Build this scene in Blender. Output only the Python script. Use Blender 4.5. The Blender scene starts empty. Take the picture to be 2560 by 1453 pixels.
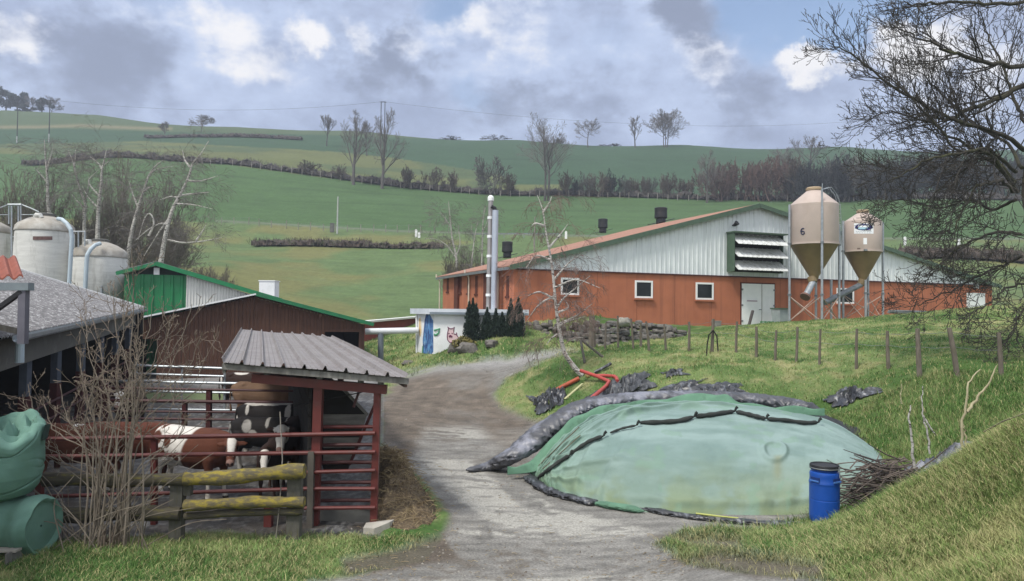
HAZE = 0.0007
EXPO = 0.27
import bpy, math, random
import numpy as np
from mathutils import Vector, Matrix
R = math.radians
SC = bpy.context.scene
COL = SC.collection
# ------------------------------------------------------------------ camera
EYE = np.array([0.0, 0.0, 3.77])
FPX, CX, CY = 1849.0, 1280.0, 726.5
ROLL, PITCH = R(0.7), math.atan(51.5 / 1849.0)
_f = np.array([0, math.cos(PITCH), math.sin(PITCH)])
_r0 = np.array([1.0, 0, 0]); _u0 = np.cross(_r0, _f)
_r = _r0 * math.cos(ROLL) + _u0 * math.sin(ROLL)
_u = -_r0 * math.sin(ROLL) + _u0 * math.cos(ROLL)
def ray(px, py):
    d = _f + (px - CX) / FPX * _r + (CY - py) / FPX * _u
    return d / d[1]
def at(px, py, d):
    return EYE + ray(px, py) * d
def project(P):
    q = np.asarray(P, float) - EYE
    z = q @ _f
    return CX + FPX * (q @ _r) / z, CY - FPX * (q @ _u) / z
cam = bpy.data.cameras.new('camera'); camo = bpy.data.objects.new('camera', cam); COL.objects.link(camo)
camo.matrix_world = Matrix(((_r[0], _u[0], -_f[0], EYE[0]), (_r[1], _u[1], -_f[1], EYE[1]), (_r[2], _u[2], -_f[2], EYE[2]), (0, 0, 0, 1)))
cam.sensor_width = 36.0; cam.lens = FPX / 2560 * 36; cam.clip_end = 4000; cam.clip_start = 0.05
SC.camera = camo
# ------------------------------------------------------------------ noise
def vnoise(x, y, seed=0):
    xi = np.floor(x).astype(np.int64); yi = np.floor(y).astype(np.int64)
    fx = x - xi; fy = y - yi
    fx = fx * fx * (3 - 2 * fx); fy = fy * fy * (3 - 2 * fy)
    def h(a, b):
        n = (a * 374761393 + b * 668265263 + seed * 982451653) & 0x7fffffff
        n = ((n ^ (n >> 13)) * 1274126177) & 0x7fffffff
        return ((n ^ (n >> 16)) & 0xffff) / 65535.0
    return (h(xi, yi) * (1 - fx) + h(xi + 1, yi) * fx) * (1 - fy) + (h(xi, yi + 1) * (1 - fx) + h(xi + 1, yi + 1) * fx) * fy
def fbm(x, y, seed=0, octv=4):
    s = 0; a = 0.5; t = 0
    for k in range(octv):
        s = s + a * vnoise(x * 2 ** k, y * 2 ** k, seed + 17 * k); t += a; a *= 0.5
    return s / t
def sstep(x, a, b):
    t = np.clip((x - a) / (b - a), 0, 1)
    return t * t * (3 - 2 * t)
# ------------------------------------------------------------------ materials
def lin(c):
    return tuple(((v / 255) / 12.92 if v / 255 <= 0.04045 else ((v / 255 + 0.055) / 1.055) ** 2.4) for v in c)
class NT:
    def __init__(s, name):
        s.m = bpy.data.materials.new(name); s.m.use_nodes = True
        s.n = s.m.node_tree.nodes; s.l = s.m.node_tree.links
        s.b = s.n['Principled BSDF']
    def add(s, t, **kw):
        n = s.n.new(t)
        for k, v in kw.items():
            if k in n.inputs.keys() if hasattr(n.inputs, 'keys') else False: n.inputs[k].default_value = v
            else: setattr(n, k, v)
        return n
    def link(s, a, b): s.l.new(a, b)
    def noise(s, scale, detail=4, rough=0.55, vec=None, dist=0.0):
        n = s.add('ShaderNodeTexNoise'); n.inputs['Scale'].default_value = scale; n.inputs['Detail'].default_value = detail
        n.inputs['Roughness'].default_value = rough; n.inputs['Distortion'].default_value = dist
        if vec is not None: s.link(vec, n.inputs['Vector'])
        return n.outputs['Fac']
    def ramp(s, fac, a, b, c0=(0, 0, 0, 1), c1=(1, 1, 1, 1)):
        n = s.add('ShaderNodeMapRange'); n.inputs[1].default_value = a; n.inputs[2].default_value = b; s.link(fac, n.inputs[0]); n.clamp = True
        return n.outputs[0]
    def mix(s, fac, a, b, mode='MIX'):
        n = s.add('ShaderNodeMix'); n.data_type = 'RGBA'; n.blend_type = mode
        if isinstance(fac, float): n.inputs[0].default_value = fac
        else: s.link(fac, n.inputs[0])
        for v, i in ((a, 6), (b, 7)):
            if isinstance(v, tuple): n.inputs[i].default_value = v if len(v) == 4 else (*v, 1)
            else: s.link(v, n.inputs[i])
        return n.outputs[2]
    def coord(s, scale=(1, 1, 1), which='Object'):
        t = s.add('ShaderNodeTexCoord'); m = s.add('ShaderNodeMapping'); m.inputs['Scale'].default_value = scale
        s.link(t.outputs[which], m.inputs['Vector']); return m.outputs['Vector']
    def bump(s, h, strength=0.3, dist=0.02):
        n = s.add('ShaderNodeBump'); n.inputs['Strength'].default_value = strength; n.inputs['Distance'].default_value = dist
        s.link(h, n.inputs['Height']); s.link(n.outputs[0], s.b.inputs['Normal'])
def mat(name, c1, c2=None, scale=3.0, rough=0.7, bump=0.0, bdist=0.01, bscale=None, metal=0.0, stretch=(1, 1, 1), lo=0.35, hi=0.65, c3=None, s3=1.0, lo3=.5, hi3=.7, spec=0.4, detail=5, stretch3=None):
    t = NT(name); v = t.coord(stretch)
    c2 = c2 or c1
    f = t.noise(scale, detail, vec=v)
    col = t.mix(t.ramp(f, lo, hi), c1, c2)
    if c3:
        v3 = t.coord(stretch3 or stretch)
        col = t.mix(t.ramp(t.noise(s3, 6, 0.65, vec=v3), lo3, hi3), col, c3)
    t.link(col, t.b.inputs['Base Color'])
    t.b.inputs['Roughness'].default_value = rough; t.b.inputs['Metallic'].default_value = metal
    t.b.inputs['Specular IOR Level'].default_value = spec
    if bump: t.bump(t.noise(bscale or scale * 4, 4, vec=v), bump, bdist)
    return t.m
def attr_mat(name, rough=0.9, nscale=25, amt=0.35, bump=0.4, bdist=0.02, spec=0.2, attr='Base', trans=0.0, nscale2=None):
    t = NT(name); a = t.add('ShaderNodeAttribute'); a.attribute_name = attr
    v = t.coord()
    f = t.noise(nscale, 5, 0.65, vec=v)
    g = t.add('ShaderNodeMapRange'); g.inputs[1].default_value = 0.25; g.inputs[2].default_value = 0.75; g.inputs[3].default_value = 1 - amt; g.inputs[4].default_value = 1 + amt
    t.link(f, g.inputs[0])
    col = t.mix(1.0, a.outputs['Color'], g.outputs[0], 'MULTIPLY')
    t.link(col, t.b.inputs['Base Color']); t.b.inputs['Roughness'].default_value = rough; t.b.inputs['Specular IOR Level'].default_value = spec
    if bump: t.bump(f if not nscale2 else t.noise(nscale2, 4, 0.6, vec=v), bump, bdist)
    return t.m
# ------------------------------------------------------------------ things
def tag(o, label=None, cat=None, group=None, kind=None):
    if label: o['label'] = label
    if cat: o['category'] = cat
    if group: o['group'] = group
    if kind: o['kind'] = kind
    return o
def thing(name, label, cat, loc, group=None):
    o = bpy.data.objects.new(name, None); COL.objects.link(o); o.location = Vector([float(v) for v in loc]); o.empty_display_size = 0.2
    o['wl'] = [float(v) for v in loc]
    return tag(o, label, cat, group)
class MB:
    """collects geometry (world coordinates) and links it as one mesh object"""
    def __init__(s): s.v = []; s.f = []; s.n = 0; s.tubes = {}; s.mi = []; s.cm = 0
    def add(s, verts, faces):
        verts = np.asarray(verts, float).reshape(-1, 3)
        s.v.append(verts)
        for f in faces: s.f.append(tuple(int(i) + s.n for i in f)); s.mi.append(s.cm)
        s.n += len(verts); return s
    def box(s, c, size, ax=None, ay=None, az=None):
        ax = np.array(ax if ax is not None else (1, 0, 0), float); ay = np.array(ay if ay is not None else (0, 1, 0), float); az = np.array(az if az is not None else (0, 0, 1), float)
        c = np.asarray(c, float); V = []
        for i in (-.5, .5):
            for j in (-.5, .5):
                for k in (-.5, .5): V.append(c + ax * size[0] * i + ay * size[1] * j + az * size[2] * k)
        return s.add(V, [(0, 1, 3, 2), (4, 6, 7, 5), (0, 4, 5, 1), (2, 3, 7, 6), (0, 2, 6, 4), (1, 5, 7, 3)])
    def bar(s, a, b, w, h, up=(0, 0, 1)):
        a = np.asarray(a, float); b = np.asarray(b, float); d = b - a; L = np.linalg.norm(d); d = d / L
        up = np.asarray(up, float); sd = np.cross(d, up)
        if np.linalg.norm(sd) < 1e-4: sd = np.cross(d, (0, 1, 0))
        sd /= np.linalg.norm(sd); uu = np.cross(sd, d)
        return s.box((a + b) / 2, (L, w, h), d, sd, uu)
    def tube(s, pts, r, n=6):
        pts = np.asarray(pts, float); m = len(pts)
        r = np.full(m, float(r)) if np.isscalar(r) else np.asarray(r, float)
        s.tubes.setdefault((m, n, s.cm), []).append((pts, r)); return s
    def prism(s, poly, vec):
        """closed polygon (list of 3d points) extruded along vec"""
        p = np.asarray(poly, float); k = len(p); vec = np.asarray(vec, float)
        V = np.vstack([p, p + vec])
        F = [tuple(range(k - 1, -1, -1)), tuple(range(k, 2 * k))] + [(i, (i + 1) % k, k + (i + 1) % k, k + i) for i in range(k)]
        return s.add(V, F)
    def lathe(s, c, prof, n=24, axis=None, cap=True):
        """prof: list of (r, h) from the bottom up, around axis (default z) through c"""
        c = np.asarray(c, float)
        az = np.array(axis if axis is not None else (0, 0, 1), float); az /= np.linalg.norm(az)
        t = np.array((1, 0, 0)) if abs(az[0]) < .9 else np.array((0, 1, 0)); ax = np.cross(t, az); ax /= np.linalg.norm(ax); ay = np.cross(az, ax)
        V = []; F = []
        for r, h in prof:
            for i in range(n):
                a = 2 * math.pi * i / n; V.append(c + az * h + ax * r * math.cos(a) + ay * r * math.sin(a))
        for j in range(len(prof) - 1):
            for i in range(n):
                F.append((j * n + i, j * n + (i + 1) % n, (j + 1) * n + (i + 1) % n, (j + 1) * n + i))
        if cap: F.append(tuple(range(n - 1, -1, -1))); F.append(tuple((len(prof) - 1) * n + i for i in range(n)))
        return s.add(V, F)
    def grid(s, P):
        P = np.asarray(P, float); a, b = P.shape[:2]
        F = [(i * b + j, i * b + j + 1, (i + 1) * b + j + 1, (i + 1) * b + j) for i in range(a - 1) for j in range(b - 1)]
        return s.add(P.reshape(-1, 3), F)
    def sheet(s, P, nrm, th):
        """a grid with a thickness along nrm"""
        P = np.asarray(P, float); a, b = P.shape[:2]; q = P - np.asarray(nrm, float) * th
        V = np.vstack([P.reshape(-1, 3), q.reshape(-1, 3)]); N = a * b
        F = []
        for i in range(a - 1):
            for j in range(b - 1):
                f = (i * b + j, i * b + j + 1, (i + 1) * b + j + 1, (i + 1) * b + j); F.append(f); F.append(tuple(x + N for x in reversed(f)))
        edge = [i * b for i in range(a)] + [(a - 1) * b + j for j in range(1, b)] + [i * b + b - 1 for i in range(a - 2, -1, -1)] + [j for j in range(b - 2, 0, -1)]
        for i in range(len(edge)):
            p, r = edge[i], edge[(i + 1) % len(edge)]; F.append((p, p + N, r + N, r))
        return s.add(V, F)
    def _flush(s):
        for (m, n, ci), L in s.tubes.items():
            P = np.stack([a for a, _ in L]); Rr = np.stack([b for _, b in L]); k = len(L)
            T = np.empty_like(P); T[:, 1:-1] = P[:, 2:] - P[:, :-2]; T[:, 0] = P[:, 1] - P[:, 0]; T[:, -1] = P[:, -1] - P[:, -2]
            T /= np.maximum(np.linalg.norm(T, axis=2, keepdims=True), 1e-9)
            mean = T.mean(axis=1); ref = np.where((np.abs(mean[:, 2]) > .75 * np.linalg.norm(mean, axis=1))[:, None], np.array([[0.3, 1.0, 0]]), np.array([[0.0, 0.1, 1.0]]))
            A = np.cross(T, ref[:, None, :]); A /= np.maximum(np.linalg.norm(A, axis=2, keepdims=True), 1e-9); B = np.cross(A, T)
            an = np.arange(n) * 2 * math.pi / n
            V = P[:, :, None, :] + Rr[:, :, None, None] * (A[:, :, None, :] * np.cos(an)[None, None, :, None] + B[:, :, None, :] * np.sin(an)[None, None, :, None])
            i, j = np.meshgrid(np.arange(m - 1), np.arange(n), indexing='ij'); j2 = (j + 1) % n
            Q = np.stack([i * n + j, i * n + j2, (i + 1) * n + j2, (i + 1) * n + j], axis=-1).reshape(-1, 4)
            Q = (Q[None] + (np.arange(k) * m * n)[:, None, None]).reshape(-1, 4) + s.n
            s.v.append(V.reshape(-1, 3)); s.f.extend(map(tuple, Q.tolist())); s.mi.extend([ci] * len(Q))
            if n > 3:
                for q in range(k):
                    b0 = s.n + q * m * n
                    s.f.append(tuple(b0 + x for x in range(n))); s.f.append(tuple(b0 + (m - 1) * n + x for x in range(n - 1, -1, -1))); s.mi.extend([ci, ci])
            s.n += k * m * n
        s.tubes = {}
    def mesh(s, name, o=(0, 0, 0), smooth=False):
        s._flush(); me = bpy.data.meshes.new(name)
        V = np.vstack(s.v) - np.asarray(o, float)
        me.from_pydata(V.tolist(), [], s.f); me.update()
        if any(s.mi): me.polygons.foreach_set('material_index', s.mi)
        if smooth: me.polygons.foreach_set('use_smooth', [True] * len(me.polygons))
        return me
    def build(s, name, m, parent=None, smooth=False, loc=None):
        o0 = np.zeros(3); p = parent
        if parent is not None:
            while p is not None:
                if 'wl' in p.keys(): o0 = np.array(list(p['wl'])); break
                p = p.parent
        elif loc is not None: o0 = np.asarray(loc, float)
        me = s.mesh(name, o0, smooth)
        for mm in (m if isinstance(m, (list, tuple)) else [m]): me.materials.append(mm)
        ob = bpy.data.objects.new(name, me); COL.objects.link(ob)
        if parent is not None: ob.parent = parent
        elif loc is not None: ob.location = Vector([float(v) for v in loc])
        if smooth == 'auto':
            pass
        return ob
def copy_tree(o, parent=None):
    c = o.copy(); COL.objects.link(c); c.parent = parent
    for ch in list(o.children): copy_tree(ch, c)
    return c
def smooth_by_angle(o, ang=35):
    me = o.data; me.polygons.foreach_set('use_smooth', [True] * len(me.polygons))
    try: me.set_sharp_from_angle(angle=R(ang))
    except Exception: pass
    return o
def np_mesh(name, V, F, m, col=None, smooth=False):
    """fast mesh from numpy; F is an (n,k) int array"""
    me = bpy.data.meshes.new(name); V = np.asarray(V, np.float32); F = np.asarray(F, np.int32)
    me.vertices.add(len(V)); me.vertices.foreach_set('co', V.ravel())
    k = F.shape[1]; me.loops.add(F.size); me.loops.foreach_set('vertex_index', F.ravel())
    me.polygons.add(len(F)); me.polygons.foreach_set('loop_start', np.arange(len(F), dtype=np.int32) * k)
    try: me.polygons.foreach_set('loop_total', np.full(len(F), k, np.int32))
    except Exception: pass
    if smooth: me.polygons.foreach_set('use_smooth', np.ones(len(F), bool))
    me.update(calc_edges=True)
    if col is not None:
        a = me.color_attributes.new('Base', 'FLOAT_COLOR', 'POINT')
        c = np.ones((len(V), 4), np.float32); c[:, :3] = col; a.data.foreach_set('color', c.ravel())
    me.materials.append(m)
    o = bpy.data.objects.new(name, me); COL.objects.link(o); return o
# ------------------------------------------------------------------ terrain
CP = []
def P(px, py, d): p = at(px, py, d); CP.append((p[0] / d, math.log(d), p[2], px))
def Z(px, d, z): CP.append(((px - 1280) / FPX, math.log(d), z, px))
for px, z in ((-900, 2.0), (600, 2.0), (1280, 2.0), (2000, 2.0), (3400, 2.4)): Z(px, 1.2, z); Z(px, 2.5, z - .05)
for px, z in ((-900, .9), (300, .9), (1280, .9), (1900, 1.15), (2250, 1.5), (2560, 1.78), (3400, 2.3)): Z(px, 5, z)
for px, z in ((-900, .15), (300, .15), (1280, .18), (1800, .45)): Z(px, 8, z)
P(2560, 1453, 6.5); P(2100, 1453, 8.0); P(1800, 1453, 9.2); Z(3300, 6.5, 2.3)
for px in (-900, 0, 500, 900, 1300): Z(px, 10.3, -.02)
Z(1600, 10.3, .08)
P(2090, 1306, 11.9); P(2240, 1235, 11.6); P(2400, 1150, 11); P(2560, 1052, 10); Z(3300, 10, 3.0)
P(2480, 1250, 9.0); P(2300, 1380, 8.6)
Z(2300, 14.0, .55); Z(2420, 13.5, 1.15); Z(2560, 13, 1.75); Z(3300, 13, 2.8); Z(2150, 13.5, .25)
for px in (-900, 0, 400, 800, 1200, 1500): Z(px, 13, 0.0); Z(px, 16, .02)
Z(1750, 13, .08); Z(2050, 13, .12); Z(1750, 11.6, .12)
for px in (-900, 0, 400, 800, 1150): Z(px, 20, .1)
for px in (-900, 0, 400, 800, 1100): Z(px, 25, .25)
Z(1300, 19, .05); Z(1600, 16, .1); Z(1900, 16, .15); Z(1600, 19, .25); Z(1900, 19, .6); Z(2150, 16, .5)
P(2200, 1080, 17); P(2380, 1080, 15.5); P(2150, 985, 20)
P(1240, 990, 27.5); P(1350, 1022, 25.6); P(1450, 938, 26.5); P(1420, 890, 29); P(1300, 935, 28.7)
P(1600, 990, 22.5); P(1800, 990, 21); P(1580, 940, 24.5); P(1750, 940, 22.6)
for px in (-900, 0, 400, 800): Z(px, 30, .4)
Z(300, 36, .7); Z(600, 36, .7); Z(900, 36, .7); Z(-900, 36, .7)
P(1000, 1050, 23.3); P(1100, 930, 31); P(1250, 905, 33); P(1400, 885, 31.5); Z(1500, 33, 2.0)
P(1040, 905, 37); P(940, 905, 40); P(1160, 862, 36.2); P(1300, 832, 35.8); P(1050, 925, 34.5)
P(2300, 942, 19); P(2410, 952, 18.5); P(1990, 908, 24.5); P(1640, 880, 27.5); P(2130, 925, 22); P(2560, 960, 17.5); Z(3300, 18, 2.6)
P(1545, 872, 28.5); P(2300, 850, 26); P(2560, 850, 25); Z(3300, 26, 3.8)
P(1500, 864, 36.0); P(1700, 852, 35.5); P(1360, 866, 35.4)
P(1720, 845, 34); P(1850, 819, 36); P(2000, 806, 36.5); P(2200, 795, 36); P(2350, 780, 35.5); P(2560, 765, 34); Z(3300, 34, 5.0)
P(1500, 797, 39.0); P(1850, 816, 42.5); Z(1380, 38.4, 3.3); Z(2200, 47, 3.4); Z(2450, 49, 3.6); Z(2000, 44, 3.1)
Z(1300, 45, 3.2); Z(1150, 52, 3.3); Z(1300, 58, 3.4); Z(1700, 62, 3.6); Z(2200, 64, 4.5); Z(1900, 50, 3.3)
P(1000, 805, 56); P(600, 800, 52); P(800, 700, 75); P(560, 660, 75); P(1050, 700, 76)
P(100, 740, 52); P(300, 720, 55); Z(-900, 55, 5)
P(600, 608, 100); P(1000, 610, 100); P(1300, 606, 98); P(100, 610, 95); P(2400, 640, 85); P(2250, 640, 86); P(1700, 590, 98)
P(600, 573, 106); P(1000, 586, 106); P(1400, 592, 103); P(2300, 600, 92)
P(280, 392, 172); P(600, 414, 168); P(800, 440, 166); P(1000, 470, 165); P(1250, 488, 165); P(1700, 497, 163); P(2000, 500, 160); P(2400, 500, 152); P(100, 420, 168)
P(100, 520, 115); P(1700, 540, 135); P(700, 500, 135); P(2400, 555, 120)
for px, py, d in ((0, 277, 330), (250, 290, 330), (600, 320, 310), (900, 328, 300), (1300, 350, 290), (1700, 361, 280), (2100, 366, 280), (2560, 374, 270)):
    P(px, py, d); h = at(px, py, d)[2]; Z(px, 480, h - 6); Z(px, 1000, h - 30)
P(122, 358, 225); P(360, 352, 240); P(800, 346, 250); P(1000, 390, 222); P(1700, 420, 215); P(2300, 430, 205); P(1300, 400, 225)
_ex = []
for a, v, z, px in CP:
    if px < 420 and v > 3.3: _ex.append((a - .75, v, z))
    if px > 2300 and v > 3.7: _ex.append((a + .5, v, z + .3))
_C = np.array([(a, v, z) for a, v, z, _ in CP] + _ex)
_KV = 0.62; _c2 = 0.025 ** 2
def _phi(du, dv): return np.sqrt(du * du + dv * dv + _c2)
_U = _C[:, 0]; _V = _C[:, 1] * _KV
_A = _phi(_U[:, None] - _U[None], _V[:, None] - _V[None]); _n = len(_C)
_M = np.zeros((_n + 1, _n + 1)); _M[:_n, :_n] = _A - np.eye(_n) * 0.004; _M[:_n, _n] = 1; _M[_n, :_n] = 1
# heights are fitted as angles seen from the ground origin at far range, so hills keep their outline
_W = np.linalg.solve(_M, np.concatenate([_C[:, 2] / np.exp(_C[:, 1]), [0]]))
def gz_raw(x, y):
    x = np.asarray(x, float); y = np.asarray(y, float); sh = x.shape; x = x.ravel(); y = np.maximum(y.ravel(), 1.2)
    a = np.clip(x / y, -1.25, 1.25); v = np.clip(np.log(y), 0.1, 6.95) * _KV; out = np.empty(len(a))
    for i in range(0, len(a), 60000):
        out[i:i + 60000] = _phi(a[i:i + 60000, None] - _U[None], v[i:i + 60000, None] - _V[None]) @ _W[:_n] + _W[_n]
    return (out * y).reshape(sh)
def rough_amp(x, y):
    """how lumpy the surface is: grass banks more, road and yard little"""
    m = zone_grass(x, y)
    far = sstep(y, 45, 120)
    return (0.02 + 0.10 * m) * (1 - far) + far * 0.5
def gz(x, y):
    x = np.asarray(x, float); y = np.asarray(y, float)
    z = gz_raw(x, y); A = rough_amp(x, y)
    k = 1 / np.maximum(0.5, np.minimum(y / 25, 6.0)) * 0 + 1
    n = (fbm(x * 0.9, y * 0.9, 3, 4) - .5) * 1.6 * np.where(y < 60, 1, 0) + (fbm(x * .08, y * .08, 5, 3) - .5) * np.where(y >= 60, 1, sstep(y, 40, 60))
    tus = (1 - np.abs(fbm(x * 1.7, y * 1.7, 13, 3) - .5) * 3.2) * sstep(y, 9, 14) * (1 - sstep(y, 42, 55)) * .075 * zone_grass(x, y)
    return z + A * n + tus
def proj_v(x, y, z):
    q = np.stack([np.asarray(x, float), np.asarray(y, float), np.asarray(z, float)], -1) - EYE
    w = np.maximum(q @ _f, 1e-3); return CX + FPX * (q @ _r) / w, CY - FPX * (q @ _u) / w
def poly_in(px, py, poly, soft=12.0):
    """soft membership of points in a polygon: 1 inside, 0 outside, blended over +-soft"""
    P_ = np.asarray(poly, float); ins = np.zeros(px.shape, bool); dist = np.full(px.shape, 1e9); k = len(P_)
    for i in range(k):
        x1, y1 = P_[i]; x2, y2 = P_[(i + 1) % k]
        c = ((y1 > py) != (y2 > py))
        with np.errstate(divide='ignore', invalid='ignore'):
            xi = (x2 - x1) * (py - y1) / (y2 - y1 + 1e-12) + x1
        ins ^= c & (px < xi)
        dx, dy = x2 - x1, y2 - y1; t = np.clip(((px - x1) * dx + (py - y1) * dy) / (dx * dx + dy * dy + 1e-9), 0, 1)
        dist = np.minimum(dist, np.hypot(px - x1 - t * dx, py - y1 - t * dy))
    sd = np.where(ins, dist, -dist); return sstep(sd, -soft, soft)
ROAD = [(700, 1600), (760, 1453), (880, 1440), (1060, 1395), (1110, 1335), (1130, 1290), (1050, 1200), (960, 1130), (945, 1000), (1000, 955), (1010, 938), (1100, 915), (1250, 896), (1410, 876), (1440, 880), (1350, 905), (1270, 940), (1232, 985), (1255, 1020), (1340, 1052), (1420, 1080), (1500, 1120), (2060, 1300), (1900, 1322), (1700, 1328), (1640, 1365), (1720, 1410), (2000, 1440), (2100, 1460), (2200, 1600)]
MUD = [(880, 960), (1010, 940), (1120, 930), (1230, 935), (1232, 985), (1255, 1020), (1330, 1052), (1290, 1150), (1180, 1060), (1060, 1080), (1010, 1200), (1130, 1290), (1110, 1350), (930, 1345), (925, 1100)]
YARD = [(-900, 1345), (-900, 860), (380, 900), (915, 900), (960, 960), (948, 1340), (700, 1345), (560, 1330), (300, 1345), (60, 1360)]
PALE = [[(1010, 1062), (1200, 1068), (1330, 1085), (1310, 1112), (1150, 1100), (1040, 1085)], [(1000, 1140), (1180, 1150), (1230, 1190), (1290, 1260), (1430, 1300), (1330, 1330), (1200, 1300), (1130, 1230), (1050, 1180)],
        [(1230, 1318), (1420, 1300), (1560, 1310), (1650, 1330), (1560, 1352), (1400, 1350), (1250, 1345)], [(1140, 1318), (1210, 1316), (1200, 1338), (1150, 1336)], [(850, 1453), (1100, 1446), (1500, 1440), (1720, 1453), (1720, 1500), (850, 1500)], [(1320, 1240), (1480, 1290), (1560, 1310), (1420, 1310)],
        [(990, 1020), (1040, 1025), (1050, 1040), (990, 1042)]]
MUD2 = [[(1110, 1340), (1010, 1372), (850, 1400), (860, 1440), (1010, 1425), (1150, 1400)], [(1640, 1340), (1760, 1345), (1860, 1352), (1850, 1385), (1720, 1372)], [(1680, 1405), (1800, 1385), (2060, 1412), (2060, 1445), (1880, 1440)]]
def zone_grass(x, y):
    z = gz_raw(x, y); px, py = proj_v(x, y, z)
    w = 14 * (fbm(x * 1.3, y * 1.3, 11, 3) - .5) * 2.2
    px = px + w; py = py + w * .4
    r = np.maximum(poly_in(px, py, ROAD), poly_in(px, py, YARD, 10))
    for q in MUD2: r = np.maximum(r, .9 * poly_in(px, py, q, 14))
    r = np.where(np.asarray(y) > 47, 0, r)
    return 1 - r
G1, G2, STRAW = np.array([.052, .105, .025]), np.array([.135, .185, .064]), np.array([.27, .25, .125])
def ground_col(x, y, z):
    px, py = proj_v(x, y, z)
    w = 22 * (fbm(x * .9, y * .9, 21, 4) - .5) * 2; wx = px + w; wy = py + .35 * w * np.clip(14 / y, .3, 1)
    n1 = fbm(x * .55, y * .55, 31, 4)[..., None]; n2 = fbm(x * 2.7, y * 2.7, 33, 4)[..., None]; n3 = fbm(x * 7, y * 7, 35, 3)[..., None]
    g = G1 + (G2 - G1) * sstep(n1 * .6 + fbm(x * 1.4, y * 1.4, 38, 3)[..., None] * .4, .36, .62); g = g + (STRAW - g) * .75 * sstep(n2 * .6 + n1 * .4, .50, .72)
    # near bank on the roadside is drier
    near = (sstep(px, 1900, 2300) * (1 - sstep(y, 11, 13)))[..., None]; g = g * (1 - .3 * near) + np.array([.155, .15, .052]) * .3 * near
    # slope behind the heap is lusher
    lush = ((px > 1500) * sstep(y, 14, 16) * (1 - sstep(y, 20, 24)))[..., None]; g = g * (1 - .6 * lush) + np.array([.052, .098, .022]) * .6 * lush
    # ---- far fields
    lo = np.array([.088, .132, .053]) * (0.85 + .35 * n1); lo = lo + (np.array([.135, .14, .055]) - lo) * sstep(fbm(x * .12, y * .12, 41, 4), .42, .65)[..., None]
    mid = np.array([.056, .104, .038]) * (0.9 + .2 * fbm(x * .2, y * .2, 43, 4)[..., None])
    up = np.array([.036, .073, .038]) * (0.9 + .2 * fbm(x * .1, y * .1, 45, 4)[..., None])
    dry = np.array([.10, .115, .045]) * (0.85 + .3 * fbm(x * .15, y * .15, 47, 4)[..., None]); lt = np.array([.062, .092, .044])
    hedge_y = np.interp(px, [0, 280, 560, 760, 1000, 1250, 1500, 2000, 2560], [385, 388, 410, 437, 468, 487, 493, 499, 499])
    road_y = np.interp(px, [0, 560, 1000, 1400, 2300, 2560], [545, 556, 581, 592, 600, 600])
    f = np.where((py > road_y)[..., None], lo, mid)
    dryb = np.interp(px, [0, 100, 360, 700, 900, 1000, 1250, 1320], [362, 360, 354, 372, 385, 398, 436, 490]) + 5 * (fbm(x * .05, y * .05, 51) - .5)
    f = np.where((py < hedge_y)[..., None], np.where((py > dryb)[..., None], dry + (up - dry) * (.55 * sstep(fbm(x * .05, y * .11, 53), .45, .6))[..., None], up), f)
    f = np.where(((py < hedge_y) & (px > 1240) & (py > 462) & (px < 1420))[..., None], dry, f)
    topb = np.interp(px, [0, 120, 300, 430, 800, 1150, 1200], [324, 320, 326, 330, 337, 350, 300])
    f = np.where((py < topb)[..., None], lt, f)
    for xs_, ys_ in (([640, 900, 1300, 2000], [502, 508, 527, 530]), ([700, 1100, 1500, 2200], [470, 494, 512, 512]), ([480, 800, 1000], [432, 462, 488]), ([1000, 1600, 2100], [430, 462, 468]), ([1250, 1700, 2400], [398, 402, 404])):
        f = f * (1 - .22 * np.exp(-((py - np.interp(px, xs_, ys_)) / 1.6) ** 2) * ((px > xs_[0]) & (px < xs_[-1])) * fbm(x * .1, y * .1, 59)*1.6)[..., None]
    trk = np.interp(px, [0, 100, 200, 280, 400], [318, 318, 314, 318, 322]); f = f + (np.array([.19, .165, .1]) - f) * (.7 * np.exp(-((py - trk) / 4.0) ** 2) * (px < 430))[..., None]
    rl = np.exp(-((py - (road_y - 3)) / 2.2) ** 2) * (px > 540); f = f + (np.array([.16, .165, .135]) - f) * (.7 * rl)[..., None]
    f = f * (1 + .34 * (fbm(x * .22, y * 1.5, 57, 4) - .5) * (1 - .6 * sstep(y, 120, 200)))[..., None]
    f = f * (0.88 + .24 * n3) * (0.93 + .14 * fbm(x * 1.1, y * .35, 55)[..., None])
    t = sstep(y, 50, 62)[..., None]; g = g * (1 - t) + f * t
    # ---- yard, road, mud
    gr = zone_grass(x, y)[..., None]
    rd = np.array([.195, .188, .172]) * (.45 + 1.05 * fbm(x * 2.2, y * 6, 69, 5)[..., None]); rd = rd + (np.array([.125, .110, .092]) - rd) * (.8 * sstep(n1 * .6 + n3 * .4, .5, .66))
    for q in PALE:
        mk = poly_in(wx + 26 * (fbm(x * 5, y * 5, 61, 3) - .5), wy + 9 * (fbm(x * 1.6, y * 6, 63, 3) - .5) * 2, q, 6)[..., None] * sstep(fbm(x * 1.8, y * 5.5, 65, 5) + .03, .40, .52)[..., None]
        rd = rd + (np.array([.345, .335, .30]) * (.85 + .3 * n3) - rd) * mk * .85
    mud = np.array([.128, .106, .084]) * (.7 + .6 * n2)
    mk = poly_in(wx, wy, MUD, 24)[..., None] * (.55 + .45 * sstep(n1, .35, .6))
    rut = np.clip(np.abs(np.sin((px - np.interp(py, [935, 985, 1050, 1300], [1150, 1110, 1060, 1000])) / 17.0)), 0, 1)[..., None]
    rd = rd + (mud * (.92 + .12 * rut) * (.6 + .8 * fbm(x * 3.2, y * 5, 67, 4)[..., None]) - rd) * mk
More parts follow.
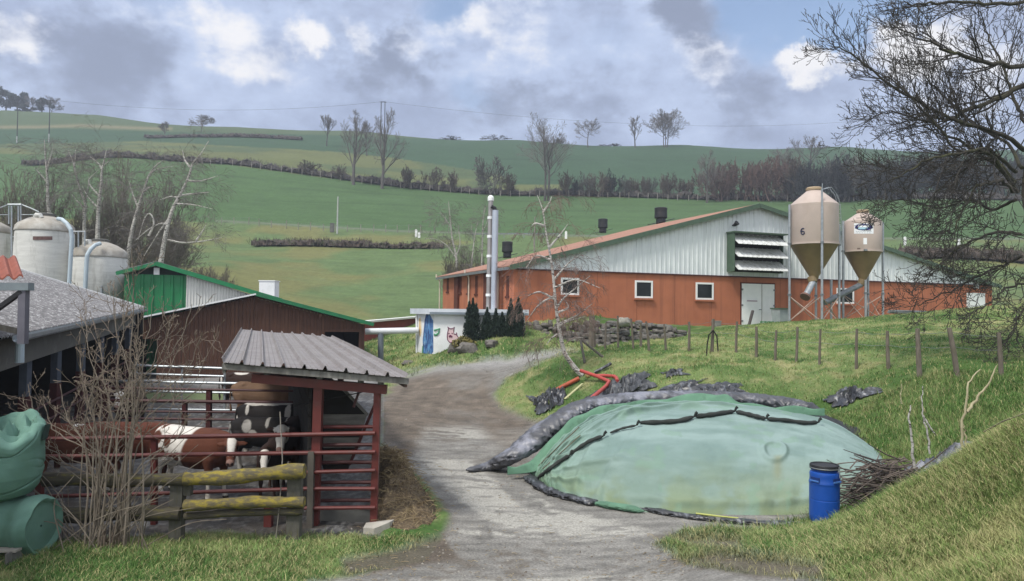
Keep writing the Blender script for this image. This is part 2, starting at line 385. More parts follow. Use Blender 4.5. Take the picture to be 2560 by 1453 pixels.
    for q in MUD2: rd = rd + (mud * .8 - rd) * poly_in(wx, wy, q, 10)[..., None]
    yd = np.array([.11, .107, .105]) * (.35 + 1.0 * sstep(fbm(x * 14, y * 9, 36, 3), .35, .7))[..., None] if False else np.array([.10, .098, .096]) * (.35 + 1.1 * sstep(fbm(x * 13, y * 8, 36, 3), .4, .7)[..., None]); yd = yd + (np.array([.05, .04, .03]) - yd) * sstep(n2, .45, .65) * .7
    yd = yd + (np.array([.10, .13, .05]) - yd) * poly_in(px, py, [(330, 978), (560, 978), (560, 1006), (330, 1006)], 6)[..., None]
    ym = poly_in(px, py, YARD, 12)[..., None]; rd = rd * (1 - ym) + yd * ym
    # grey gravel where the road climbs
    gv = (sstep(y, 30, 33) * (y < 47))[..., None]; rd = rd * (1 - .7 * gv) + np.array([.29, .285, .275]) * (.75 + .5 * n3) * .7 * gv
    return g * gr + rd * (1 - gr), gr[..., 0]
def ground_hit(px, py, d0=6, d1=400):
    d = np.exp(np.linspace(math.log(d0), math.log(d1), 1400)); r = ray(px, py)
    x, y, z = r[0] * d, d, EYE[2] + r[2] * d
    s = z - gz(x, y); i = np.argmax(s < 0)
    if not (s < 0).any(): i = int(np.argmin(np.abs(s)))
    return np.array([x[i], y[i], float(gz(np.array([x[i]]), np.array([y[i]]))[0])])
def g1(x, y): return float(gz(np.array([float(x)]), np.array([float(y)]))[0])
def gat(px, d):
    """ground point in the vertical plane through column px, at depth d"""
    x = (px - 1280) / FPX * d
    for _ in range(4):
        z = g1(x, d); p, _y = project((x, d, z)); x += (px - p) / FPX * d
    return np.array([x, d, g1(x, d)])
_a = np.concatenate([np.linspace(-1.4, -.78, 26)[:-1], np.linspace(-.78, .78, 720), np.linspace(.78, 1.4, 26)[1:]])
_y = np.exp(np.concatenate([np.linspace(math.log(1.2), math.log(6.4), 40)[:-1], np.linspace(math.log(6.4), math.log(50), 400)[:-1], np.linspace(math.log(50), math.log(345), 240)[:-1], np.linspace(math.log(345), math.log(1000), 14)]))
AA, YY = np.meshgrid(_a, _y); XX = AA * YY
ZZ = gz(XX, YY); CC, GG = ground_col(XX, YY, ZZ)
NR, NC = XX.shape
_idx = np.arange(NR * NC).reshape(NR, NC)
QF = np.stack([_idx[:-1, :-1], _idx[:-1, 1:], _idx[1:, 1:], _idx[1:, :-1]], -1).reshape(-1, 4)
_gq = (GG[:-1, :-1] + GG[1:, 1:]).ravel() / 2; _yq = YY[:-1, :-1].ravel()
_pxq = proj_v(XX, YY, ZZ)[0][:-1, :-1].ravel(); _pyq = proj_v(XX, YY, ZZ)[1][:-1, :-1].ravel()
hill_f = _yq > 50
yard_f = (~hill_f) & (_gq < .5) & (poly_in(_pxq, _pyq, YARD, 1) > .5)
road_f = (~hill_f) & (_gq < .5) & ~yard_f
M_ground = attr_mat('turf_soil', .95, 14, .3, .5, .03); M_road = attr_mat('gravel_mud', .9, 26, .5, .9, .03, .3, nscale2=18); M_yard = attr_mat('wet_yard', .62, 18, .4, .7, .03, .5); M_hill = attr_mat('hill_grass', .95, 1.6, .16, .5, .12)
VV = np.stack([XX, YY, ZZ], -1).reshape(-1, 3); CV = CC.reshape(-1, 3)
def sub_ground(name, sel, m, lab):
    F = QF[sel]; u, inv = np.unique(F, return_inverse=True)
    o = np_mesh(name, VV[u], inv.reshape(-1, 4), m, CV[u], True); tag(o, lab, None, None, 'structure'); return o
def road_cracks(m):
    nt = m.node_tree; b_ = nt.nodes['Principled BSDF']; src = b_.inputs['Base Color'].links[0].from_socket
    tc_ = nt.nodes.new('ShaderNodeTexCoord'); nz_ = nt.nodes.new('ShaderNodeTexNoise'); nz_.inputs['Scale'].default_value = 2.2; nz_.inputs['Detail'].default_value = 5; nt.links.new(tc_.outputs['Object'], nz_.inputs['Vector'])
    ad = nt.nodes.new('ShaderNodeVectorMath'); ad.operation = 'MULTIPLY_ADD'; ad.inputs[1].default_value = (.9, .9, 0); nt.links.new(nz_.outputs['Color'], ad.inputs[0]); nt.links.new(tc_.outputs['Object'], ad.inputs[2])
    vo = nt.nodes.new('ShaderNodeTexVoronoi'); vo.feature = 'DISTANCE_TO_EDGE'; vo.inputs['Scale'].default_value = .85; nt.links.new(ad.outputs[0], vo.inputs['Vector'])
    mr_ = nt.nodes.new('ShaderNodeMapRange'); mr_.inputs[1].default_value = .006; mr_.inputs[2].default_value = .03; mr_.inputs[3].default_value = .70; mr_.inputs[4].default_value = 1; nt.links.new(vo.outputs['Distance'], mr_.inputs[0])
    mx_ = nt.nodes.new('ShaderNodeMix'); mx_.data_type = 'RGBA'; mx_.blend_type = 'MULTIPLY'; n2_ = nt.nodes.new('ShaderNodeTexNoise'); n2_.inputs['Scale'].default_value = .55; nt.links.new(tc_.outputs['Object'], n2_.inputs['Vector']); r2_ = nt.nodes.new('ShaderNodeMapRange'); r2_.inputs[1].default_value = .46; r2_.inputs[2].default_value = .64; nt.links.new(n2_.outputs['Fac'], r2_.inputs[0]); nt.links.new(r2_.outputs[0], mx_.inputs[0]); nt.links.new(src, mx_.inputs[6]); nt.links.new(mr_.outputs[0], mx_.inputs[7]); nt.links.new(mx_.outputs[2], b_.inputs['Base Color'])
road_cracks(M_road)
sub_ground('hill', hill_f, M_hill, 'green hillside of fields rising behind the farm')
sub_ground('farm_road', road_f, M_road, 'muddy gravel and broken concrete farm track curving up past the barns')
sub_ground('yard', yard_f, M_yard, 'wet grey cattle yard floor')
sub_ground('ground', (~hill_f) & ~road_f & ~yard_f, M_ground, 'grass banks and verges of the farm')
# apron behind and beside the viewpoint
_ap = MB(); _ap.grid([[(-90, -60, 1.9), (90, -60, 1.9)], [(-90, 1.15, 1.9), (90, 1.15, 1.9)]])
apo = _ap.build('ground', M_ground); tag(apo, 'grass behind the viewpoint', None, None, 'structure')
_c = apo.data.color_attributes.new('Base', 'FLOAT_COLOR', 'POINT'); _c.data.foreach_set('color', [.1, .12, .04, 1] * 4)

# quick look-ups on the finished terrain grid
_la, _ly = _a, np.log(_y); zone_grass_full, ground_col_full, gz_full = zone_grass, ground_col, gz
def _bil(A, x, y):
    x = np.asarray(x, float); y = np.asarray(y, float); sh = x.shape; x = x.ravel(); y = np.maximum(y.ravel(), 1.2); a = np.clip(x / y, _a[0], _a[-1]); v = np.clip(np.log(y), _ly[0], _ly[-1])
    i = np.clip(np.searchsorted(_ly, v) - 1, 0, len(_ly) - 2); j = np.clip(np.searchsorted(_la, a) - 1, 0, len(_la) - 2); fy = (np.exp(v) - _y[i]) / (_y[i + 1] - _y[i]); fx = (a - _la[j]) / (_la[j + 1] - _la[j])
    if A.ndim == 3: fx = fx[:, None]; fy = fy[:, None]
    r = (A[i, j] * (1 - fx) + A[i, j + 1] * fx) * (1 - fy) + (A[i + 1, j] * (1 - fx) + A[i + 1, j + 1] * fx) * fy
    return r.reshape(sh + A.shape[2:])
def gz(x, y): return _bil(ZZ, x, y)
def zone_grass(x, y): return _bil(GG, x, y)
def ground_col(x, y, z): return _bil(CC, x, y), None
# ------------------------------------------------------------------ materials for built things
M = {}
M['brick_red'] = mat('red_render', (.43, .152, .078), (.37, .128, .066), 1.2, .85, .3, .01, 40, c3=(.28, .10, .056), s3=.55, lo3=.50, hi3=.72, stretch3=(5, 5, .22))
M['brick_dark'] = mat('dark_render', (.105, .030, .018), (.085, .025, .016), 2, .9)
M['cladding'] = mat('white_cladding', (.70, .74, .74), (.63, .67, .68), 1.5, .5, c3=(.42, .46, .46), s3=1.0, lo3=.5, hi3=.85, stretch3=(5, 5, .3))
M['white_paint'] = mat('white_paint', (.78, .79, .79), (.70, .72, .73), 1.5, .6, c3=(.52, .53, .50), s3=1.3, lo3=.58, hi3=.85)
M['white_clean'] = mat('white_frame', (.80, .81, .80), (.74, .76, .75), 3, .45)
M['green_trim'] = mat('green_trim', (.055, .095, .060), (.075, .12, .078), 4, .5)
M['green_bright'] = mat('green_cladding', (.013, .185, .065), (.010, .15, .052), 2, .45, c3=(.02, .12, .05), s3=1.2, lo3=.5, hi3=.8, stretch3=(4, 4, .4))
M['salmon_roof'] = mat('salmon_roof', (.335, .185, .135), (.28, .15, .112), .8, .8, .2, .01, c3=(.235, .145, .115), s3=1.2, lo3=.5, hi3=.75)
M['glass_dark'] = mat('dark_glass', (.006, .010, .010), (.012, .016, .016), 2, .15, spec=.25)
M['black_plastic'] = mat('black_plastic', (.012, .013, .014), (.02, .02, .022), 3, .45)
M['galv'] = mat('galvanised_steel', (.40, .43, .45), (.30, .33, .35), 6, .42, metal=.55)
M['galv_dull'] = mat('dull_steel', (.22, .24, .25), (.16, .175, .185), 5, .5, metal=.4)
M['timber_brown'] = mat('brown_boards', (.085, .038, .022), (.060, .028, .018), 2.0, .85, .3, .01, c3=(.15, .075, .04), s3=1.0, lo3=.56, hi3=.8, stretch=(9, 9, .5), stretch3=(5, 5, .25))
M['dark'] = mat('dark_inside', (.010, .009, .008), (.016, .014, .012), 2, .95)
M['silo_tan'] = mat('tan_fibreglass', (.47, .385, .335), (.42, .345, .30), 1.2, .5, c3=(.36, .28, .22), s3=.8, lo3=.55, hi3=.9)
M['silo_cone'] = mat('ochre_cone', (.215, .155, .075), (.175, .125, .06), 1.5, .5)
M['silo_white'] = mat('weathered_fibreglass', (.62, .62, .58), (.52, .52, .485), 1.3, .6, .15, .01, c3=(.22, .215, .185), s3=1.0, lo3=.52, hi3=.80, stretch=(1, 1, 5), stretch3=(2.2, 2.2, .5))
M['silo_top'] = mat('stained_dome', (.36, .335, .29), (.24, .22, .185), 1.6, .7, c3=(.46, .45, .41), s3=1.5)
M['fibrecement'] = mat('fibre_cement', (.185, .181, .186), (.11, .108, .111), 7, .9, .6, .015, c3=(.33, .33, .335), s3=11, lo3=.52, hi3=.62, lo=.4, hi=.6)
M['shelter_sheet'] = mat('old_steel_sheet', (.25, .232, .228), (.19, .172, .168), 2.5, .55, c3=(.19, .155, .14), s3=2.0, lo3=.55, hi3=.75, stretch3=(3, .5, 3))
M['red_steel'] = mat('red_steel', (.125, .026, .022), (.095, .021, .019), 5, .5, c3=(.09, .035, .028), s3=4, lo3=.58, hi3=.75)
M['dark_red'] = mat('dark_red_steel', (.065, .015, .015), (.05, .013, .013), 5, .55)
M['post_blue'] = mat('grey_blue_post', (.075, .090, .115), (.055, .068, .088), 4, .6)
M['concrete'] = mat('concrete', (.26, .25, .225), (.20, .19, .17), 4, .9, .4, .01, c3=(.13, .12, .10), s3=2, lo3=.52, hi3=.75)
M['concrete_dark'] = mat('old_concrete', (.14, .14, .13), (.10, .10, .095), 3, .9, .3, .01)
M['rock'] = mat('field_stone', (.150, .140, .125), (.085, .078, .070), 3.5, .95, .8, .04, c3=(.21, .20, .17), s3=5, lo3=.56, hi3=.7)
M['tile_red'] = mat('terracotta', (.27, .085, .055), (.20, .062, .042), 6, .8)
M['wood_grey'] = mat('grey_timber', (.20, .185, .16), (.14, .125, .105), 3, .9, .4, .008, stretch=(6, 6, .8))
def wood_post(): return M['wood_grey']
# ------------------------------------------------------------------ frames
class Frame:
    """a vertical wall plane: origin p0 (x, y), direction u along it, n towards the viewer"""
    def __init__(s, p0, u):
        s.p = np.array([p0[0], p0[1], 0.0]); u = np.array([u[0], u[1], 0.0]); s.u = u / np.linalg.norm(u); s.n = np.array([s.u[1], -s.u[0], 0.0]); s.z = np.array([0, 0, 1.0])
    def W(s, a, z, o=0.0): return s.p + s.u * a + s.z * z + s.n * o
    def hit(s, px, py, o=0.0):
        r = ray(px, py); q = s.p + s.n * o; t = np.dot(q - EYE, s.n) / np.dot(r, s.n); h = EYE + r * t
        return float(np.dot(h - s.p, s.u)), float(h[2])
def fbox(mb, F, a0, a1, z0, z1, o0, o1):
    mb.box((F.W((a0 + a1) / 2, (z0 + z1) / 2, (o0 + o1) / 2)), (abs(a1 - a0), abs(o1 - o0), abs(z1 - z0)), F.u, F.n, F.z)
def clad(mb, F, a0, a1, zbot, ztop, pitch, depth, o=0.0, wave=False, th=.02):
    """vertical ribbed sheet between the functions zbot(a) and ztop(a)"""
    A = []
    if wave:
        k = int((a1 - a0) / pitch * 6)
        for i in range(k + 1): a = a0 + (a1 - a0) * i / k; A.append((a, depth * .5 * (1 + math.sin(2 * math.pi * a / pitch))))
    else:
        a = a0
        while a < a1:
            for f, h in ((0, 0), (.62, 0), (.70, 1), (.90, 1), (.98, 0)):
                if a + f * pitch <= a1: A.append((a + f * pitch, depth * h))
            a += pitch
        A.append((a1, 0))
    P_ = [[F.W(a, zbot(a), o + d) for a, d in A], [F.W(a, ztop(a), o + d) for a, d in A]]
    mb.sheet(np.array(P_), F.n, th)
def slope_sheet(mb, p0, L, S, up, pitch, depth, wave=True, th=.03, sag=0.0, seed=1):
    """roof sheet: ribs run along S, repeat along L (vectors)"""
    p0 = np.asarray(p0, float); L = np.asarray(L, float); S = np.asarray(S, float); ln = np.linalg.norm(L); A = []
    if wave:
        k = int(ln / pitch * 6)
        for i in range(k + 1): A.append((i / k, depth * .5 * (1 + math.sin(2 * math.pi * i / k * ln / pitch))))
    else:
        a = 0.0
        while a < ln:
            for f, h in ((0, 1), (.03, 1), (.11, 0), (.34, 0), (.37, .14), (.41, 0), (.60, 0), (.63, .14), (.67, 0), (.89, 0), (.97, 1)):
                if a + f * pitch <= ln: A.append(((a + f * pitch) / ln, depth * h))
            a += pitch
        A.append((1, depth))
    up = np.asarray(up, float); rows = []
    for t in np.linspace(0, 1, 9):
        rows.append([p0 + L * a + S * t + up * (d + sag * math.sin(a * 9 + t * 5 + seed) - sag * 1.2 * (1 - (2 * a - 1) ** 2) * 0) for a, d in A])
    mb.sheet(np.array(rows), up, th)
# ================================================================== main pig barn
FB = Frame((0.1, 38.0), (.937, .348)); zB = 3.0
_aR, _zR = FB.hit(2480, 713); _aL, _zL = 0.0, FB.hit(1285, 671)[1]
aAp, zAp = FB.hit(1890, 516)
zbd = lambda a: _zL + (_zR - _zL) * a / _aR
zvg = lambda a: (_zL + .12) + (zAp - _zL - .12) * a / aAp if a < aAp else zAp + (_zR + .02 - zAp) * (a - aAp) / (_aR - aAp)
bar_ = thing('livestock_barn', 'long low barn with red lower walls, white ribbed gable and salmon roof', 'barn', FB.W(aAp, zB))
LB = 14.0; bk = -FB.n * LB
w_ = MB()
w_.add([FB.W(0, 2.0), FB.W(_aR, 2.0), FB.W(_aR, zbd(_aR)), FB.W(0, zbd(0)), FB.W(0, 2, -LB), FB.W(_aR, 2, -LB), FB.W(_aR, zbd(_aR), -LB), FB.W(0, zbd(0), -LB)], [(0, 1, 2, 3), (5, 4, 7, 6), (4, 0, 3, 7), (1, 5, 6, 2)])
w_.build('lower_wall', M['brick_red'], bar_)
jn = MB()
for aj in np.arange(2.35, _aR - 1, 2.42): fbox(jn, FB, aj - .012, aj + .012, 2.6, zbd(aj) - .08, -.01, .004)
jn.build('wall_joint', mat('joint_dark', (.17, .062, .036), (.24, .085, .05), 3, .9), bar_)  # dark strips marking the wall panel joints
g_ = MB(); clad(g_, FB, 0.02, aAp, lambda a: zbd(a) - .02, zvg, .30, .035, .03); clad(g_, FB, aAp, _aR, lambda a: zbd(a) - .02, zvg, .33, .035, .03); g_.build('gable_cladding', M['cladding'], bar_)
g2 = MB(); g2.bar(FB.W(0, zbd(0) - .03, .05), FB.W(_aR, zbd(_aR) - .03, .05), .09, .06); g2.build('drip_flashing', M['dark_red'], bar_)
rf = MB(); upn = np.cross(FB.u, FB.z)
sl = FB.W(aAp, zAp + .08, .35) - FB.W(-.35, zvg(0) - .02, .35)
slope_sheet(rf, FB.W(-.35, zvg(0) - .02, .35), -FB.n * (LB + .7), sl, (0, 0, 1), .18, .045)
sr = FB.W(_aR + .4, _zR - .06, .35) - FB.W(aAp, zAp + .08, .35)
slope_sheet(rf, FB.W(aAp, zAp + .08, .35), -FB.n * (LB + .7), sr, (0, 0, 1), .18, .045)
roof_o = rf.build('roof', M['salmon_roof'], bar_)
vg = MB(); vg.bar(FB.W(-.35, zvg(0) - .10, .37), FB.W(aAp, zAp + .0, .37), .05, .26); vg.bar(FB.W(aAp, zAp + .0, .37), FB.W(_aR + .4, _zR - .13, .37), .05, .24); vg.build('verge_board', M['green_trim'], bar_)
ev = MB(); ev.bar(FB.W(-.40, zvg(0) - .14, .3), FB.W(-.40, zvg(0) - .14, -LB - .3), .12, .14); ev.build('gutter', M['galv_dull'], bar_)
def window(parent, F, a0, z0, a1, z1, fr=.10, sill=True, o=.0):
    b = MB(); fbox(b, F, a0, a1, z0, z0 + fr, o - .06, o + .05); fbox(b, F, a0, a1, z1 - fr, z1, o - .06, o + .05); fbox(b, F, a0, a0 + fr, z0 + fr, z1 - fr, o - .06, o + .048); fbox(b, F, a1 - fr, a1, z0 + fr, z1 - fr, o - .06, o + .048)
    f = b.build('window', M['white_clean'], parent)
    g = MB(); fbox(g, F, a0 + fr, a1 - fr, z0 + fr, z1 - fr, o - .05, o + .012); g.build('pane', M['glass_dark'], f)
    if sill: s_ = MB(); fbox(s_, F, a0 - .06, a1 + .06, z0 - .10, z0 - .012, o - .02, o + .14); s_.build('sill', M['brick_red'], f)
    return f
for x0, y0, x1, y1 in ((1402, 694, 1447, 738), (1587, 701, 1631, 746), (1739, 706, 1783, 750), (2091, 720, 2134, 760)):
    a0, zt = FB.hit(x0, y0); a1, zb = FB.hit(x1, y1); window(bar_, FB, a0, zb, a1, zt)
# double door
a0, zt = FB.hit(1853, 709); a1, zb = FB.hit(1934, 822); am = FB.hit(1903, 760)[0]
d_ = MB(); fbox(d_, FB, a0, am - .03, zb, zt, -.02, .07); dl = d_.build('door', M['white_clean'], bar_)
d_ = MB(); fbox(d_, FB, am + .03, a1, zb, zt, -.02, .068); dr = d_.build('door', M['white_clean'], bar_)
d_ = MB(); fbox(d_, FB, am - .03, am + .03, zb, zt, -.02, .03); fbox(d_, FB, a0 - .07, a0 - .004, zb, zt + .07, -.02, .05); fbox(d_, FB, a1 + .004, a1 + .07, zb, zt + .07, -.02, .05); fbox(d_, FB, a0, a1, zt + .004, zt + .07, -.02, .046); d_.build('door_frame', M['brick_dark'], bar_)
for k in (.15, .5, .85):
    for aa, par in ((a0 + .03, dl), (a1 - .03, dr)): h_ = MB(); fbox(h_, FB, aa - .05, aa + .05, zb + (zt - zb) * k, zb + (zt - zb) * k + .10, .072, .10); h_.build('hinge', M['galv_dull'], par)
h_ = MB(); fbox(h_, FB, am - .22, am - .05, zb + 1.1, zb + 1.14, .075, .12); h_.build('handle', M['galv_dull'], dl)
sa0, sz1 = FB.hit(1865, 744); sa1, sz0 = FB.hit(1891, 754)
h_ = MB(); fbox(h_, FB, sa0, sa1, sz0, sz1, .0705, .078); sg = h_.build('notice', M['white_paint'], dl)
h_ = MB(); fbox(h_, FB, sa0, sa1, sz0, sz0 + .05, .079, .083); h_.build('notice_band', mat('purple_print', (.22, .08, .17)), sg)
# small white door at the far end
a0, zt = FB.hit(2416, 732); a1, zb = FB.hit(2461, 790)
d_ = MB(); fbox(d_, FB, a0, a1, zb - .4, zt, -.02, .06); sd_ = d_.build('door', M['white_clean'], bar_); sd_['label'] = 'small plain white door at the far end'
d_ = MB(); q = FB.W(FB.hit(2436, 717)[0], FB.hit(2436, 717)[1], .12); d_.box(q, (.3, .2, .28), FB.u, FB.n); d_.build('wall_lamp', M['white_clean'], bar_)
# louvred air outlet
a0, z1 = FB.hit(1829, 582, .5); a1, z0 = FB.hit(1972, 684, .5)
a1 -= .35
lv = MB(); fbox(lv, FB, a0, a0 + .05, z0, z1, .07, .75); fbox(lv, FB, a1 - .05, a1, z0, z1, .07, .45); fbox(lv, FB, a0 - .05, a1 + .05, z1 + .003, z1 + .08, .07, .8)
louv = lv.build('louvre_vent', M['green_trim'], bar_)
lv = MB(); fbox(lv, FB, a0 + .05, a1 - .05, z0 + .02, z1 - .02, .07, .12); lv.build('vent_opening', M['dark'], louv)
hh = (z1 - z0) / 3
M['hood'] = mat('streaked_hood', (.62, .64, .63), (.66, .68, .67), 2, .45, c3=(.30, .31, .27), s3=1.5, lo3=.5, hi3=.75, stretch3=(3, 3, .6))
for k in range(3):
    zz = z1 - hh * k - .06; lv = MB()
    slope_sheet(lv, FB.W(a0 + .07, zz, .20), FB.u * (a1 - a0 - .10), FB.n * .80 - FB.z * (hh * .80), FB.n * .55 + FB.z * .83, .33, .03, False, .02)
    lv.build('hood', M['hood'], louv)
a, z = FB.hit(1830, 564); lv = MB(); lv.tube([FB.W(a, z, .06), FB.W(a, z, .25), FB.W(a + .05, z + .12, .42)], [.05, .09, .16], 8); lv.build('floodlight', M['black_plastic'], bar_)
# left side wall details (receding): windows, pilasters, downpipes
FS = Frame(FB.p[:2], FB.n[:2] * -1.0)
FS.n = -FB.u; FS.z = np.array([0, 0, 1.0])
def side_t(px): return FS.hit(px, 720)[0]
for x0, x1 in ((1148, 1154), (1168, 1174), (1188, 1194), (1212, 1218), (1240, 1246), (1266, 1273), (1117, 1122)):
    t0, t1 = sorted((side_t(x0), side_t(x1)))
    zt = FS.hit((x0 + x1) / 2, 690)[1]; b = MB(); fbox(b, FS, t0, t1, zt - 1.05, zt, -.1, .012); sw = b.build('window', M['brick_dark'], bar_)
    b = MB(); fbox(b, FS, t0 - .05, t1 + .05, zt - 1.17, zt - 1.06, -.02, .07); b.build('sill', M['brick_dark'], sw)
for x0, x1 in ((1140, 1149), (1214, 1224)):
    t0, t1 = sorted((side_t(x0), side_t(x1))); b = MB(); fbox(b, FS, t0, t1, 2.4, _zL + .05, -.1, .14); b.build('pilaster', M['brick_dark'], bar_)
M['cream'] = mat('cream_plastic', (.62, .54, .43), (.55, .48, .39), 3, .5)
for px in (1103, 1176, 1249):
    t = side_t(px); b = MB(); z0 = _zL + .28
    b.tube([FS.W(t, z0, .36), FS.W(t, z0 - .18, .36), FS.W(t, z0 - .42, .12), FS.W(t, z0 - .6, .10), FS.W(t, 2.6, .10)], .055, 8); b.build('downpipe', M['cream'], bar_)
# roof fans
def roof_pt(px, py):
    nrm = np.cross(sl, -FB.n); nrm /= np.linalg.norm(nrm); q = FB.W(-.35, zvg(0) + .02, .35); r = ray(px, py); t = np.dot(q - EYE, nrm) / np.dot(r, nrm); return EYE + r * t
for k, (px, py, wpx, hpx, lab) in enumerate(((1268, 641, 27, 36, 'black roof fan nearest the low eave, beside the tall metal flues'), (1507, 579, 24, 31, 'black roof fan halfway up the salmon roof slope'), (1652, 556, 32, 36, 'largest black roof fan, highest up near the ridge of the salmon roof'))):
    p = roof_pt(px, py); s_ = p[1] / FPX; rr = wpx * s_ / 2; H = hpx * s_
    t_ = thing('roof_fan', lab, 'roof vent', p, 'black fan chimneys on the barn roof')
    b = MB(); b.lathe(p - [0, 0, .15], [(rr * .75, 0), (rr * .75, H * .38)], 20); b.build('stack', M['black_plastic'], t_)
    b = MB(); b.lathe(p + [0, 0, H * .28 - .0], [(rr * .95, 0), (rr, H * .04), (rr * .97, H * .33), (rr * .99, H * .36), (rr * .96, H * .40), (rr, H * .70), (rr * .9, H * .74), (rr * .3, H * .76)], 24); b.build('cowl', M['black_plastic'], t_)
    b = MB(); b.box(p + [0, 0, .04], (rr * 3.0, rr * 3.0, .05), FB.u + [0, 0, sl[2] / np.linalg.norm(sl[:2])], -FB.n); b.build('flashing', M['black_plastic'], t_)
# ================================================================== things by the barn door
def wheelie():
    a, z = FB.hit(1951, 815, 1.2); p = FB.W(a, FB.hit(1951, 817, 1.2)[1], 1.2); t = thing('wheeled_bin', 'grey wheeled bin with dark lid beside the white double door', 'bin', p)
    b = MB(); hw = .36
    V = []
    for zz, k in ((0.08, .82), (1.0, 1.0)):
        for sx, sy in ((-1, -1), (1, -1), (1, 1), (-1, 1)): V.append(p + FB.u * sx * hw * k + FB.n * sy * .36 * k + FB.z * zz)
    b.add(V, [(3, 2, 1, 0), (4, 5, 6, 7), (0, 1, 5, 4), (1, 2, 6, 5), (2, 3, 7, 6), (3, 0, 4, 7)]); b.build('body', mat('grey_bin', (.33, .37, .38), (.28, .32, .33), 3, .5), t)
    b = MB(); fb = p + FB.z * 1.04; b.box(fb, (hw * 2.2, .84, .07), FB.u, FB.n); b.build('lid', M['green_trim'], t)
    b = MB()
    for s in (-1, 1): b.lathe(p + FB.u * s * hw * .8 - FB.n * .28 + FB.z * .12, [(.12, -.04), (.12, .04)], 14, FB.u)
    b.build('wheel', M['black_plastic'], t)
wheelie()
a, z = FB.hit(1918, 806, .8); p = FB.W(a, FB.hit(1918, 816, .8)[1], .8)
b = MB()
for zz in (.05, .15, .25): b.box(p + FB.z * zz, (.62, .42, .06), FB.u, FB.n)
for sx in (-1, 1):
    for sy in (-1, 1): b.box(p + FB.u * sx * .29 + FB.n * sy * .19 + FB.z * .15, (.045, .045, .29), FB.u, FB.n)
tag(b.build('plastic_crate', mat('green_crate', (.02, .20, .05), (.015, .15, .04), 4, .5), loc=p), 'small green plastic crate on the ground before the white double door', 'crate')
p0 = at(1871, 819, 40.5); p1 = at(1882, 777, 41.0); b = MB(); b.bar(p0, p1, .13, .10); tag(b.build('leaning_plank', mat('dark_plank', (.05, .042, .038), (.035, .03, .028), 3, .8), loc=p0), 'dark plank standing aslant in front of the white door', 'plank')
p = at(1791, 812, 41); b = MB(); b.box(p, (.42, .3, .36), FB.u, FB.n); b.box(p + [0, 0, .2], (.46, .34, .05), FB.u, FB.n); b.box(p - FB.n * -.16, (.14, .02, .14), FB.u, FB.n); tag(b.build('inspection_box', M['concrete'], loc=p - [0, 0, .2]), 'small pale concrete box with a dark port at the foot of the red wall', 'box')
b = MB(); rng = random.Random(5)
for k in range(9):
    p0 = at(2225 + rng.uniform(-4, 8), 779 + rng.uniform(-4, 4), 42 + rng.uniform(-.6, .6)); p1 = at(2318 + rng.uniform(-30, 10), 782 + rng.uniform(-4, 3), 42.5 + rng.uniform(-.6, .6)); b.bar(p0, p1, .22, .06)
tag(b.build('sheet_stack', mat('stacked_sheets', (.33, .37, .40), (.12, .13, .14), 1.2, .5), loc=at(2265, 790, 42)), 'low stack of grey and black sheets along the red wall under the bare tree', 'stack of sheets')
# ================================================================== twin flues
def flue(px, d, ytop, ybot, r, name, lab, cap, m):
    p0 = at(px[1], ybot, d); p1 = at(px[0], ytop, d); t = thing('flue_pipe', lab, 'chimney pipe', p0, 'metal flues behind the painted hut')
    b = MB(); b.tube([p0, p0 + (p1 - p0) * .5, p1], r, 14); b.build('pipe', m, t)
    return t, p0, p1
t, p0, p1 = flue((1227, 1220), 39.5, 500, 800, .13, '', 'thinner flue with a white domed cap and clamp rings, the taller of the two', 1, mat('flue_grey', (.40, .38, .37), (.30, .28, .27), 2, .4, metal=.5))
b = MB(); b.lathe(p1, [(.17, -.05), (.17, .12), (.13, .2), (.05, .25)], 14); b.build('cap', M['white_clean'], t)
for y in (545, 592, 641, 690, 738): q = p0 + (p1 - p0) * ((800 - y) / 300); b = MB(); b.lathe(q, [(.16, -.07), (.16, .07)], 14); b.build('clamp', M['white_clean'], t)
t, p0, p1 = flue((1238.5, 1234), 39.2, 526, 800, .165, '', 'thicker smooth blue-grey flue with an open black top, the shorter of the two', 1, mat('flue_blue', (.46, .50, .56), (.40, .44, .50), 2, .35, metal=.4))
b = MB(); b.tube([p1 - [.02, 0, .1], p1 + [-.05, 0, .12], p1 + [-.22, -.05, .2]], [.12, .12, .10], 12); b.build('outlet', M['black_plastic'], t)
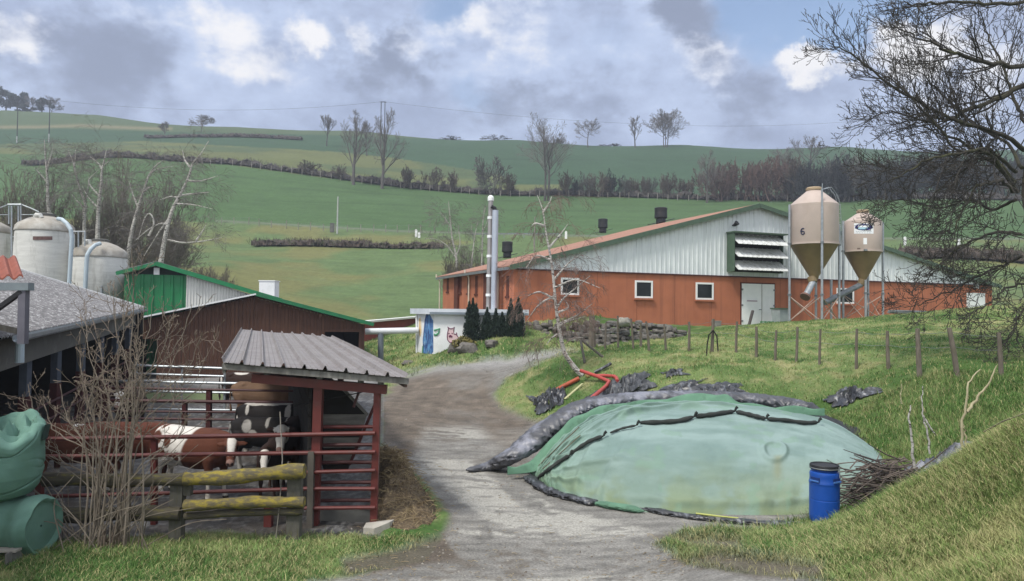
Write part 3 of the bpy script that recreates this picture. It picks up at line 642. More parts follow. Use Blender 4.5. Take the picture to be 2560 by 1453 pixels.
# ================================================================== feed silos on legs (by the red barn)
def leg_silo(cx, d, rpx, ytop, yshoulder, ycyl, ycone, ylegs, legs, lab, mouth):
    c = at(cx, ycyl, d); s = d / FPX; r = rpx * s; Zf = lambda y: at(cx, y, d)[2]
    base = np.array([c[0], c[1], Zf(ylegs) - .4]); t = thing('feed_silo', lab, 'feed silo', base, 'tan feed silos standing on steel legs by the barn')
    b = MB(); b.lathe((c[0], c[1], 0), [(r * .99, Zf(ycyl)), (r, Zf(ycyl) + .03), (r, Zf(yshoulder)), (r * .98, Zf(yshoulder) + .05), (r * .30, Zf(ytop) - .08), (r * .28, Zf(ytop))], 40); smooth_by_angle(b.build('tank', M['silo_tan'], t), 25)
    b = MB(); b.lathe((c[0], c[1], 0), [(r * .33, Zf(ytop) - .06), (r * .34, Zf(ytop) + .05), (r * .28, Zf(ytop) + .11)], 28); b.build('lid', mat('ochre_lid', (.36, .27, .17)), t)
    b = MB(); b.lathe((c[0], c[1], 0), [(r * .17, Zf(ycone) - .15), (r * .19, Zf(ycone)), (r * .98, Zf(ycyl) - .03), (r * 1.02, Zf(ycyl) - .02), (r * 1.02, Zf(ycyl) + .02)], 40); smooth_by_angle(b.build('hopper', M['silo_cone'], t), 25)
    b = MB(); b.lathe((c[0], c[1], 0), [(r * 1.03, Zf(ycyl) - .03), (r * 1.03, Zf(ycyl) + .06)], 40); b.build('ring', M['silo_tan'], t)
    L = []
    for k, (lx, dd, yt) in enumerate(legs):
        p0 = at(lx, ylegs + 14, d + dd); p1 = at(lx, yt, d + dd); p0[0] = p1[0]
        b = MB(); b.tube([p0, (p0 + p1) / 2, p1], .065, 10); lg = b.build('leg', M['galv'], t); L.append((p0, p1))
        b = MB(); b.lathe((p1[0], p1[1], Zf(ycyl) + .02), [(.10, -.05), (.10, .05)], 10); b.lathe((p1[0], p1[1], Zf(ylegs - 62)), [(.10, -.05), (.10, .05)], 10); b.build('collar', M['galv_dull'], lg)
    for i, j in ((0, 1), (1, 2), (2, 3), (3, 0)):
        if j < len(L) and i < len(L):
            b = MB(); A, B_ = L[i], L[j]; h0, h1 = Zf(ylegs + 4), Zf(ylegs - 58)
            b.tube([(A[0][0], A[0][1], h1), (B_[0][0], B_[0][1], h0)], .025, 5); b.tube([(A[0][0], A[0][1] + .05, h0), (B_[0][0], B_[0][1] + .05, h1)], .025, 5); b.build('cross_brace', mat('brace_rusty', (.42, .33, .27), (.34, .24, .19), 4, .6), t)
    return t, c, s, r, Zf
t, c, s, r, Zf = leg_silo(2035, 40, 58, 474, 514, 612, 692, 800, [(1974, -.2, 512), (2055, -1.25, 516), (2098, .2, 560), (2040, 1.25, 600)], 'larger tan silo marked 6, its hopper over a short slanting spout', 0)
q0 = at(2030, 694, 40); q1 = at(2032, 706, 39.9); b = MB(); b.tube([q0, q1], [.25, .22], 14); b.build('boot', M['silo_cone'], t)
b = MB(); q2 = at(2013, 742, 39.4); b.tube([q1, (q1 + q2) / 2, q2], .17, 14); b.build('spout', M['galv'], t)
b = MB(); dd = (q2 - q1) / np.linalg.norm(q2 - q1); b.lathe(q2 - dd * .12, [(.18, 0), (.27, .05), (.27, .16)], 16, dd); b.build('spout_rim', mat('rim_brown', (.16, .09, .07)), t)
b = MB(); b.tube([at(2055, 520, 38.75), at(2055, 472, 38.7)], .05, 8); b.tube([at(2055, 472, 38.7), at(2056, 459, 38.7)], .02, 6); b.build('vent_rod', M['galv'], t)
b = MB()
for dx in (0, 7):
    b.tube([at(2057 + dx * .5, 473, 40), at(2072 + dx, 468, 40.3), at(2088 + dx, 490, 40.6), at(2094 + dx, 515, 40.7), at(2096 + dx, 560, 40.8), at(2096 + dx, 612, 40.8)], .018, 5)
for k in range(9): b.tube([at(2094, 512 + 11 * k, 40.75), at(2103, 512 + 11 * k, 40.75)], .014, 4)
for k in range(4): b.tube([at(2066 + 8 * k, 470 + 5 * k * (k > 1), 40.2), at(2072 + 8 * k, 474 + 8 * k, 40.2)], .014, 4)
b.build('ladder', M['galv'], t)
# the number, as a thin painted mark lying on the tank
def on_tank(c, r, px, py, d):
    ry = ray(px, py); A = ry[0] ** 2 + ry[1] ** 2; B_ = 2 * (ry[0] * (EYE[0] - c[0]) + ry[1] * (EYE[1] - c[1])); C_ = (EYE[0] - c[0]) ** 2 + (EYE[1] - c[1]) ** 2 - r * r
    tt = (-B_ - math.sqrt(max(B_ * B_ - 4 * A * C_, 0))) / (2 * A); return EYE + ry * tt
def decal(name, c, r, poly_px, m, parent, lift=.008, n=14):
    """strip mark: rows of (left px, right px, py) wrapped on the tank"""
    b = MB(); P_ = []
    for x0, x1, y in poly_px: P_.append([on_tank(c, r + lift, x0 + (x1 - x0) * k / n, y, 0) for k in range(n + 1)])
    b.grid(P_); return b.build(name, m, parent)
M['ink'] = mat('navy_print', (.025, .03, .07)); M['ink_blue'] = mat('blue_print', (.008, .012, .12)); M['sticker'] = mat('white_sticker', (.80, .82, .84), (.78, .8, .82), 3, .4); M['sticker_sky'] = mat('pale_blue_print', (.33, .55, .66)); M['sticker_grey'] = mat('grey_print', (.45, .48, .52))
b = MB(); pts = []
for (x, y) in ((2010, 571.5), (2007, 571), (2004, 573), (2002.6, 576), (2002.4, 580), (2003, 584), (2006, 586), (2009, 585.5), (2011, 582.5), (2010, 579.5), (2007, 578), (2004, 579), (2002.6, 581.5)):
    pts.append(on_tank(c, r + .012, x, y, 0))
b.tube(pts, .033, 6); b.build('number', M['ink'], t)
t, c, s, r, Zf = leg_silo(2157, 42, 44, 530, 556, 630, 699, 796, [(2108, -.1, 552), (2207, -.1, 556), (2170, 1.0, 620), (2164, -1.0, 700)], 'smaller tan silo bearing a white sticker with a blue oval', 0)
decal('sticker', c, r, [(2135, 2184, 558.5), (2135, 2184, 584.5)], M['sticker'], t, .006)
el = [(2159.5 - 22 * math.sqrt(max(1 - ((y - 568.2) / 8.3) ** 2, 0)), 2159.5 + 22 * math.sqrt(max(1 - ((y - 568.2) / 8.3) ** 2, 0)), y) for y in np.linspace(560.0, 576.4, 13)]
decal('oval_logo', c, r, el, M['ink_blue'], t, .010)
decal('logo_print', c, r, [(2146, 2173, 564), (2144.5, 2174, 566), (2145, 2172, 568.5)], M['sticker'], t, .014)
decal('logo_print', c, r, [(2145, 2170, 568.7), (2144.5, 2168, 571.5), (2150, 2165, 573.5)], M['sticker_sky'], t, .014)
for k in range(9): decal('small_print', c, r, [(2140 + 4.4 * k, 2143 + 4.4 * k, 578.2), (2140 + 4.4 * k, 2143 + 4.4 * k, 580)], M['sticker_grey'], t, .010, 2)
for k in range(6): decal('small_print', c, r, [(2142 + 6.3 * k, 2144.5 + 6.3 * k, 581.5), (2142 + 6.3 * k, 2144.5 + 6.3 * k, 583)], M['sticker_grey'], t, .010, 2)
decal('sticker', c, r, [(2158.5, 2167.5, 595), (2158.5, 2167.5, 611)], M['sticker'], t, .006)
decal('name_plate', c, r, [(2143, 2151, 620), (2143, 2151, 623.5)], mat('plate_brown', (.14, .10, .08)), t, .006)
b = MB(); q0 = at(2152, 712, 42); q1 = at(2062, 757, 40.6); b.tube([at(2157, 700, 42), q0], [.24, .2], 14); b.build('boot', M['silo_cone'], t)
b = MB(); b.tube([q0, (q0 + q1) / 2, q1], .155, 14); b.build('auger_tube', M['galv_dull'], t)
b = MB(); qm = at(2086, 746, 41); dd = (q1 - q0) / np.linalg.norm(q1 - q0); b.lathe(qm, [(.2, -.1), (.2, .1)], 14, dd); b.build('clamp', M['galv_dull'], t)
b = MB(); b.tube([at(2078, 700, 41), at(2078, 812, 41)], .07, 8); b.build('support_post', M['galv'], t)
# ================================================================== painted white hut
FH = Frame(at(1085, 800, 36.9)[:2], (1.0, -.05))
zt = FH.hit(1085, 786)[1]; aR = FH.hit(1320, 786)[0]
hut = thing('painted_hut', 'white flat-roofed hut with a pink pig and blue figures painted on it', 'hut', FH.W(aR / 2, 1.3))
sideL = at(1040, 800, 39.4) - FH.W(0, 0); sideL[2] = 0
b = MB(); A0 = FH.W(0, .2); A1 = FH.W(aR - .15, .2); A2 = A1 + sideL; A3 = A0 + sideL
V = [A0, A1, A2, A3] + [np.array([q[0], q[1], zt]) for q in (A0, A1, A2, A3)]
b.add(V, [(0, 1, 5, 4), (1, 2, 6, 5), (2, 3, 7, 6), (3, 0, 4, 7), (4, 5, 6, 7)]); b.build('wall', M['white_paint'], hut)
b = MB(); o1 = FH.n * .25; ov = [FH.W(-.22, zt + .003) + o1, FH.W(aR + .05, zt + .003) + o1, A2 * [1, 1, 0] + [.2, .2, zt + .003], A3 * [1, 1, 0] + [-.35, .2, zt + .003]]
b.prism(ov, (0, 0, .28)); b.build('roof_slab', mat('slab_white', (.62, .66, .70), (.5, .54, .58), 1.5, .6), hut)
b = MB(); b.bar(FH.W(-.18, zt + .06) + FH.n * .26, FH.W(aR, zt + .06) + FH.n * .26, .04, .12); b.build('drip_edge', mat('slab_edge', (.20, .24, .27), (.16, .19, .22), 2, .6), hut)
sd_n = np.cross(sideL / np.linalg.norm(sideL), (0, 0, 1.0)); sd_n = sd_n if sd_n[0] < 0 else -sd_n
def HW(px, py, o=.006): a, z = FH.hit(px, py); return FH.W(a, z, o)
FL = Frame(A3[:2], (A0 - A3)[:2])
def LW(px, py, o=.006): a, z = FL.hit(px, py); return FL.W(a, z, o)
def mural(pts, name, m, fn=HW, o=.006, th=.004):
    P_ = [fn(x, y, o) for x, y in pts]; nn = FH.n if fn is HW else FL.n; b = MB(); b.prism(P_, -nn * th); return b.build(name, m, hut)
M['mu_blue'] = mat('mural_blue', (.10, .26, .50), (.025, .06, .20), 3.5, .8, stretch=(2, 2, .8), lo=.42, hi=.55, c3=(.35, .5, .65), s3=4, lo3=.58, hi3=.66); M['mu_yel'] = mat('mural_yellow', (.66, .45, .20), (.72, .6, .42), 3, .8); M['mu_pink'] = mat('mural_pink', (.66, .46, .48), (.70, .54, .55), 3, .8); M['mu_line'] = mat('mural_line', (.16, .04, .09)); M['mu_green'] = mat('mural_green', (.06, .26, .14), (.10, .33, .18), 3, .8)
# figures painted round the corner: one part on the side wall, one on the front
mural([(1062, 800), (1066, 783), (1072, 781), (1083, 802), (1083.5, 880), (1072, 893), (1058, 896), (1057, 850), (1060, 820)], 'mural_figure', M['mu_blue'], LW)
mural([(1047, 798), (1051, 793), (1053, 800), (1054, 830), (1051, 843), (1048, 836)], 'mural_figure', M['mu_yel'], LW)
mural([(1056, 866), (1059, 862), (1058, 884), (1054, 890)], 'mural_figure', M['mu_green'], LW)
# green bird-like swoosh
b = MB(); b.tube([HW(*q, .012) for q in ((1086, 838), (1092, 838), (1094, 833))], .045, 5)
b.build('mural_stroke', M['mu_green'], hut)
b = MB(); b.tube([HW(*q, .012) for q in ((1085, 836), (1090, 838), (1096, 834), (1099, 822), (1085, 826))], .05, 5); b.build('mural_stroke', M['mu_green'], hut)
pig = [(1118, 840), (1119, 832), (1121, 822), (1119, 817), (1124, 822), (1130, 822), (1136, 818), (1134, 827), (1135, 835), (1141, 836), (1147, 846), (1147, 853), (1134, 856), (1124, 856), (1119, 850)]
mural(pig, 'mural_pig', M['mu_pink'])
b = MB(); b.tube([HW(x, y, .014) for x, y in pig + pig[:1]], .022, 5); b.tube([HW(x, y, .014) for x, y in ((1122, 841), (1126, 838.5), (1130, 841), (1129, 843), (1126, 840.5), (1123, 843))], .03, 5); b.tube([HW(x, y, .014) for x, y in ((1121, 834), (1124, 833.5))], .02, 5); b.tube([HW(x, y, .014) for x, y in ((1129, 834), (1132, 833.5))], .02, 5); b.tube([HW(x, y, .014) for x, y in ((1141, 836), (1142, 833), (1140.5, 832))], .02, 5); b.build('mural_outline', M['mu_line'], hut)
b = MB(); p0 = LW(1044, 905, .06); p1 = LW(1044, 788, .06); b.tube([p0, p1], .05, 8); b.build('downpipe', M['white_paint'], hut)
# pipe bridge from hut to brown barn
b = MB(); p0 = at(913, 829, 38.5); p1 = at(1046, 826, 38.8); b.tube([p0, (p0 + p1) / 2, p1], .16, 16); pb = thing('pipe_bridge', 'white overhead pipe on a grey stanchion between brown barn and painted hut', 'pipe', at(952, 905, 38.5))
b.build('pipe', mat('white_pipe', (.68, .70, .71), (.60, .62, .63), 2, .4), pb)
b = MB(); q = p0 + (p1 - p0) * .29; b.tube([at(952, 915, q[1]), (q[0] + .0, q[1], q[2] - .1)], .15, 12); b.build('stanchion', mat('grey_stanchion', (.17, .20, .23), (.14, .165, .19), 2, .55), pb)
# low red wall with white coping behind
lw = thing('low_wall', 'low sloping red wall with a white coping behind the overhead pipe', 'wall', at(975, 840, 49))
p0, p1 = at(908, 808, 46), at(1048, 795, 54); b = MB(); b.prism([p0, p1, p1 - [0, 0, 1.6], p0 - [0, 0, 1.6]], (0, .3, 0)); b.build('wall', mat('faded_red', (.27, .07, .055), (.22, .06, .05), 2, .85), lw)
b = MB(); b.bar(p0 + [0, .12, .08], p1 + [0, .12, .08], .5, .12); b.build('coping', M['white_clean'], lw)
b = MB(); q = at(673, 724, 41); b.box(q, (.85, .8, .9)); b.box(q + [0, 0, .47], (.92, .87, .05)); tag(b.build('roof_cowl', M['white_paint'], loc=q), 'pale square cowl rising behind the brown barn roof ridge', 'roof vent')
# ================================================================== brown timber barn and green barn behind
FT = Frame(at(360, 800, 33.0)[:2], (1.0, .346)); _z = lambda px, py: FT.hit(px, py)
aL, zL = FT.hit(358, 800); aA, zA = FT.hit(640, 741); aE, zE = FT.hit(912, 812)
tb = thing('timber_barn', 'low brown timber barn with green roof edge and dark doorways', 'barn', FT.W(aA, .6))
rfz = lambda a: zL + (zA - zL) * (a - aL) / (aA - aL) if a < aA else zA + (zE - zA) * (a - aA) / (aE - aA)
o0a, o0b = FT.hit(348, 850)[0], FT.hit(393, 850)[0]; o1a, o1b = FT.hit(812, 850)[0], FT.hit(897, 850)[0]
ztop1 = FT.hit(850, 830)[1]; ztop0 = FT.hit(370, 848)[1]; zsill1 = FT.hit(850, 900)[1]
b = MB()
def boards(a0, a1, zb, zt):
    a = a0; rr = random.Random(int(a0 * 100))
    while a < a1 - .01:
        e = min(a + .17, a1); o = rr.uniform(0, .02)
        b.add([FT.W(a, zb, o), FT.W(e - .008, zb, o), FT.W(e - .008, zt(e) if callable(zt) else zt, o), FT.W(a, zt(a) if callable(zt) else zt, o), FT.W(a, zb, o - .04), FT.W(e - .008, zb, o - .04), FT.W(e - .008, zt(e) if callable(zt) else zt, o - .04), FT.W(a, zt(a) if callable(zt) else zt, o - .04)], [(0, 1, 2, 3), (5, 4, 7, 6), (4, 0, 3, 7), (1, 5, 6, 2), (3, 2, 6, 7)]); a = e
boards(o0b, o1a, .2, rfz); boards(aL, o0b, ztop0, rfz); boards(o1a, o1b, ztop1, rfz); boards(o1b, aE, .2, rfz)
b.build('boarded_wall', M['timber_brown'], tb)
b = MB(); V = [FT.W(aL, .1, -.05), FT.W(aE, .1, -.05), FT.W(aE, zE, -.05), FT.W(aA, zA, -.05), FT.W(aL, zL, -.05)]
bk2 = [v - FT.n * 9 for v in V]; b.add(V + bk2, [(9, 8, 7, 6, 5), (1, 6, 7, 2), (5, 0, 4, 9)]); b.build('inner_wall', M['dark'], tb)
M['purlin'] = mat('green_roof', (.02, .16, .065), (.018, .13, .055), 3, .5)
def roofbit(p, L, S): slope_sheet(b, p, L, S, (0, 0, 1), .3, .04, False)
b = MB(); roofbit(FT.W(aA, zA + .10, .35), -FT.n * 9.3, FT.W(aE + .35, zE + .02, .35) - FT.W(aA, zA + .10, .35)); roofbit(FT.W(aL - .3, zL + .04, .35), -FT.n * 9.3, FT.W(aA, zA + .10, .35) - FT.W(aL - .3, zL + .04, .35)); b.build('roof', M['galv_dull'], tb)
b = MB(); b.bar(FT.W(aA, zA + .10, .38), FT.W(aE + .38, zE + .02, .38), .05, .17); b.build('verge_board', mat('verge_green', (.012, .16, .062), (.014, .13, .052), 3, .5), tb)
b = MB(); b.bar(FT.W(aL - .3, zL + .06, .38), FT.W(aA, zA + .10, .38), .05, .07); b.build('verge_trim', M['white_paint'], tb)
for px, py in ((420, 800), (560, 768), (700, 770), (800, 800)):
    a, z = FT.hit(px, py, .2); b = MB(); b.box(FT.W(a, rfz(a) - .12, .19), (.10, .3, .16), FT.u, FT.n); b.build('purlin_end', M['timber_brown'], tb)
b = MB(); fbox(b, FT, o1a - .12, o1a - .005, zsill1 - 1, ztop1 + .1, .022, .06); fbox(b, FT, o1a - .12, o1b + .12, ztop1 + .005, ztop1 + .12, .024, .065); fbox(b, FT, o1b + .005, o1b + .12, zsill1 - 1, ztop1 + .1, .022, .06); b.build('doorway_trim', M['timber_brown'], tb)
# green barn behind
FG = Frame(at(310, 800, 34.0)[:2], (1.0, .346)); a0, zg0 = FG.hit(311, 684); aP, zP = FG.hit(392, 664); a1, zg1 = FG.hit(466, 684); a2, zg2 = FG.hit(640, 738)
gb = thing('green_barn', 'bright green clad gable with white ribbed side panel rising behind the brown barn', 'barn', FG.W(aP, 1))
zg = lambda a: zg0 + (zP - zg0) * (a - a0) / (aP - a0) if a < aP else zP + (zg2 - zP) * (a - aP) / (a2 - aP)
zlow = lambda px, py: FG.hit(px, py)[1]
cut = zlow(392, 687)
b = MB(); clad(b, FG, a0, a1, lambda a: .8, lambda a: cut, .42, .05, 0); b.build('green_cladding', M['green_bright'], gb)
b = MB(); clad(b, FG, a1 + .01, a2, lambda a: .8, lambda a: zg(a) - .04, .13, .03, 0, True); b.build('white_cladding', mat('white_corrugated', (.62, .62, .58), (.56, .56, .53), 2, .5, c3=(.45, .45, .42), s3=1.5, lo3=.5, hi3=.8, stretch3=(4, 4, .4)), gb)
b = MB(); b.add([FG.W(a0, cut, -.3), FG.W(a1, cut, -.3), FG.W(a1, zg(a1), -.3), FG.W(aP, zP, -.3), FG.W(a0, zg0, -.3)], [(0, 1, 2, 3, 4)]); b.build('dark_gable', mat('dark_green_gable', (.03, .05, .045)), gb)
b = MB(); fbox(b, FG, aP - .12, aP + .12, cut, zP - .1, -.1, .03); b.build('gable_post', M['white_paint'], gb)
b = MB(); b.bar(FG.W(a0 - .3, zg0 - .02, .3), FG.W(aP, zP + .07, .3), .06, .16); b.bar(FG.W(aP, zP + .07, .3), FG.W(a2 + 1.2, zg2 - .25, .3), .06, .2); b.build('verge_board', mat('verge_green_b', (.012, .20, .075), (.014, .16, .06), 3, .45), gb)
b = MB(); slope_sheet(b, FG.W(a0 - .3, zg0 + .05, .3), -FG.n * 7, FG.W(aP, zP + .15, .3) - FG.W(a0 - .3, zg0 + .05, .3), (0, 0, 1), .3, .04, False); slope_sheet(b, FG.W(aP, zP + .15, .3), -FG.n * 7, FG.W(a2 + 1, zg2 - .15, .3) - FG.W(aP, zP + .15, .3), (0, 0, 1), .3, .04, False); b.build('roof', M['galv_dull'], gb)
b = MB(); b.box(FG.W((a0 + a1) / 2, 2.2, -3.5), (a1 - a0 - .1, 6.4, 3.2), FG.u, FG.n); b.build('body_wall', M['green_bright'], gb)
# ================================================================== white fibreglass silos at the far left
def white_silo(cx, d, rpx, ytop, yband, ybot, lab):
    c = at(cx, yband, d); s = d / FPX; r = rpx * s; Zf = lambda y: at(cx, y, d)[2]; g = g1(c[0], c[1])
    t = thing('white_silo', lab, 'silo', (c[0], c[1], g), 'weathered pale silos behind the cattle shed')
    prof = [(r * .975, Zf(ybot)), (r * .985, Zf(ybot) + .05)]
    for k in range(13):
        q = k / 12; prof.append((r * (.985 + .035 * math.sin(q * 3.14) + .006 * (k % 2)), Zf(ybot) + .05 + (Zf(yband) - Zf(ybot) - .1) * q))
    b = MB(); b.lathe((c[0], c[1], 0), prof, 40); smooth_by_angle(b.build('tank', M['silo_white'], t), 40)
    zb = Zf(yband); H = Zf(ytop) - zb
    b = MB(); b.lathe((c[0], c[1], 0), [(r * 1.01, zb - .06), (r * 1.025, zb - .03), (r * 1.02, zb + .02), (r * .985, zb + H * .28), (r * .90, zb + H * .45), (r * .62, zb + H * .72), (r * .36, zb + H * .88), (r * .30, zb + H * .9), (r * .30, zb + H)], 40); smooth_by_angle(b.build('dome', M['silo_top'], t), 40)
    b = MB(); b.lathe((c[0], c[1], 0), [(r * .32, zb + H * .96), (r * .33, zb + H * 1.06), (r * .25, zb + H * 1.1)], 24); b.build('hatch', M['concrete_dark'], t)
    b = MB(); b.lathe((c[0], c[1], 0), [(r * .2, g + .9), (r * .97, Zf(ybot))], 32); b.build('hopper', M['silo_white'], t)
    for k in range(4):
        an = .6 + k * math.pi / 2; q = np.array([c[0] + r * .97 * math.cos(an), c[1] + r * .97 * math.sin(an), 0]); b = MB(); b.tube([q + [0, 0, g - .2], q + [0, 0, Zf(ybot) + .3]], .07, 8); b.build('leg', M['galv'], t)
    return t, c, r, Zf
t, c, r, Zf = white_silo(113, 36, 65, 538, 578, 735, 'tallest pale silo, with a brown name plate and a curved blue-grey fill pipe')
decal('name_plate', c, r * 1.01, [(82, 131, 591), (82, 131, 600)], mat('plate_maroon', (.10, .055, .045), (.16, .09, .08), 8, .6), t, .015)
M['fill_pipe'] = mat('blue_grey_pipe', (.42, .50, .54), (.36, .43, .47), 2, .4)
b = MB(); b.tube([at(145, 547, 35), at(155, 549, 34.9), at(168, 560, 34.8), at(177, 575, 34.7), at(180, 595, 34.7), at(177, 640, 34.7), at(173, 712, 34.7)], .095, 12); b.build('fill_pipe', M['fill_pipe'], t)
b = MB(); b.tube([at(86, 542, 35.3), at(92, 538, 35.3), at(100, 538, 35.3), at(104, 545, 35.3)], [.10, .13, .12, .09], 10); b.build('breather', M['silo_white'], t)
t, c, r, Zf = white_silo(250, 36.5, 62, 602, 642, 731, 'shorter pale silo beside the green barn, with a pale curved pipe down its front')
b = MB(); b.tube([at(250, 609, 35.4), at(238, 613, 35.1), at(226, 624, 34.9), at(218, 638, 34.8), at(216, 660, 34.8), at(213, 722, 34.8)], .095, 12); b.build('fill_pipe', M['fill_pipe'], t)
b = MB(); b.tube([at(212, 612, 35.8), at(216, 603, 35.8), at(223, 603, 35.8), at(226, 612, 35.8)], [.09, .12, .12, .09], 10); b.build('breather', M['silo_white'], t)
t, c, r, Zf = white_silo(-42, 36.2, 62, 545, 580, 735, 'pale silo cut off by the edge of the view, beyond the caged ladder')
def ladder(pxs, ys, d, lab, cage):
    t = thing('ladder', lab, 'ladder', at(pxs[0], ys[1], d)); xs = pxs; b = MB()
    for x in xs: b.tube([at(x, ys[0], d), at(x, ys[1], d)], .035, 6)
    b.build('rail', M['galv'], t); b = MB(); y = ys[0] + 78
    while y < ys[1]: b.tube([at(xs[0] + 3, y, d), at(xs[-1] - 3, y, d)], .02, 5); y += 15
    b.build('rung', M['galv'], t)
    if cage:
        b = MB(); b.tube([at(20, 512, d - .3), at(54, 512, d - .3)], .05, 6); b.tube([at(20, 512, d), at(-12, 524, d), at(-30, 545, d)], .03, 5); b.tube([at(54, 512, d), at(75, 520, d), at(97, 530, d)], .03, 5); b.tube([at(52, 537, d), at(97, 537, d)], .02, 5); b.tube([at(20, 537, d), at(-20, 537, d)], .02, 5)
        for x in (22, 52): b.tube([at(x, 512, d), at(x, 560, d)], .03, 5)
        b.build('guard_rail', M['galv'], t)
    return t
ladder((29, 46), (514, 700), 35.2, 'galvanised ladder with top hoop rail between the two tall pale silos', True)
lt_ = ladder((196, 212), (579, 725), 35.6, 'slim galvanised ladder standing against the shorter pale silo', False)
b = MB(); b.tube([at(182, 579, 35.6), at(213, 579, 35.6)], .03, 5); b.tube([at(181, 655, 35.6), at(196, 655, 35.6)], .03, 5); b.build('guard_rail', M['galv'], lt_)
# ================================================================== cattle shed at the left edge
A = at(360, 772, 30); Bn = at(40, 838, 14); ax = (A - Bn) / np.linalg.norm(A - Bn); N0 = Bn - ax * 7.5
V = at(8, 664, 30) - at(360, 770, 30); V = V * 1.25
shed = thing('cattle_shed', 'open-fronted cattle shed with grey fibre-cement roof, gutter and dark interior', 'shed', (A[0] - 2.8, A[1] - 8, 0.2))
L = A - N0; upn = np.cross(L, V); upn /= np.linalg.norm(upn); upn = upn if upn[2] > 0 else -upn
b = MB(); slope_sheet(b, N0, L, V, upn, .177, .05, True, .03); b.build('roof', M['fibrecement'], shed)
b = MB(); b.bar(A + [0, .05, .06], A + V + [0, .05, .08], .28, .05, upn); b.build('verge_cap', mat('verge_grey', (.42, .43, .44), (.33, .34, .35), 3, .7), shed)
out = np.array([ax[1], -ax[0], 0]); out /= np.linalg.norm(out)
b = MB(); pr = [(-.07, .03), (-.065, -.05), (-.03, -.09), (.03, -.09), (.065, -.05), (.07, .03)]
rows = [[q + out * (o + .07) + np.array([0, 0, h - .03]) for o, h in pr] for q in (Bn - ax * 0.2, (A + Bn) / 2, A)]
b.sheet(np.array(rows), out, .012); gut = b.build('gutter', M['galv'], shed)
b = MB(); q = Bn + out * .07 + [0, 0, -.10]; b.tube([q + [0, 0, .02], q - [0, 0, .1], q - [0, 0, .42]], [.085, .075, .08], 12); b.build('outlet', M['fill_pipe'], gut)
b = MB(); p0, p1 = A - out * .25 - [0, 0, .10], N0 - out * .25 - [0, 0, .10]; b.prism([p0, p1, p1 - [0, 0, .60], p0 - [0, 0, .56]], -out * .12); b.build('fascia', mat('grey_fascia', (.135, .13, .11), (.10, .098, .085), 2, .9, c3=(.18, .175, .15), s3=2), shed)
for k, px in enumerate((66, 143, 205, 252, 290, 322)):
    lam = None
    for t in np.linspace(0, 1, 400):
        q = N0 + L * t - out * .45
        if project(q)[0] >= px: lam = q; break
    g = g1(lam[0], lam[1]); zr = lam[2] - .3; zm = g + 1.75
    b = MB(); b.box((lam[0], lam[1], (zm + zr) / 2), (.17, .17, zr - zm)); po = b.build('post', M['post_blue'], shed)
    b = MB(); b.box((lam[0], lam[1], (g - .2 + zm) / 2), (.185, .185, zm - g + .2)); b.build('painted_base', M['dark_red'], po)
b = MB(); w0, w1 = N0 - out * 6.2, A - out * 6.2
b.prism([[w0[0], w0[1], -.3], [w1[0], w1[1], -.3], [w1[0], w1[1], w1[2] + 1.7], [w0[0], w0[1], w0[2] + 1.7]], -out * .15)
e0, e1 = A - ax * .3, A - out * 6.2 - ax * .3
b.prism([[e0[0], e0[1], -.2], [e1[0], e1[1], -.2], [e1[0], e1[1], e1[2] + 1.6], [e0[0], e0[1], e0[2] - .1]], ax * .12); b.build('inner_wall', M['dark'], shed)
for hgt in (.45, .85, 1.25):
    b = MB(); q0, q1 = N0 - out * .35, A - out * .35; b.tube([[q0[0], q0[1], .1 + hgt], [(q0[0] + q1[0]) / 2, (q0[1] + q1[1]) / 2, .2 + hgt], [q1[0], q1[1], .45 + hgt]], .03, 6); b.build('feed_rail', M['dark_red'], shed)
# ---- steel canopy frame in front of it
cf = thing('canopy_frame', 'grey steel canopy frame with diagonal brace carrying a strip of red tiles', 'canopy', at(60, 835, 12.2))
d = 12.2; b = MB(); p0, p1 = at(-420, 716, d), at(78, 717, d); b.bar(p0, p1, .16, .125); b.build('beam', mat('beam_grey', (.20, .235, .25), (.16, .19, .205), 4, .5), cf)
b = MB(); b.bar(at(60, 722, d), at(57, 860, d), .12, .115, (0, 1, 0)); b.build('post', mat('post_lilac', (.13, .125, .15), (.10, .098, .12), 3, .5), cf)
b = MB(); b.bar(at(56, 728, d - .02), at(-130, 862, d - .02), .07, .085, (0, 1, 0)); b.build('brace', M['black_plastic'], cf)
b = MB(); p0, p1 = at(58, 696, d - .05), at(-420, 696, d - .05); slope_sheet(b, p0, p1 - p0, np.array([-1.2, 1.6, .42]), (0, 0, 1), .2, .07, True, .03); b.build('tiled_roof', M['tile_red'], cf)
b = MB(); b.bar(at(-60, 806, 12.6), at(45, 828, 12.6), .05, .10); b.build('edge_board', M['wood_grey'], cf)
# ================================================================== feeding shelter
BL, BR, TL, TR = at(552, 905, 12.6), at(1020, 943, 12.6), at(603, 824, 26), at(829, 849, 26)
sh = thing('feeding_shelter', 'long lean cattle shelter with ribbed steel roof on red posts over a hay trough', 'shelter', (BR[0] - .6, 13, 0))
slope_up = np.array([.1, 0, 1.0]); slope_up /= np.linalg.norm(slope_up)
b = MB(); slope_sheet(b, BL, BR - BL, TL - BL, slope_up, 3.2 / 9.0, .07, False, .006, sag=.010, seed=3); b.build('roof', M['shelter_sheet'], sh)
M['board'] = mat('weathered_board', (.20, .195, .18), (.12, .115, .105), 2.5, .9, .3, .006, stretch=(5, 5, 1))
b = MB(); dn = np.array([0, 0, -.10]); b.bar(BL + dn + [0, .08, .02], BR + dn + [0, .08, .02], .05, .10); b.build('fascia', M['board'], sh)
b = MB(); b.bar(BL + dn + [.02, .1, -.02], TL + dn + [.02, 0, -.02], .05, .16); b.build('side_fascia', M['board'], sh)
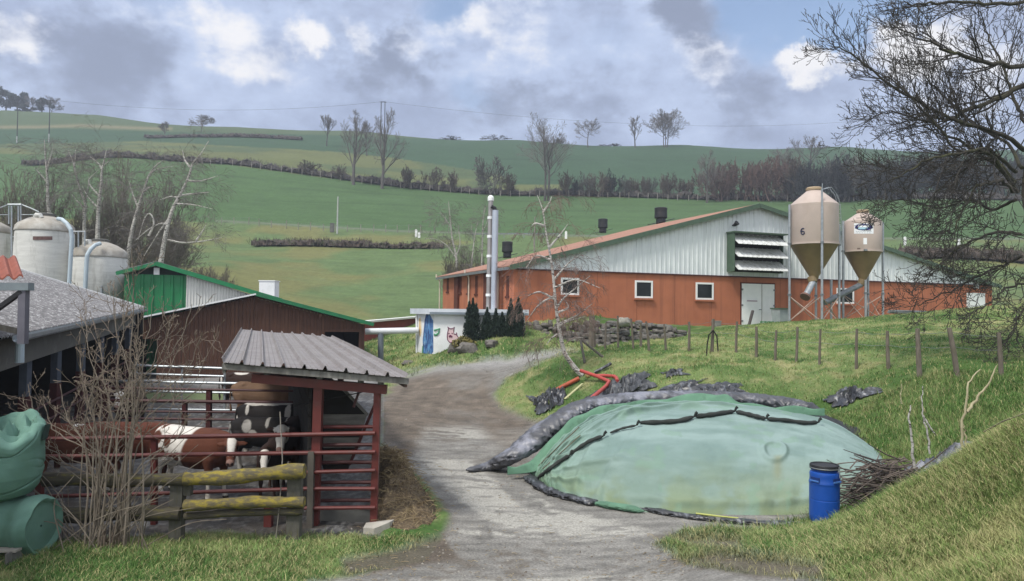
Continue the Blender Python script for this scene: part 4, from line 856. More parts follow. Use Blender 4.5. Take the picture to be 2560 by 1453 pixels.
b = MB(); b.bar(BR + dn + [-.05, .1, -.02], TR + dn, .05, .13); b.build('side_fascia', mat('rusty_edge', (.10, .06, .045), (.07, .045, .035), 3, .8), sh)
for t in np.linspace(.08, .95, 6):
    p0 = BL + (TL - BL) * t; p1 = BR + (TR - BR) * t; b = MB(); b.bar(p0 + [.05, 0, -.14], p1 + [-.05, 0, -.14], .07, .13); b.build('rafter', M['board'], sh)
D = 12.95
b = MB(); b.bar(at(632, 945, D), at(967, 974, D), .13, .155); b.build('beam', M['red_steel'], sh)
for px in (668, 800, 902, 952):
    p = at(px, 935 + (px - 632) * .085, D); b = MB(); b.box(p + [0, 0, .05], (.09, .09, .22)); b.build('packing_block', M['board'], sh)
def vpost(px0, px1, y0, y1, d, w, m, par, name='post'):
    b = MB(); b.bar(at(px1, y1, d), at(px0, y0, d), w, w, (0, 1, 0)); return b.build(name, m, par)
vpost(797, 785, 968, 1345, 13.02, .15, M['red_steel'], sh)
vpost(944, 934, 978, 1318, 13.0, .115, M['red_steel'], sh)
for t in (.34, .66, .97):
    for f in (.80,):
        p = BL + (TL - BL) * t + (BR - BL) * f; b = MB(); g = g1(p[0], p[1]); b.box((p[0], p[1], (p[2] - .2 + g) / 2), (.12, .12, p[2] - .2 - g)); b.build('post', M['dark_red'], sh)
# inner plank wall along the pen side of the trough
p = at(772, 1000, 13.2); x0 = p[0]; dirB = (TL - BL) / np.linalg.norm((TL - BL)[:2]); dirB[2] = 0
b = MB()
q0 = np.array([x0, 13.3, 0]); q1 = q0 + dirB * 11.0
for k in range(8):
    z0 = .12 + k * .29; b.bar([q0[0], q0[1], z0 + .13], [q1[0], q1[1], z0 + .45 - .0], .05, .27)
b.build('plank_wall', mat('dark_planks', (.035, .032, .028), (.022, .02, .018), 2, .9), sh)
M['old_board'] = mat('silver_board', (.155, .15, .135), (.09, .086, .078), 2.2, .9, .4, .006, stretch=(1, 4, 4))
# V shaped hay trough seen end on
def pw(px, py, d): return at(px, py, d)
tr = [(808, 968), (858, 973), (918, 1036), (880, 1150), (868, 1180), (812, 1180)]
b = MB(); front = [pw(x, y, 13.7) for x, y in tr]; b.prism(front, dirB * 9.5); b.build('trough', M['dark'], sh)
for (xa, xb, ya, yb) in ((808, 917, 1036, 1062), (808, 905, 1094, 1120), (808, 882, 1132, 1160)):
    b = MB(); b.add([pw(xa, ya, 13.66), pw(xb, ya, 13.66), pw(xb - 6, yb, 13.66), pw(xa, yb, 13.66), pw(xa, ya, 13.69), pw(xb, ya, 13.69), pw(xb - 6, yb, 13.69), pw(xa, yb, 13.69)], [(0, 3, 2, 1), (4, 5, 6, 7), (0, 1, 5, 4), (1, 2, 6, 5), (2, 3, 7, 6), (3, 0, 4, 7)]); b.build('trough_board', M['old_board'], sh)
b = MB(); b.bar(pw(857, 972, 13.64), pw(920, 1038, 13.64), .05, .04, (0, 1, 0)); b.build('trough_edge', M['board'], sh)
b = MB(); b.bar(pw(884, 1018, 13.4), pw(905, 958, 13.4), .04, .05, (0, 1, 0)); b.build('strut', M['dark_red'], sh)
b = MB(); b.bar(pw(938, 1010, 13.2), pw(875, 1160, 13.6), .05, .06, (0, 1, 0)); b.build('strut', M['dark_red'], sh)
for (y, sh_, x0) in ((1067, 0, 805), (1112, 0, 808), (1156, 1, 808), (1206, 1, 806), (1251, 1, 800)):
    b = MB(); b.tube([pw(x0 - 14, y + 1, 13.22), pw(870, y, 13.22), pw(938, y, 13.1)], .032, 8); b.build('rail', M['red_steel'] if y < 1100 else M['dark_red'], sh)
b = MB(); p0, p1 = pw(795, 1300, 13.25), pw(928, 1296, 13.25); b.prism([[p0[0], p0[1], -.2], [p1[0], p1[1], -.2], [p1[0], p1[1], pw(928, 1274, 13.25)[2]], [p0[0], p0[1], pw(795, 1272, 13.25)[2]]], (0, .22, 0)); b.build('footing', M['concrete_dark'], sh)
b = MB(); p = pw(777, 1245, 12.9); b.box((p[0], p[1], .55), (.10, .12, 1.5)); b.build('corner_post', mat('post_timber', (.10, .09, .075), (.07, .062, .052), 3, .9), sh)
# ================================================================== pen fences
def rail_fence(name, lab, rails, stubs, d, r, m, cat='fence', group=None, m2=None):
    p = pw(stubs[0][0], stubs[0][2], d); t = thing(name, lab, cat, p, group)
    for pts, rr in rails:
        b = MB(); b.tube([pw(x, y, d if len(q) == 0 else q[0]) for x, y, *q in pts], rr or r, 8); b.build('rail', m, t)
    for x, y0, y1, w_ in stubs:
        b = MB(); b.bar(pw(x - 1, y1, d + .05), pw(x, y0, d + .05), w_, w_, (0, 1, 0)); b.build('post', m2 or m, t)
    return t
rail_fence('pen_fence', 'red tube rail fence along the front of the pen, below the shelter post', [
    ([(100, 1098), (520, 1091), (938, 1083)], .038), ([(100, 1142), (520, 1136), (938, 1130)], .036), ([(100, 1200), (420, 1191), (938, 1176)], .034), ([(90, 1242), (420, 1233), (762, 1222), (938, 1222)], .034), ([(745, 1271), (938, 1269)], .034)], [(672, 1250, 1325, .13), (100, 1080, 1340, .10), (386, 1090, 1335, .09)], 12.9, .036, M['red_steel'])
rail_fence('pen_fence', 'dark red rail fence crossing the middle of the pen behind the foremost cattle', [
    ([(262, 969), (500, 974), (735, 978)], .03), ([(262, 1001), (500, 1004), (735, 1007)], .045), ([(262, 1028), (735, 1032)], .028), ([(300, 1046), (620, 1050)], .03), ([(300, 1070), (600, 1072)], .03)], [(462, 1004, 1078, .11), (523, 972, 1078, .12), (265, 960, 1090, .10)], 19.3, .03, M['dark_red'])
rail_fence('pen_fence', 'bare galvanised rail fence at the rear of the pen by the brown barn', [
    ([(335, 914), (470, 918), (640, 924)], .04), ([(335, 934), (560, 941)], .035), ([(290, 953), (500, 957), (735, 962)], .045), ([(290, 977), (560, 982), (735, 985)], .035), ([(300, 1022), (730, 1027)], .03)], [(340, 905, 1030, .07), (455, 915, 1030, .05), (562, 918, 1035, .06)], 24.5, .03, M['galv'])
# ================================================================== mossy wooden rail fence in front
M['moss_wood'] = mat('mossy_rail', (.155, .125, .055), (.085, .075, .05), 3.5, .95, .6, .012, stretch=(1.2, 5, 5), c3=(.25, .20, .035), s3=6, lo3=.47, hi3=.6, stretch3=(1, 2, 2))
M['dark_rail'] = mat('dark_rail', (.085, .075, .052), (.05, .044, .034), 3.0, .95, .6, .012, stretch=(1.2, 6, 6), c3=(.13, .115, .03), s3=4, lo3=.52, hi3=.66)
M['fence_post'] = mat('fence_post', (.115, .11, .095), (.07, .066, .056), 3, .95, .5, .012, stretch=(5, 5, 1.2), c3=(.12, .115, .05), s3=3, lo3=.55, hi3=.7)
wf = thing('log_fence', 'low fence of round mossy log rails on squared posts before the pen', 'fence', gat(590, 12.0))
def log(a, bb, r, m, d0=12.0, d1=12.0, seed=0, name='rail', flat=1.0):
    rr = random.Random(seed); p0, p1 = pw(*a, d0), pw(*bb, d1); n = 14; pts = []; rad = []
    for k in range(n + 1):
        t = k / n; pts.append(p0 + (p1 - p0) * t + np.array([0, 0, .012 * math.sin(t * 7 + seed) + rr.uniform(-.006, .006)])); rad.append(r * (1 + .10 * math.sin(t * 11 + seed * 2) + rr.uniform(-.06, .06)))
    b = MB(); b.tube(pts, rad, 12); return smooth_by_angle(b.build(name, m, wf), 50)
log((112, 1200), (470, 1200), .108, M['dark_rail'], seed=1); log((462, 1200), (762, 1178), .115, M['moss_wood'], 11.95, 11.95, 2)
log((132, 1287), (452, 1284), .118, M['dark_rail'], seed=3); log((462, 1262), (761, 1254), .092, M['moss_wood'], 11.93, 11.93, 4); log((462, 1290), (757, 1276), .06, M['dark_rail'], 11.98, 11.98, 5)
for px, y0, y1, w_ in ((444, 1210, 1352, .20), (737, 1186, 1362, .215), (468, 1206, 1238, .14)):
    b = MB(); b.bar(pw(px - (3 if y1 > 1300 else 0), y1, 12.08), pw(px + 2, y0, 12.08), w_, w_ * .8, (0, 1, 0)); b.build('post', M['fence_post'], wf)
# loose twine on the fence and a bare stake against it
b = MB(); b.tube([pw(690, 1345, 11.9), pw(700, 1250, 11.95), pw(706, 1150, 12.3), pw(700, 1030, 12.8)], .010, 5); tag(b.build('thin_stake', M['wood_grey'], loc=pw(690, 1345, 11.9)), 'thin upright stake crossing the rails in front of the white-faced cattle', 'stake')
b = MB(); b.tube([pw(735, 1015, 13.2), pw(830, 996, 13.2), pw(918, 978, 13.1)], .010, 4); tag(b.build('wire', M['black_plastic'], loc=pw(735, 1015, 13.2)), 'thin slack wire strung across under the shelter beam', 'wire')
# ================================================================== green rolled netting and pallet at the left corner
M['net_green'] = mat('green_netting', (.135, .255, .205), (.095, .195, .155), 1.6, .85, .25, .006, 60, c3=(.10, .19, .13), s3=1.5, lo3=.52, hi3=.8)
def wrinkle_lathe(c, prof, axis, n, seed, amp, fold, cre=()):
    """tube of cloth with folds running round and along it"""
    az = np.asarray(axis, float); az /= np.linalg.norm(az); ref = np.array([0, 1.0, 0]) if abs(az[1]) < .8 else np.array([1.0, 0, 0]); ax_ = np.cross(ref, az); ax_ /= np.linalg.norm(ax_); ay = np.cross(az, ax_); G = []
    for r, h in prof:
        row = []
        for i in range(n + 1):
            a = 2 * math.pi * i / n
            f1 = float(fbm(np.array([math.cos(a) * fold + 7 + h * .8]), np.array([math.sin(a) * fold + h * 2.2]), seed, 3)[0]); f2 = float(fbm(np.array([a * 1.6 + h * 3]), np.array([h * 1.2 + math.sin(a) * 2]), seed + 5, 2)[0]); w = amp * ((f1 - .5) * .9) - .030 * sum(math.exp(-((h - h0 - s1 * math.sin(a + p1) - .04 * math.sin(3 * a + p1)) / .013) ** 2) * (.5 + .5 * math.sin(a * 2 + p1 * 3)) for h0, s1, p1 in cre) - .014 * abs(math.sin(a * 2.5 + seed + h * 1.7)) ** 8
            row.append(np.asarray(c) + az * h + (ax_ * math.cos(a) + ay * math.sin(a)) * (r + w))
        G.append(row)
    return np.array(G)
g0 = gat(20, 11.35)
b = MB(); prof = [(.02, .05), (.20, .045), (.36, .05), (.385, .0), (.42, -.01), (.445, .04)] + [(.45 + .02 * math.sin(k * .5), .07 + .03 * k) for k in range(72)]
pc = pw(112, 1300, 11.35); b.grid(wrinkle_lathe((pc[0], pc[1], g0[2] + .40), [(r, h) for r, h in prof], (-1, .06, 0), 140, 4, .05, 1.6, ((.22, .05, 0), (.62, .22, 1), (.95, .14, 2.2), (1.35, .2, .4))))
o = smooth_by_angle(b.build('netting_roll', M['net_green'], loc=(pc[0] - .9, pc[1], g0[2])), 60); tag(o, 'lower roll of green netting lying flat on the grass under the upright bundle', 'netting roll')
pc = pw(-8, 1240, 11.3); zt = pw(22, 1090, 11.3)[2]; z0 = pw(22, 1238, 11.3)[2] - .05
b = MB(); H = zt - z0; prof = [(float(np.interp(t, [0, .07, .2, .37, .57, .77, .9, .97], [.30, .46, .55, .60, .61, .60, .62, .62])), t * 1.0) for t in np.linspace(0, .97, 80)] + [(.62, .98), (.60, 1.02), (.55, 1.03), (.50, .99), (.45, .90), (.41, .97), (.36, 1.06), (.31, 1.0), (.26, .90), (.2, 1.0), (.15, 1.07), (.1, .97), (.03, .95)]
GG_ = wrinkle_lathe((pc[0], pc[1], z0), [(r, h * H) for r, h in prof], (0, 0, 1), 150, 9, .055, 1.8, ((.22, .10, .5), (.42, .16, 2), (.58, .10, 4), (.74, .18, 1)))
wt_ = sstep(GG_[..., 2], z0 + .62 * H, z0 + .98 * H); GG_[..., 2] += wt_ * (np.clip((GG_[..., 1] - pc[1]) / .6, -1, 1) * .20 + .06); rr_ = np.hypot(GG_[..., 0] - pc[0], GG_[..., 1] - pc[1]); an_ = np.arctan2(GG_[..., 1] - pc[1], GG_[..., 0] - pc[0]); inn = (np.arange(len(prof)) >= 80)[:, None] * sstep(rr_, .02, .2); GG_[..., 2] += inn * (1 - sstep(rr_, .48, .60)) * .10 * (1 - np.abs(fbm(GG_[..., 0] * 4 + 3, GG_[..., 1] * 4, 44, 1) - .5) * 5) + wt_ * .035 * np.sin(an_ * 5 + 1) + wt_ * .02 * np.sin(an_ * 11); b.grid(GG_)
o = smooth_by_angle(b.build('netting_roll', M['net_green'], loc=(pc[0], pc[1], z0)), 60); tag(o, 'upper bundle of green netting stood upright with crumpled folds in its top', 'netting roll')
b = MB()
P_ = []
for k in range(25):
    t = k / 24; a = -1.1 + 2.6 * t; q = np.array([pc[0] + .63 * math.sin(a), pc[1] + .63 * math.cos(a) * 1.0, 0]); P_.append([q + [0, 0, z0 + H * (.92)], q * [1, 1, 0] + [.02, .03, z0 + H * (1.12 + .05 * math.sin(t * 8))]])
b.sheet(np.array(P_), (0, -1, 0), .01); o = b.build('netting_flap', mat('net_dark', (.02, .05, .04), (.03, .06, .05), 3, .9), loc=(pc[0], pc[1] + .5, z0 + H)); tag(o, 'dark upright collar flap behind the top folds of the green bundle', 'netting flap')
b = MB(); b.tube([pw(40, 1072, 11.9), pw(86, 1040, 11.9)], .02, 6); tag(b.build('pale_stick', mat('pale_wood', (.42, .40, .35)), loc=pw(45, 1070, 11.9)), 'pale stick poking up behind the green netting bundle', 'stick')
pl = thing('pallet', 'corner of a wooden pallet lying in the grass at the lower corner', 'pallet', gat(0, 10.9))
b = MB(); p = pw(-60, 1374, 10.9); b.box(p, (1.25, .14, .035)); b.build('deck_board', mat('pale_board', (.40, .37, .33), (.28, .26, .23), 3, .9, stretch=(1, 5, 5)), pl)
b = MB(); p = pw(30, 1389, 10.95); b.box(p, (.13, .12, .11)); b.build('block', mat('block_wood', (.26, .22, .16), (.19, .16, .12), 4, .9), pl)
b = MB(); p = pw(44, 1386, 10.97); b.box(p, (.03, .5, .17)); b.build('side_board', M['board'], pl)
b = MB(); p = pw(-80, 1403, 10.9); b.box(p, (1.3, .10, .03)); b.build('base_board', M['board'], pl)
# ================================================================== straw heap and kerb by the shelter
def mound(name, m, pts, zadd, lab, cat, seed, fr=2.0, kind=None, rough=.14):
    """low heap over an outline given on the ground"""
    C_ = np.mean(np.array(pts), axis=0); G = []; n = 40
    for i in range(17):
        t = i / 16; row = []
        for k in range(n + 1):
            a = 2 * math.pi * k / n; u_ = k / n * len(pts); j = int(u_) % len(pts); f = u_ - int(u_); e = np.array(pts[j]) * (1 - f) + np.array(pts[(j + 1) % len(pts)]) * f
            q = C_ + (e - C_) * t; z = g1(q[0], q[1]); hh = zadd * (1 - t ** 1.7); nz = (float(fbm(np.array([q[0] * fr]), np.array([q[1] * fr]), seed, 4)[0]) - .5) * rough * 2 * min(1, 3 * (1 - t))
            row.append([q[0], q[1], z + hh + nz - .03 * t])
        G.append(row)
    b = MB(); b.grid(np.array(G)); o = smooth_by_angle(b.build(name, m, loc=(C_[0], C_[1], g1(*C_[:2]))), 80); tag(o, lab, cat, None, kind); return o, np.array(G)
M['straw'] = mat('straw_muck', (.17, .125, .072), (.085, .06, .038), 14, .95, 1.0, .05, c3=(.27, .205, .12), s3=22, lo3=.5, hi3=.62)
outl = [ground_hit(x, y)[:2].tolist() for x, y in ((938, 1330), (930, 1240), (925, 1150), (945, 1120), (1000, 1150), (1040, 1215), (1095, 1270), (1090, 1310), (1030, 1335))]
heap_o, hG = mound('straw_heap', M['straw'], outl, .55, 'brown heap of trampled straw and manure against the red shelter posts', 'straw heap', 3)
rs = np.random.default_rng(8); b = MB()
for k in range(900):
    i, j = rs.integers(0, 16), rs.integers(0, 40); q = hG[i, j] + (hG[i + 1, j + 1 if j < 40 else j] - hG[i, j]) * rs.random(); a = rs.random() * 6.28; l_ = rs.uniform(.08, .3); e = q + [math.cos(a) * l_, math.sin(a) * l_, rs.uniform(-.03, .10)]
    b.tube([q + [0, 0, .0], (q + e) / 2 + [0, 0, rs.uniform(.01, .06)], e], .006, 3)
so_ = b.build('loose_straw', mat('straw_blade', (.30, .235, .13), (.16, .115, .065), 3, .9, lo=.4, hi=.6), heap_o); so_.location = (-Vector((0, 0, 0)) - heap_o.location)
so_['kind'] = 'stuff'
b = MB(); kb = [pw(908, 1334, 12.6), pw(915, 1318, 12.9), pw(985, 1312, 13.0), pw(975, 1324, 12.7), pw(935, 1330, 12.55)]
kb = [np.array([q[0], q[1], g1(q[0], q[1]) - .05]) for q in kb]; b.prism(kb, (0, 0, .15)); tag(b.build('kerb_stone', mat('kerb', (.42, .40, .35), (.33, .31, .27), 4, .9, .4, .01), loc=kb[0]), 'broken pale concrete slab at the foot of the end shelter post', 'slab')
# ================================================================== blue barrel
p = ground_hit(2061, 1307); d = p[1]; s = d / FPX; r = 35.5 * s; H = 143 * s
br = thing('barrel', 'blue plastic barrel with black screw lid standing beside the green heap', 'barrel', p)
M['blue'] = mat('barrel_blue', (.010, .072, .36), (.011, .066, .31), 3, .42)
b = MB(); b.lathe(p, [(r * .82, -.02), (r * .93, .02), (r * .98, .06), (r, .12), (r, .15), (r, H * .39), (r, H * .40), (r * .985, H * .41), (r, H * .42), (r, H * .43), (r, H * .645), (r, H * .66), (r * 1.03, H * .68), (r * 1.03, H * .70), (r * .99, H * .72), (r * .97, H * .80), (r * .99, H * .84), (r * .95, H * .87), (r * .84, H * .885), (r * .84, H * .90), (r * .90, H * .905), (r * .90, H * .92), (r * .84, H * .93)], 36); smooth_by_angle(b.build('body', M['blue'], br), 30)
b = MB(); b.lathe(p, [(r * .90, H * .925), (r * .98, H * .93), (r * .98, H * .985), (r * .95, H * 1.0), (r * .90, H * 1.0), (r * .88, H * .985), (r * .2, H * .985)], 36); smooth_by_angle(b.build('lid', M['black_plastic'], br), 30)
b = MB(); b.lathe(p, [(r * .985, H * .935), (r * 1.0, H * .945), (r * .985, H * .955)], 36); b.build('clamp_ring', M['galv_dull'], br)
M['blue_shade'] = mat('blue_recess_shade', (.006, .03, .14)); M['blue_lit'] = mat('blue_lip_lit', (.06, .17, .46))  # darker and lighter copies of the barrel blue: painted recess shade, lip highlight
for an in (-1.05, -2.62):
    c_ = p + np.array([r * .985 * math.cos(an), r * .985 * math.sin(an), H * .77]); tdir = np.array([-math.sin(an), math.cos(an), 0]); nd = np.array([math.cos(an), math.sin(an), 0])
    b = MB(); b.box(c_, (.17, .02, .055), tdir, nd); hd = b.build('handle_recess', M['blue_shade'], br)
    b = MB(); b.bar(c_ + tdir * .085 + nd * .012 - [0, 0, .032], c_ - tdir * .085 + nd * .012 - [0, 0, .032], .03, .022); b.build('handle_lip', M['blue_lit'], hd)
b = MB(); an = -.75; c_ = p + np.array([r * 1.0 * math.cos(an), r * 1.0 * math.sin(an), 0]); b.bar(c_ + [0, 0, H * .985], c_ + [.01, -.01, H * .80], .02, .012); b.build('latch', M['galv'], br)
# ================================================================== silage heap under green netting
def cr(pts, n):
    """smooth curve through points, n samples"""
    p = np.asarray(pts, float); q = np.vstack([2 * p[0] - p[1], p, 2 * p[-1] - p[-2]]); out = []
    for t in np.linspace(0, len(p) - 1 - 1e-6, n):
        i = int(t); f = t - i; a, b, c, d = q[i], q[i + 1], q[i + 2], q[i + 3]
        out.append(.5 * ((2 * b) + (-a + c) * f + (2 * a - 5 * b + 4 * c - d) * f * f + (-a + 3 * b - 3 * c + d) * f ** 3))
    return np.array(out)
def gp(px, py): return ground_hit(px, py, 10, 40)
front = [gp(1338, 1198), gp(1372, 1222), gp(1450, 1252), gp(1560, 1275), gp(1700, 1286), gp(1850, 1288), gp(1990, 1287), gp(2120, 1262), at(2235, 1205, 15.0)]
crest = [at(1316, 1180, 16.9), at(1362, 1132, 17.4), at(1440, 1065, 17.8), at(1540, 1025, 18.1), at(1680, 1011, 18.3), at(1850, 1013, 18.3), at(1985, 1028, 18.1), at(2095, 1062, 17.5), at(2225, 1150, 16.0)]
NS, NTt = 420, 150
Fc, Cc = cr(front, NS), cr(crest, NS)
def heap_pt(s, t):
    i = s * (NS - 1); k = int(min(i, NS - 2)); f = i - k
    a = Fc[k] * (1 - f) + Fc[k + 1] * f; c = Cc[k] * (1 - f) + Cc[k + 1] * f
    q = a * (1 - t) + c * t; hz = a[2] + (c[2] - a[2]) * math.sin(min(t, 1) * math.pi / 2) ** .82; edge = math.sin(math.pi * min(max(s, 0), 1)) ** .5
    q[2] = hz + .16 * edge * math.sin(math.pi * t) ; return q
HP = np.zeros((NS, NTt, 3))
for i in range(NS):
    for j in range(NTt): HP[i, j] = heap_pt(i / (NS - 1), j / (NTt - 1))
S_, T_ = np.meshgrid(np.linspace(0, 1, NS), np.linspace(0, 1, NTt), indexing='ij')
w_ = (fbm(S_ * 5 + .4 * T_, T_ * 9, 71, 4) - .5) * .10
# folds sweeping up from the low left edge, fading across the heap
fold = np.zeros_like(S_)
for c0, c1, ex, wd, am in ((.015, .26, 1.5, .07, .07), (.035, .38, 1.8, .06, .08), (.055, .50, 2.1, .07, .085), (.075, .60, 2.3, .06, .07), (.095, .70, 2.5, .08, .085), (.115, .80, 2.8, .06, .06), (.14, .88, 3.1, .08, .06), (.17, .60, 1.9, .07, .05), (.22, .52, 1.5, .08, .035), (.30, .60, 1.3, .09, .03)):
    cT = c0 + (c1 - c0) * T_ ** ex + .006 * np.sin(T_ * 9 + c0 * 60); dc = (c1 - c0) * ex * T_ ** (ex - 1); dist = (S_ - cT) * 7.6 / np.sqrt(1 + (dc * 7.6 / 4.6) ** 2)
    fold += am * np.where(dist > 0, np.exp(-(dist / (wd * 1.5)) ** 2), np.exp(-(dist / (wd * .55)) ** 2)) * (1 - .5 * sstep(T_, .8, 1))
for (t0, s0, s1, am, wd, sl_) in ((.20, .12, .42, .05, .018, .05), (.33, .10, .34, .035, .016, .10), (.44, .14, .38, .03, .018, .12), (.10, .10, .30, .06, .02, .03), (.06, .35, .95, .05, .02, -.02), (.14, .42, .7, .025, .02, .02), (.70, .3, .9, .03, .02, .1), (.83, .2, .8, .035, .018, .05)):
    m_ = sstep(S_, s0, s0 + .06) * (1 - sstep(S_, s1 - .08, s1)); fold += am * m_ * np.exp(-((T_ - t0 - sl_ * np.sin((S_ - s0) * 7)) / wd) ** 2)
fold += .022 * np.sin(S_ * 90 + 9 * fbm(S_ * 6, T_ * 3, 73) + T_ * 14) * np.exp(-(T_ / .16) ** 2)
fold += .012 * (fbm(S_ * 40, T_ * 7, 75, 3) - .5) * 2
s0_, t0_ = .70, .33   # ring of something round under the netting
rr = np.hypot((S_ - s0_) / .026, (T_ - t0_) / .062); fold += .05 * np.exp(-((rr - 1) / .28) ** 2)
fold_l = fold.copy(); lift = w_ * 1.2 + fold * 1.25; edgef = sstep(T_, 0, .05) * (1 - sstep(T_, .97, 1.0) * .6)
HP[..., 2] += lift * edgef * .8; HP[..., 1] -= lift * .5 * edgef
_im = np.array([1.0])
colr = np.zeros((NS, NTt, 3)); base1, base2 = np.array([.222, .305, .288]), np.array([.155, .228, .21])
nz = (.6 * fbm(S_ * 7, T_ * 6, 77, 5) + .4 * fbm(S_ * 16 + T_ * 6, T_ * 22, 78, 4))[..., None]; colr[:] = base1 + (base2 - base1) * sstep(nz, .35, .65)
ol = np.array([.17, .21, .10]); e_ = (np.clip(1 - T_ / .34, 0, 1) ** 1.3)[..., None] * (.35 + .65 * sstep(fbm(S_ * 14, T_ * 10, 79, 5), .38, .62))[..., None]; colr += (ol - colr) * .85 * e_
lf = ((1 - sstep(S_, .1, .38)) * .7)[..., None]; colr += (np.array([.17, .29, .20]) - colr) * lf * (.5 + .5 * sstep(fbm(S_ * 12, T_ * 8, 81, 4), .4, .6))[..., None]
st = np.exp(-((S_ - .708) / .010) ** 2) * sstep(T_, .12, .2) * (1 - sstep(T_, .28, .31)); colr += (np.array([.20, .21, .12]) - colr) * (.6 * st)[..., None]
crease_shade = sstep(-np.gradient(fold_l, axis=0) * 90, .25, 1.2)[..., None]; colr += (np.array([.085, .145, .11]) - colr) * .5 * crease_shade; crease_shade = sstep(np.gradient(fold_l, axis=1) * 60, .3, 1.2)[..., None]; colr += (np.array([.085, .145, .11]) - colr) * .45 * crease_shade  # darker green on fold flanks paints in crease shade so folds show
wt = sstep(fbm(S_ * 26, T_ * 14, 83, 4), .64, .72)[..., None]; colr += (np.array([.16, .26, .19]) - colr) * .45 * wt
M['netting'] = attr_mat('silage_netting', .85, 160, .12, .55, .05, .25, nscale2=3.2)
_ix = np.arange(NS * NTt).reshape(NS, NTt); QH = np.stack([_ix[:-1, :-1], _ix[1:, :-1], _ix[1:, 1:], _ix[:-1, 1:]], -1).reshape(-1, 4)
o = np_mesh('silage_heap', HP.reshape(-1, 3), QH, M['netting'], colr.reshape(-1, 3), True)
# bulk behind the crest, so that the heap is solid from other sides
bulk = MB(); rows = []
for i in range(0, NS, 10):
    c = HP[i, -1]; back = np.array([c[0] + .35, c[1] + 2.2, 0]); back[2] = g1(back[0], back[1]) - .1; rows.append([c - [0, 0, .05], c * .5 + back * .5 + [0, .1, .1], back])
bulk.grid(np.array(rows)); 
heap = thing('silage_clamp', 'big silage heap covered with pale green netting stained olive along its foot', 'silage heap', HP[NS // 2, 0])
o.parent = heap; o.location = -heap.location; o.name = 'netting_cover'
bo = bulk.build('back_cover', M['black_plastic'], heap)
# darker turned-back flap of netting along the left and top edge
M['net_fold'] = mat('netting_fold', (.115, .235, .155), (.085, .18, .118), 2.2, .85, .3, .006, 50, c3=(.05, .10, .065), s3=2.5, lo3=.55, hi3=.75)
fl = cr([at(1268, 1187, 16.6), at(1330, 1160, 16.9), at(1375, 1112, 17.2), at(1440, 1055, 17.6), at(1530, 1018, 17.9), at(1650, 1008, 18.1), at(1790, 1000, 18.1), at(1850, 1012, 18.0), at(1950, 1030, 17.9), at(2060, 1040, 17.7)], 120)
G = []
wid = np.interp(np.linspace(0, 1, 120), [0, .1, .3, .5, .7, .78, .85, 1], [.02, .34, .36, .28, .30, .42, .20, .04])
for k in range(120):
    t = k / 119; tg = fl[min(k + 1, 119)] - fl[max(k - 1, 0)]; tg /= np.linalg.norm(tg); sdv = np.array([.35 + .5 * (1 - t), -.85, -.10 - .35 * (1 - t)]); sdv -= tg * np.dot(sdv, tg); sdv /= np.linalg.norm(sdv); row = []
    for j in range(12):
        a = j / 11; h = .11 * math.sin(math.pi * a) * (1 + .5 * math.sin(t * 19 + 2)) + .035 * math.sin(t * 60 + a * 6) * math.sin(math.pi * a)
        row.append(fl[k] + sdv * wid[k] * (a - .25) + np.array([0, -.03, h + .02]))
    G.append(row)
b = MB(); b.sheet(np.array(G), (0, -.3, .95), .012); o = smooth_by_angle(b.build('netting_flap', M['net_fold'], loc=fl[40]), 60); tag(o, 'darker green folded-back strip of netting between the plastic roll and the pale cover', 'netting strip')
# long roll of black and grey plastic on the crest
M['plastic'] = mat('silage_plastic', (.052, .054, .064), (.020, .021, .025), 1.6, .50, .25, .012, 9, c3=(.19, .197, .235), s3=1.5, lo3=.48, hi3=.62, spec=.9)
M['plastic_dark'] = mat('black_sheet', (.012, .013, .015), (.022, .023, .027), 2, .42, .3, .012, 9, c3=(.13, .14, .16), s3=2.2, lo3=.55, hi3=.66, spec=.8, stretch3=(3, 1, 1))  # paler stretched streaks put highlights into the colour
def crumple_tube(path, rad, n, m, name, seed, amp, lab, cat, parent=None, flat=.58, fq=5.5):
    path = np.asarray(path); mlen = len(path); G = []
    for k in range(mlen):
        tg = path[min(k + 1, mlen - 1)] - path[max(k - 1, 0)]; tg /= np.linalg.norm(tg); sd_ = np.cross(tg, (0, 0, 1.0)); sd_ /= np.linalg.norm(sd_); up_ = np.cross(sd_, tg); row = []
        for i in range(n + 1):
            a = 2 * math.pi * i / n
            row.append((tg, sd_, up_, a))
        G.append(row)
    sarr = np.concatenate([[0], np.cumsum(np.linalg.norm(np.diff(path, axis=0), axis=1))]); an = np.linspace(0, 2 * math.pi, n + 1)
    SS, AN = np.meshgrid(sarr, an, indexing='ij')
    # sharp folds running slantwise round the roll
    q1 = 1 - np.abs(fbm(SS * fq * .8 + AN * .9, np.sin(AN) * .7 + 3, seed, 3) - .5) * 4; q2 = 1 - np.abs(fbm(SS * fq * 1.7 - AN * 1.3, np.cos(AN) * .9 + 3, seed + 3, 3) - .5) * 4
    Rr = np.asarray(rad)[:, None] * (1 + amp * (.55 * np.clip(q1, -1, 1) + .28 * np.clip(q2, -1, 1) - .25)); out = np.zeros((mlen, n + 1, 3))
    for k in range(mlen):
        tg, sd_, up_, _ = G[k][0]; out[k] = path[k] + sd_ * (np.cos(an) * Rr[k])[:, None] + up_ * (np.sin(an) * Rr[k] * flat)[:, None]
    b = MB(); b.grid(out); o = smooth_by_angle(b.build(name, m, parent, loc=path[mlen // 2]), 32)
    if lab: tag(o, lab, cat)
    return o
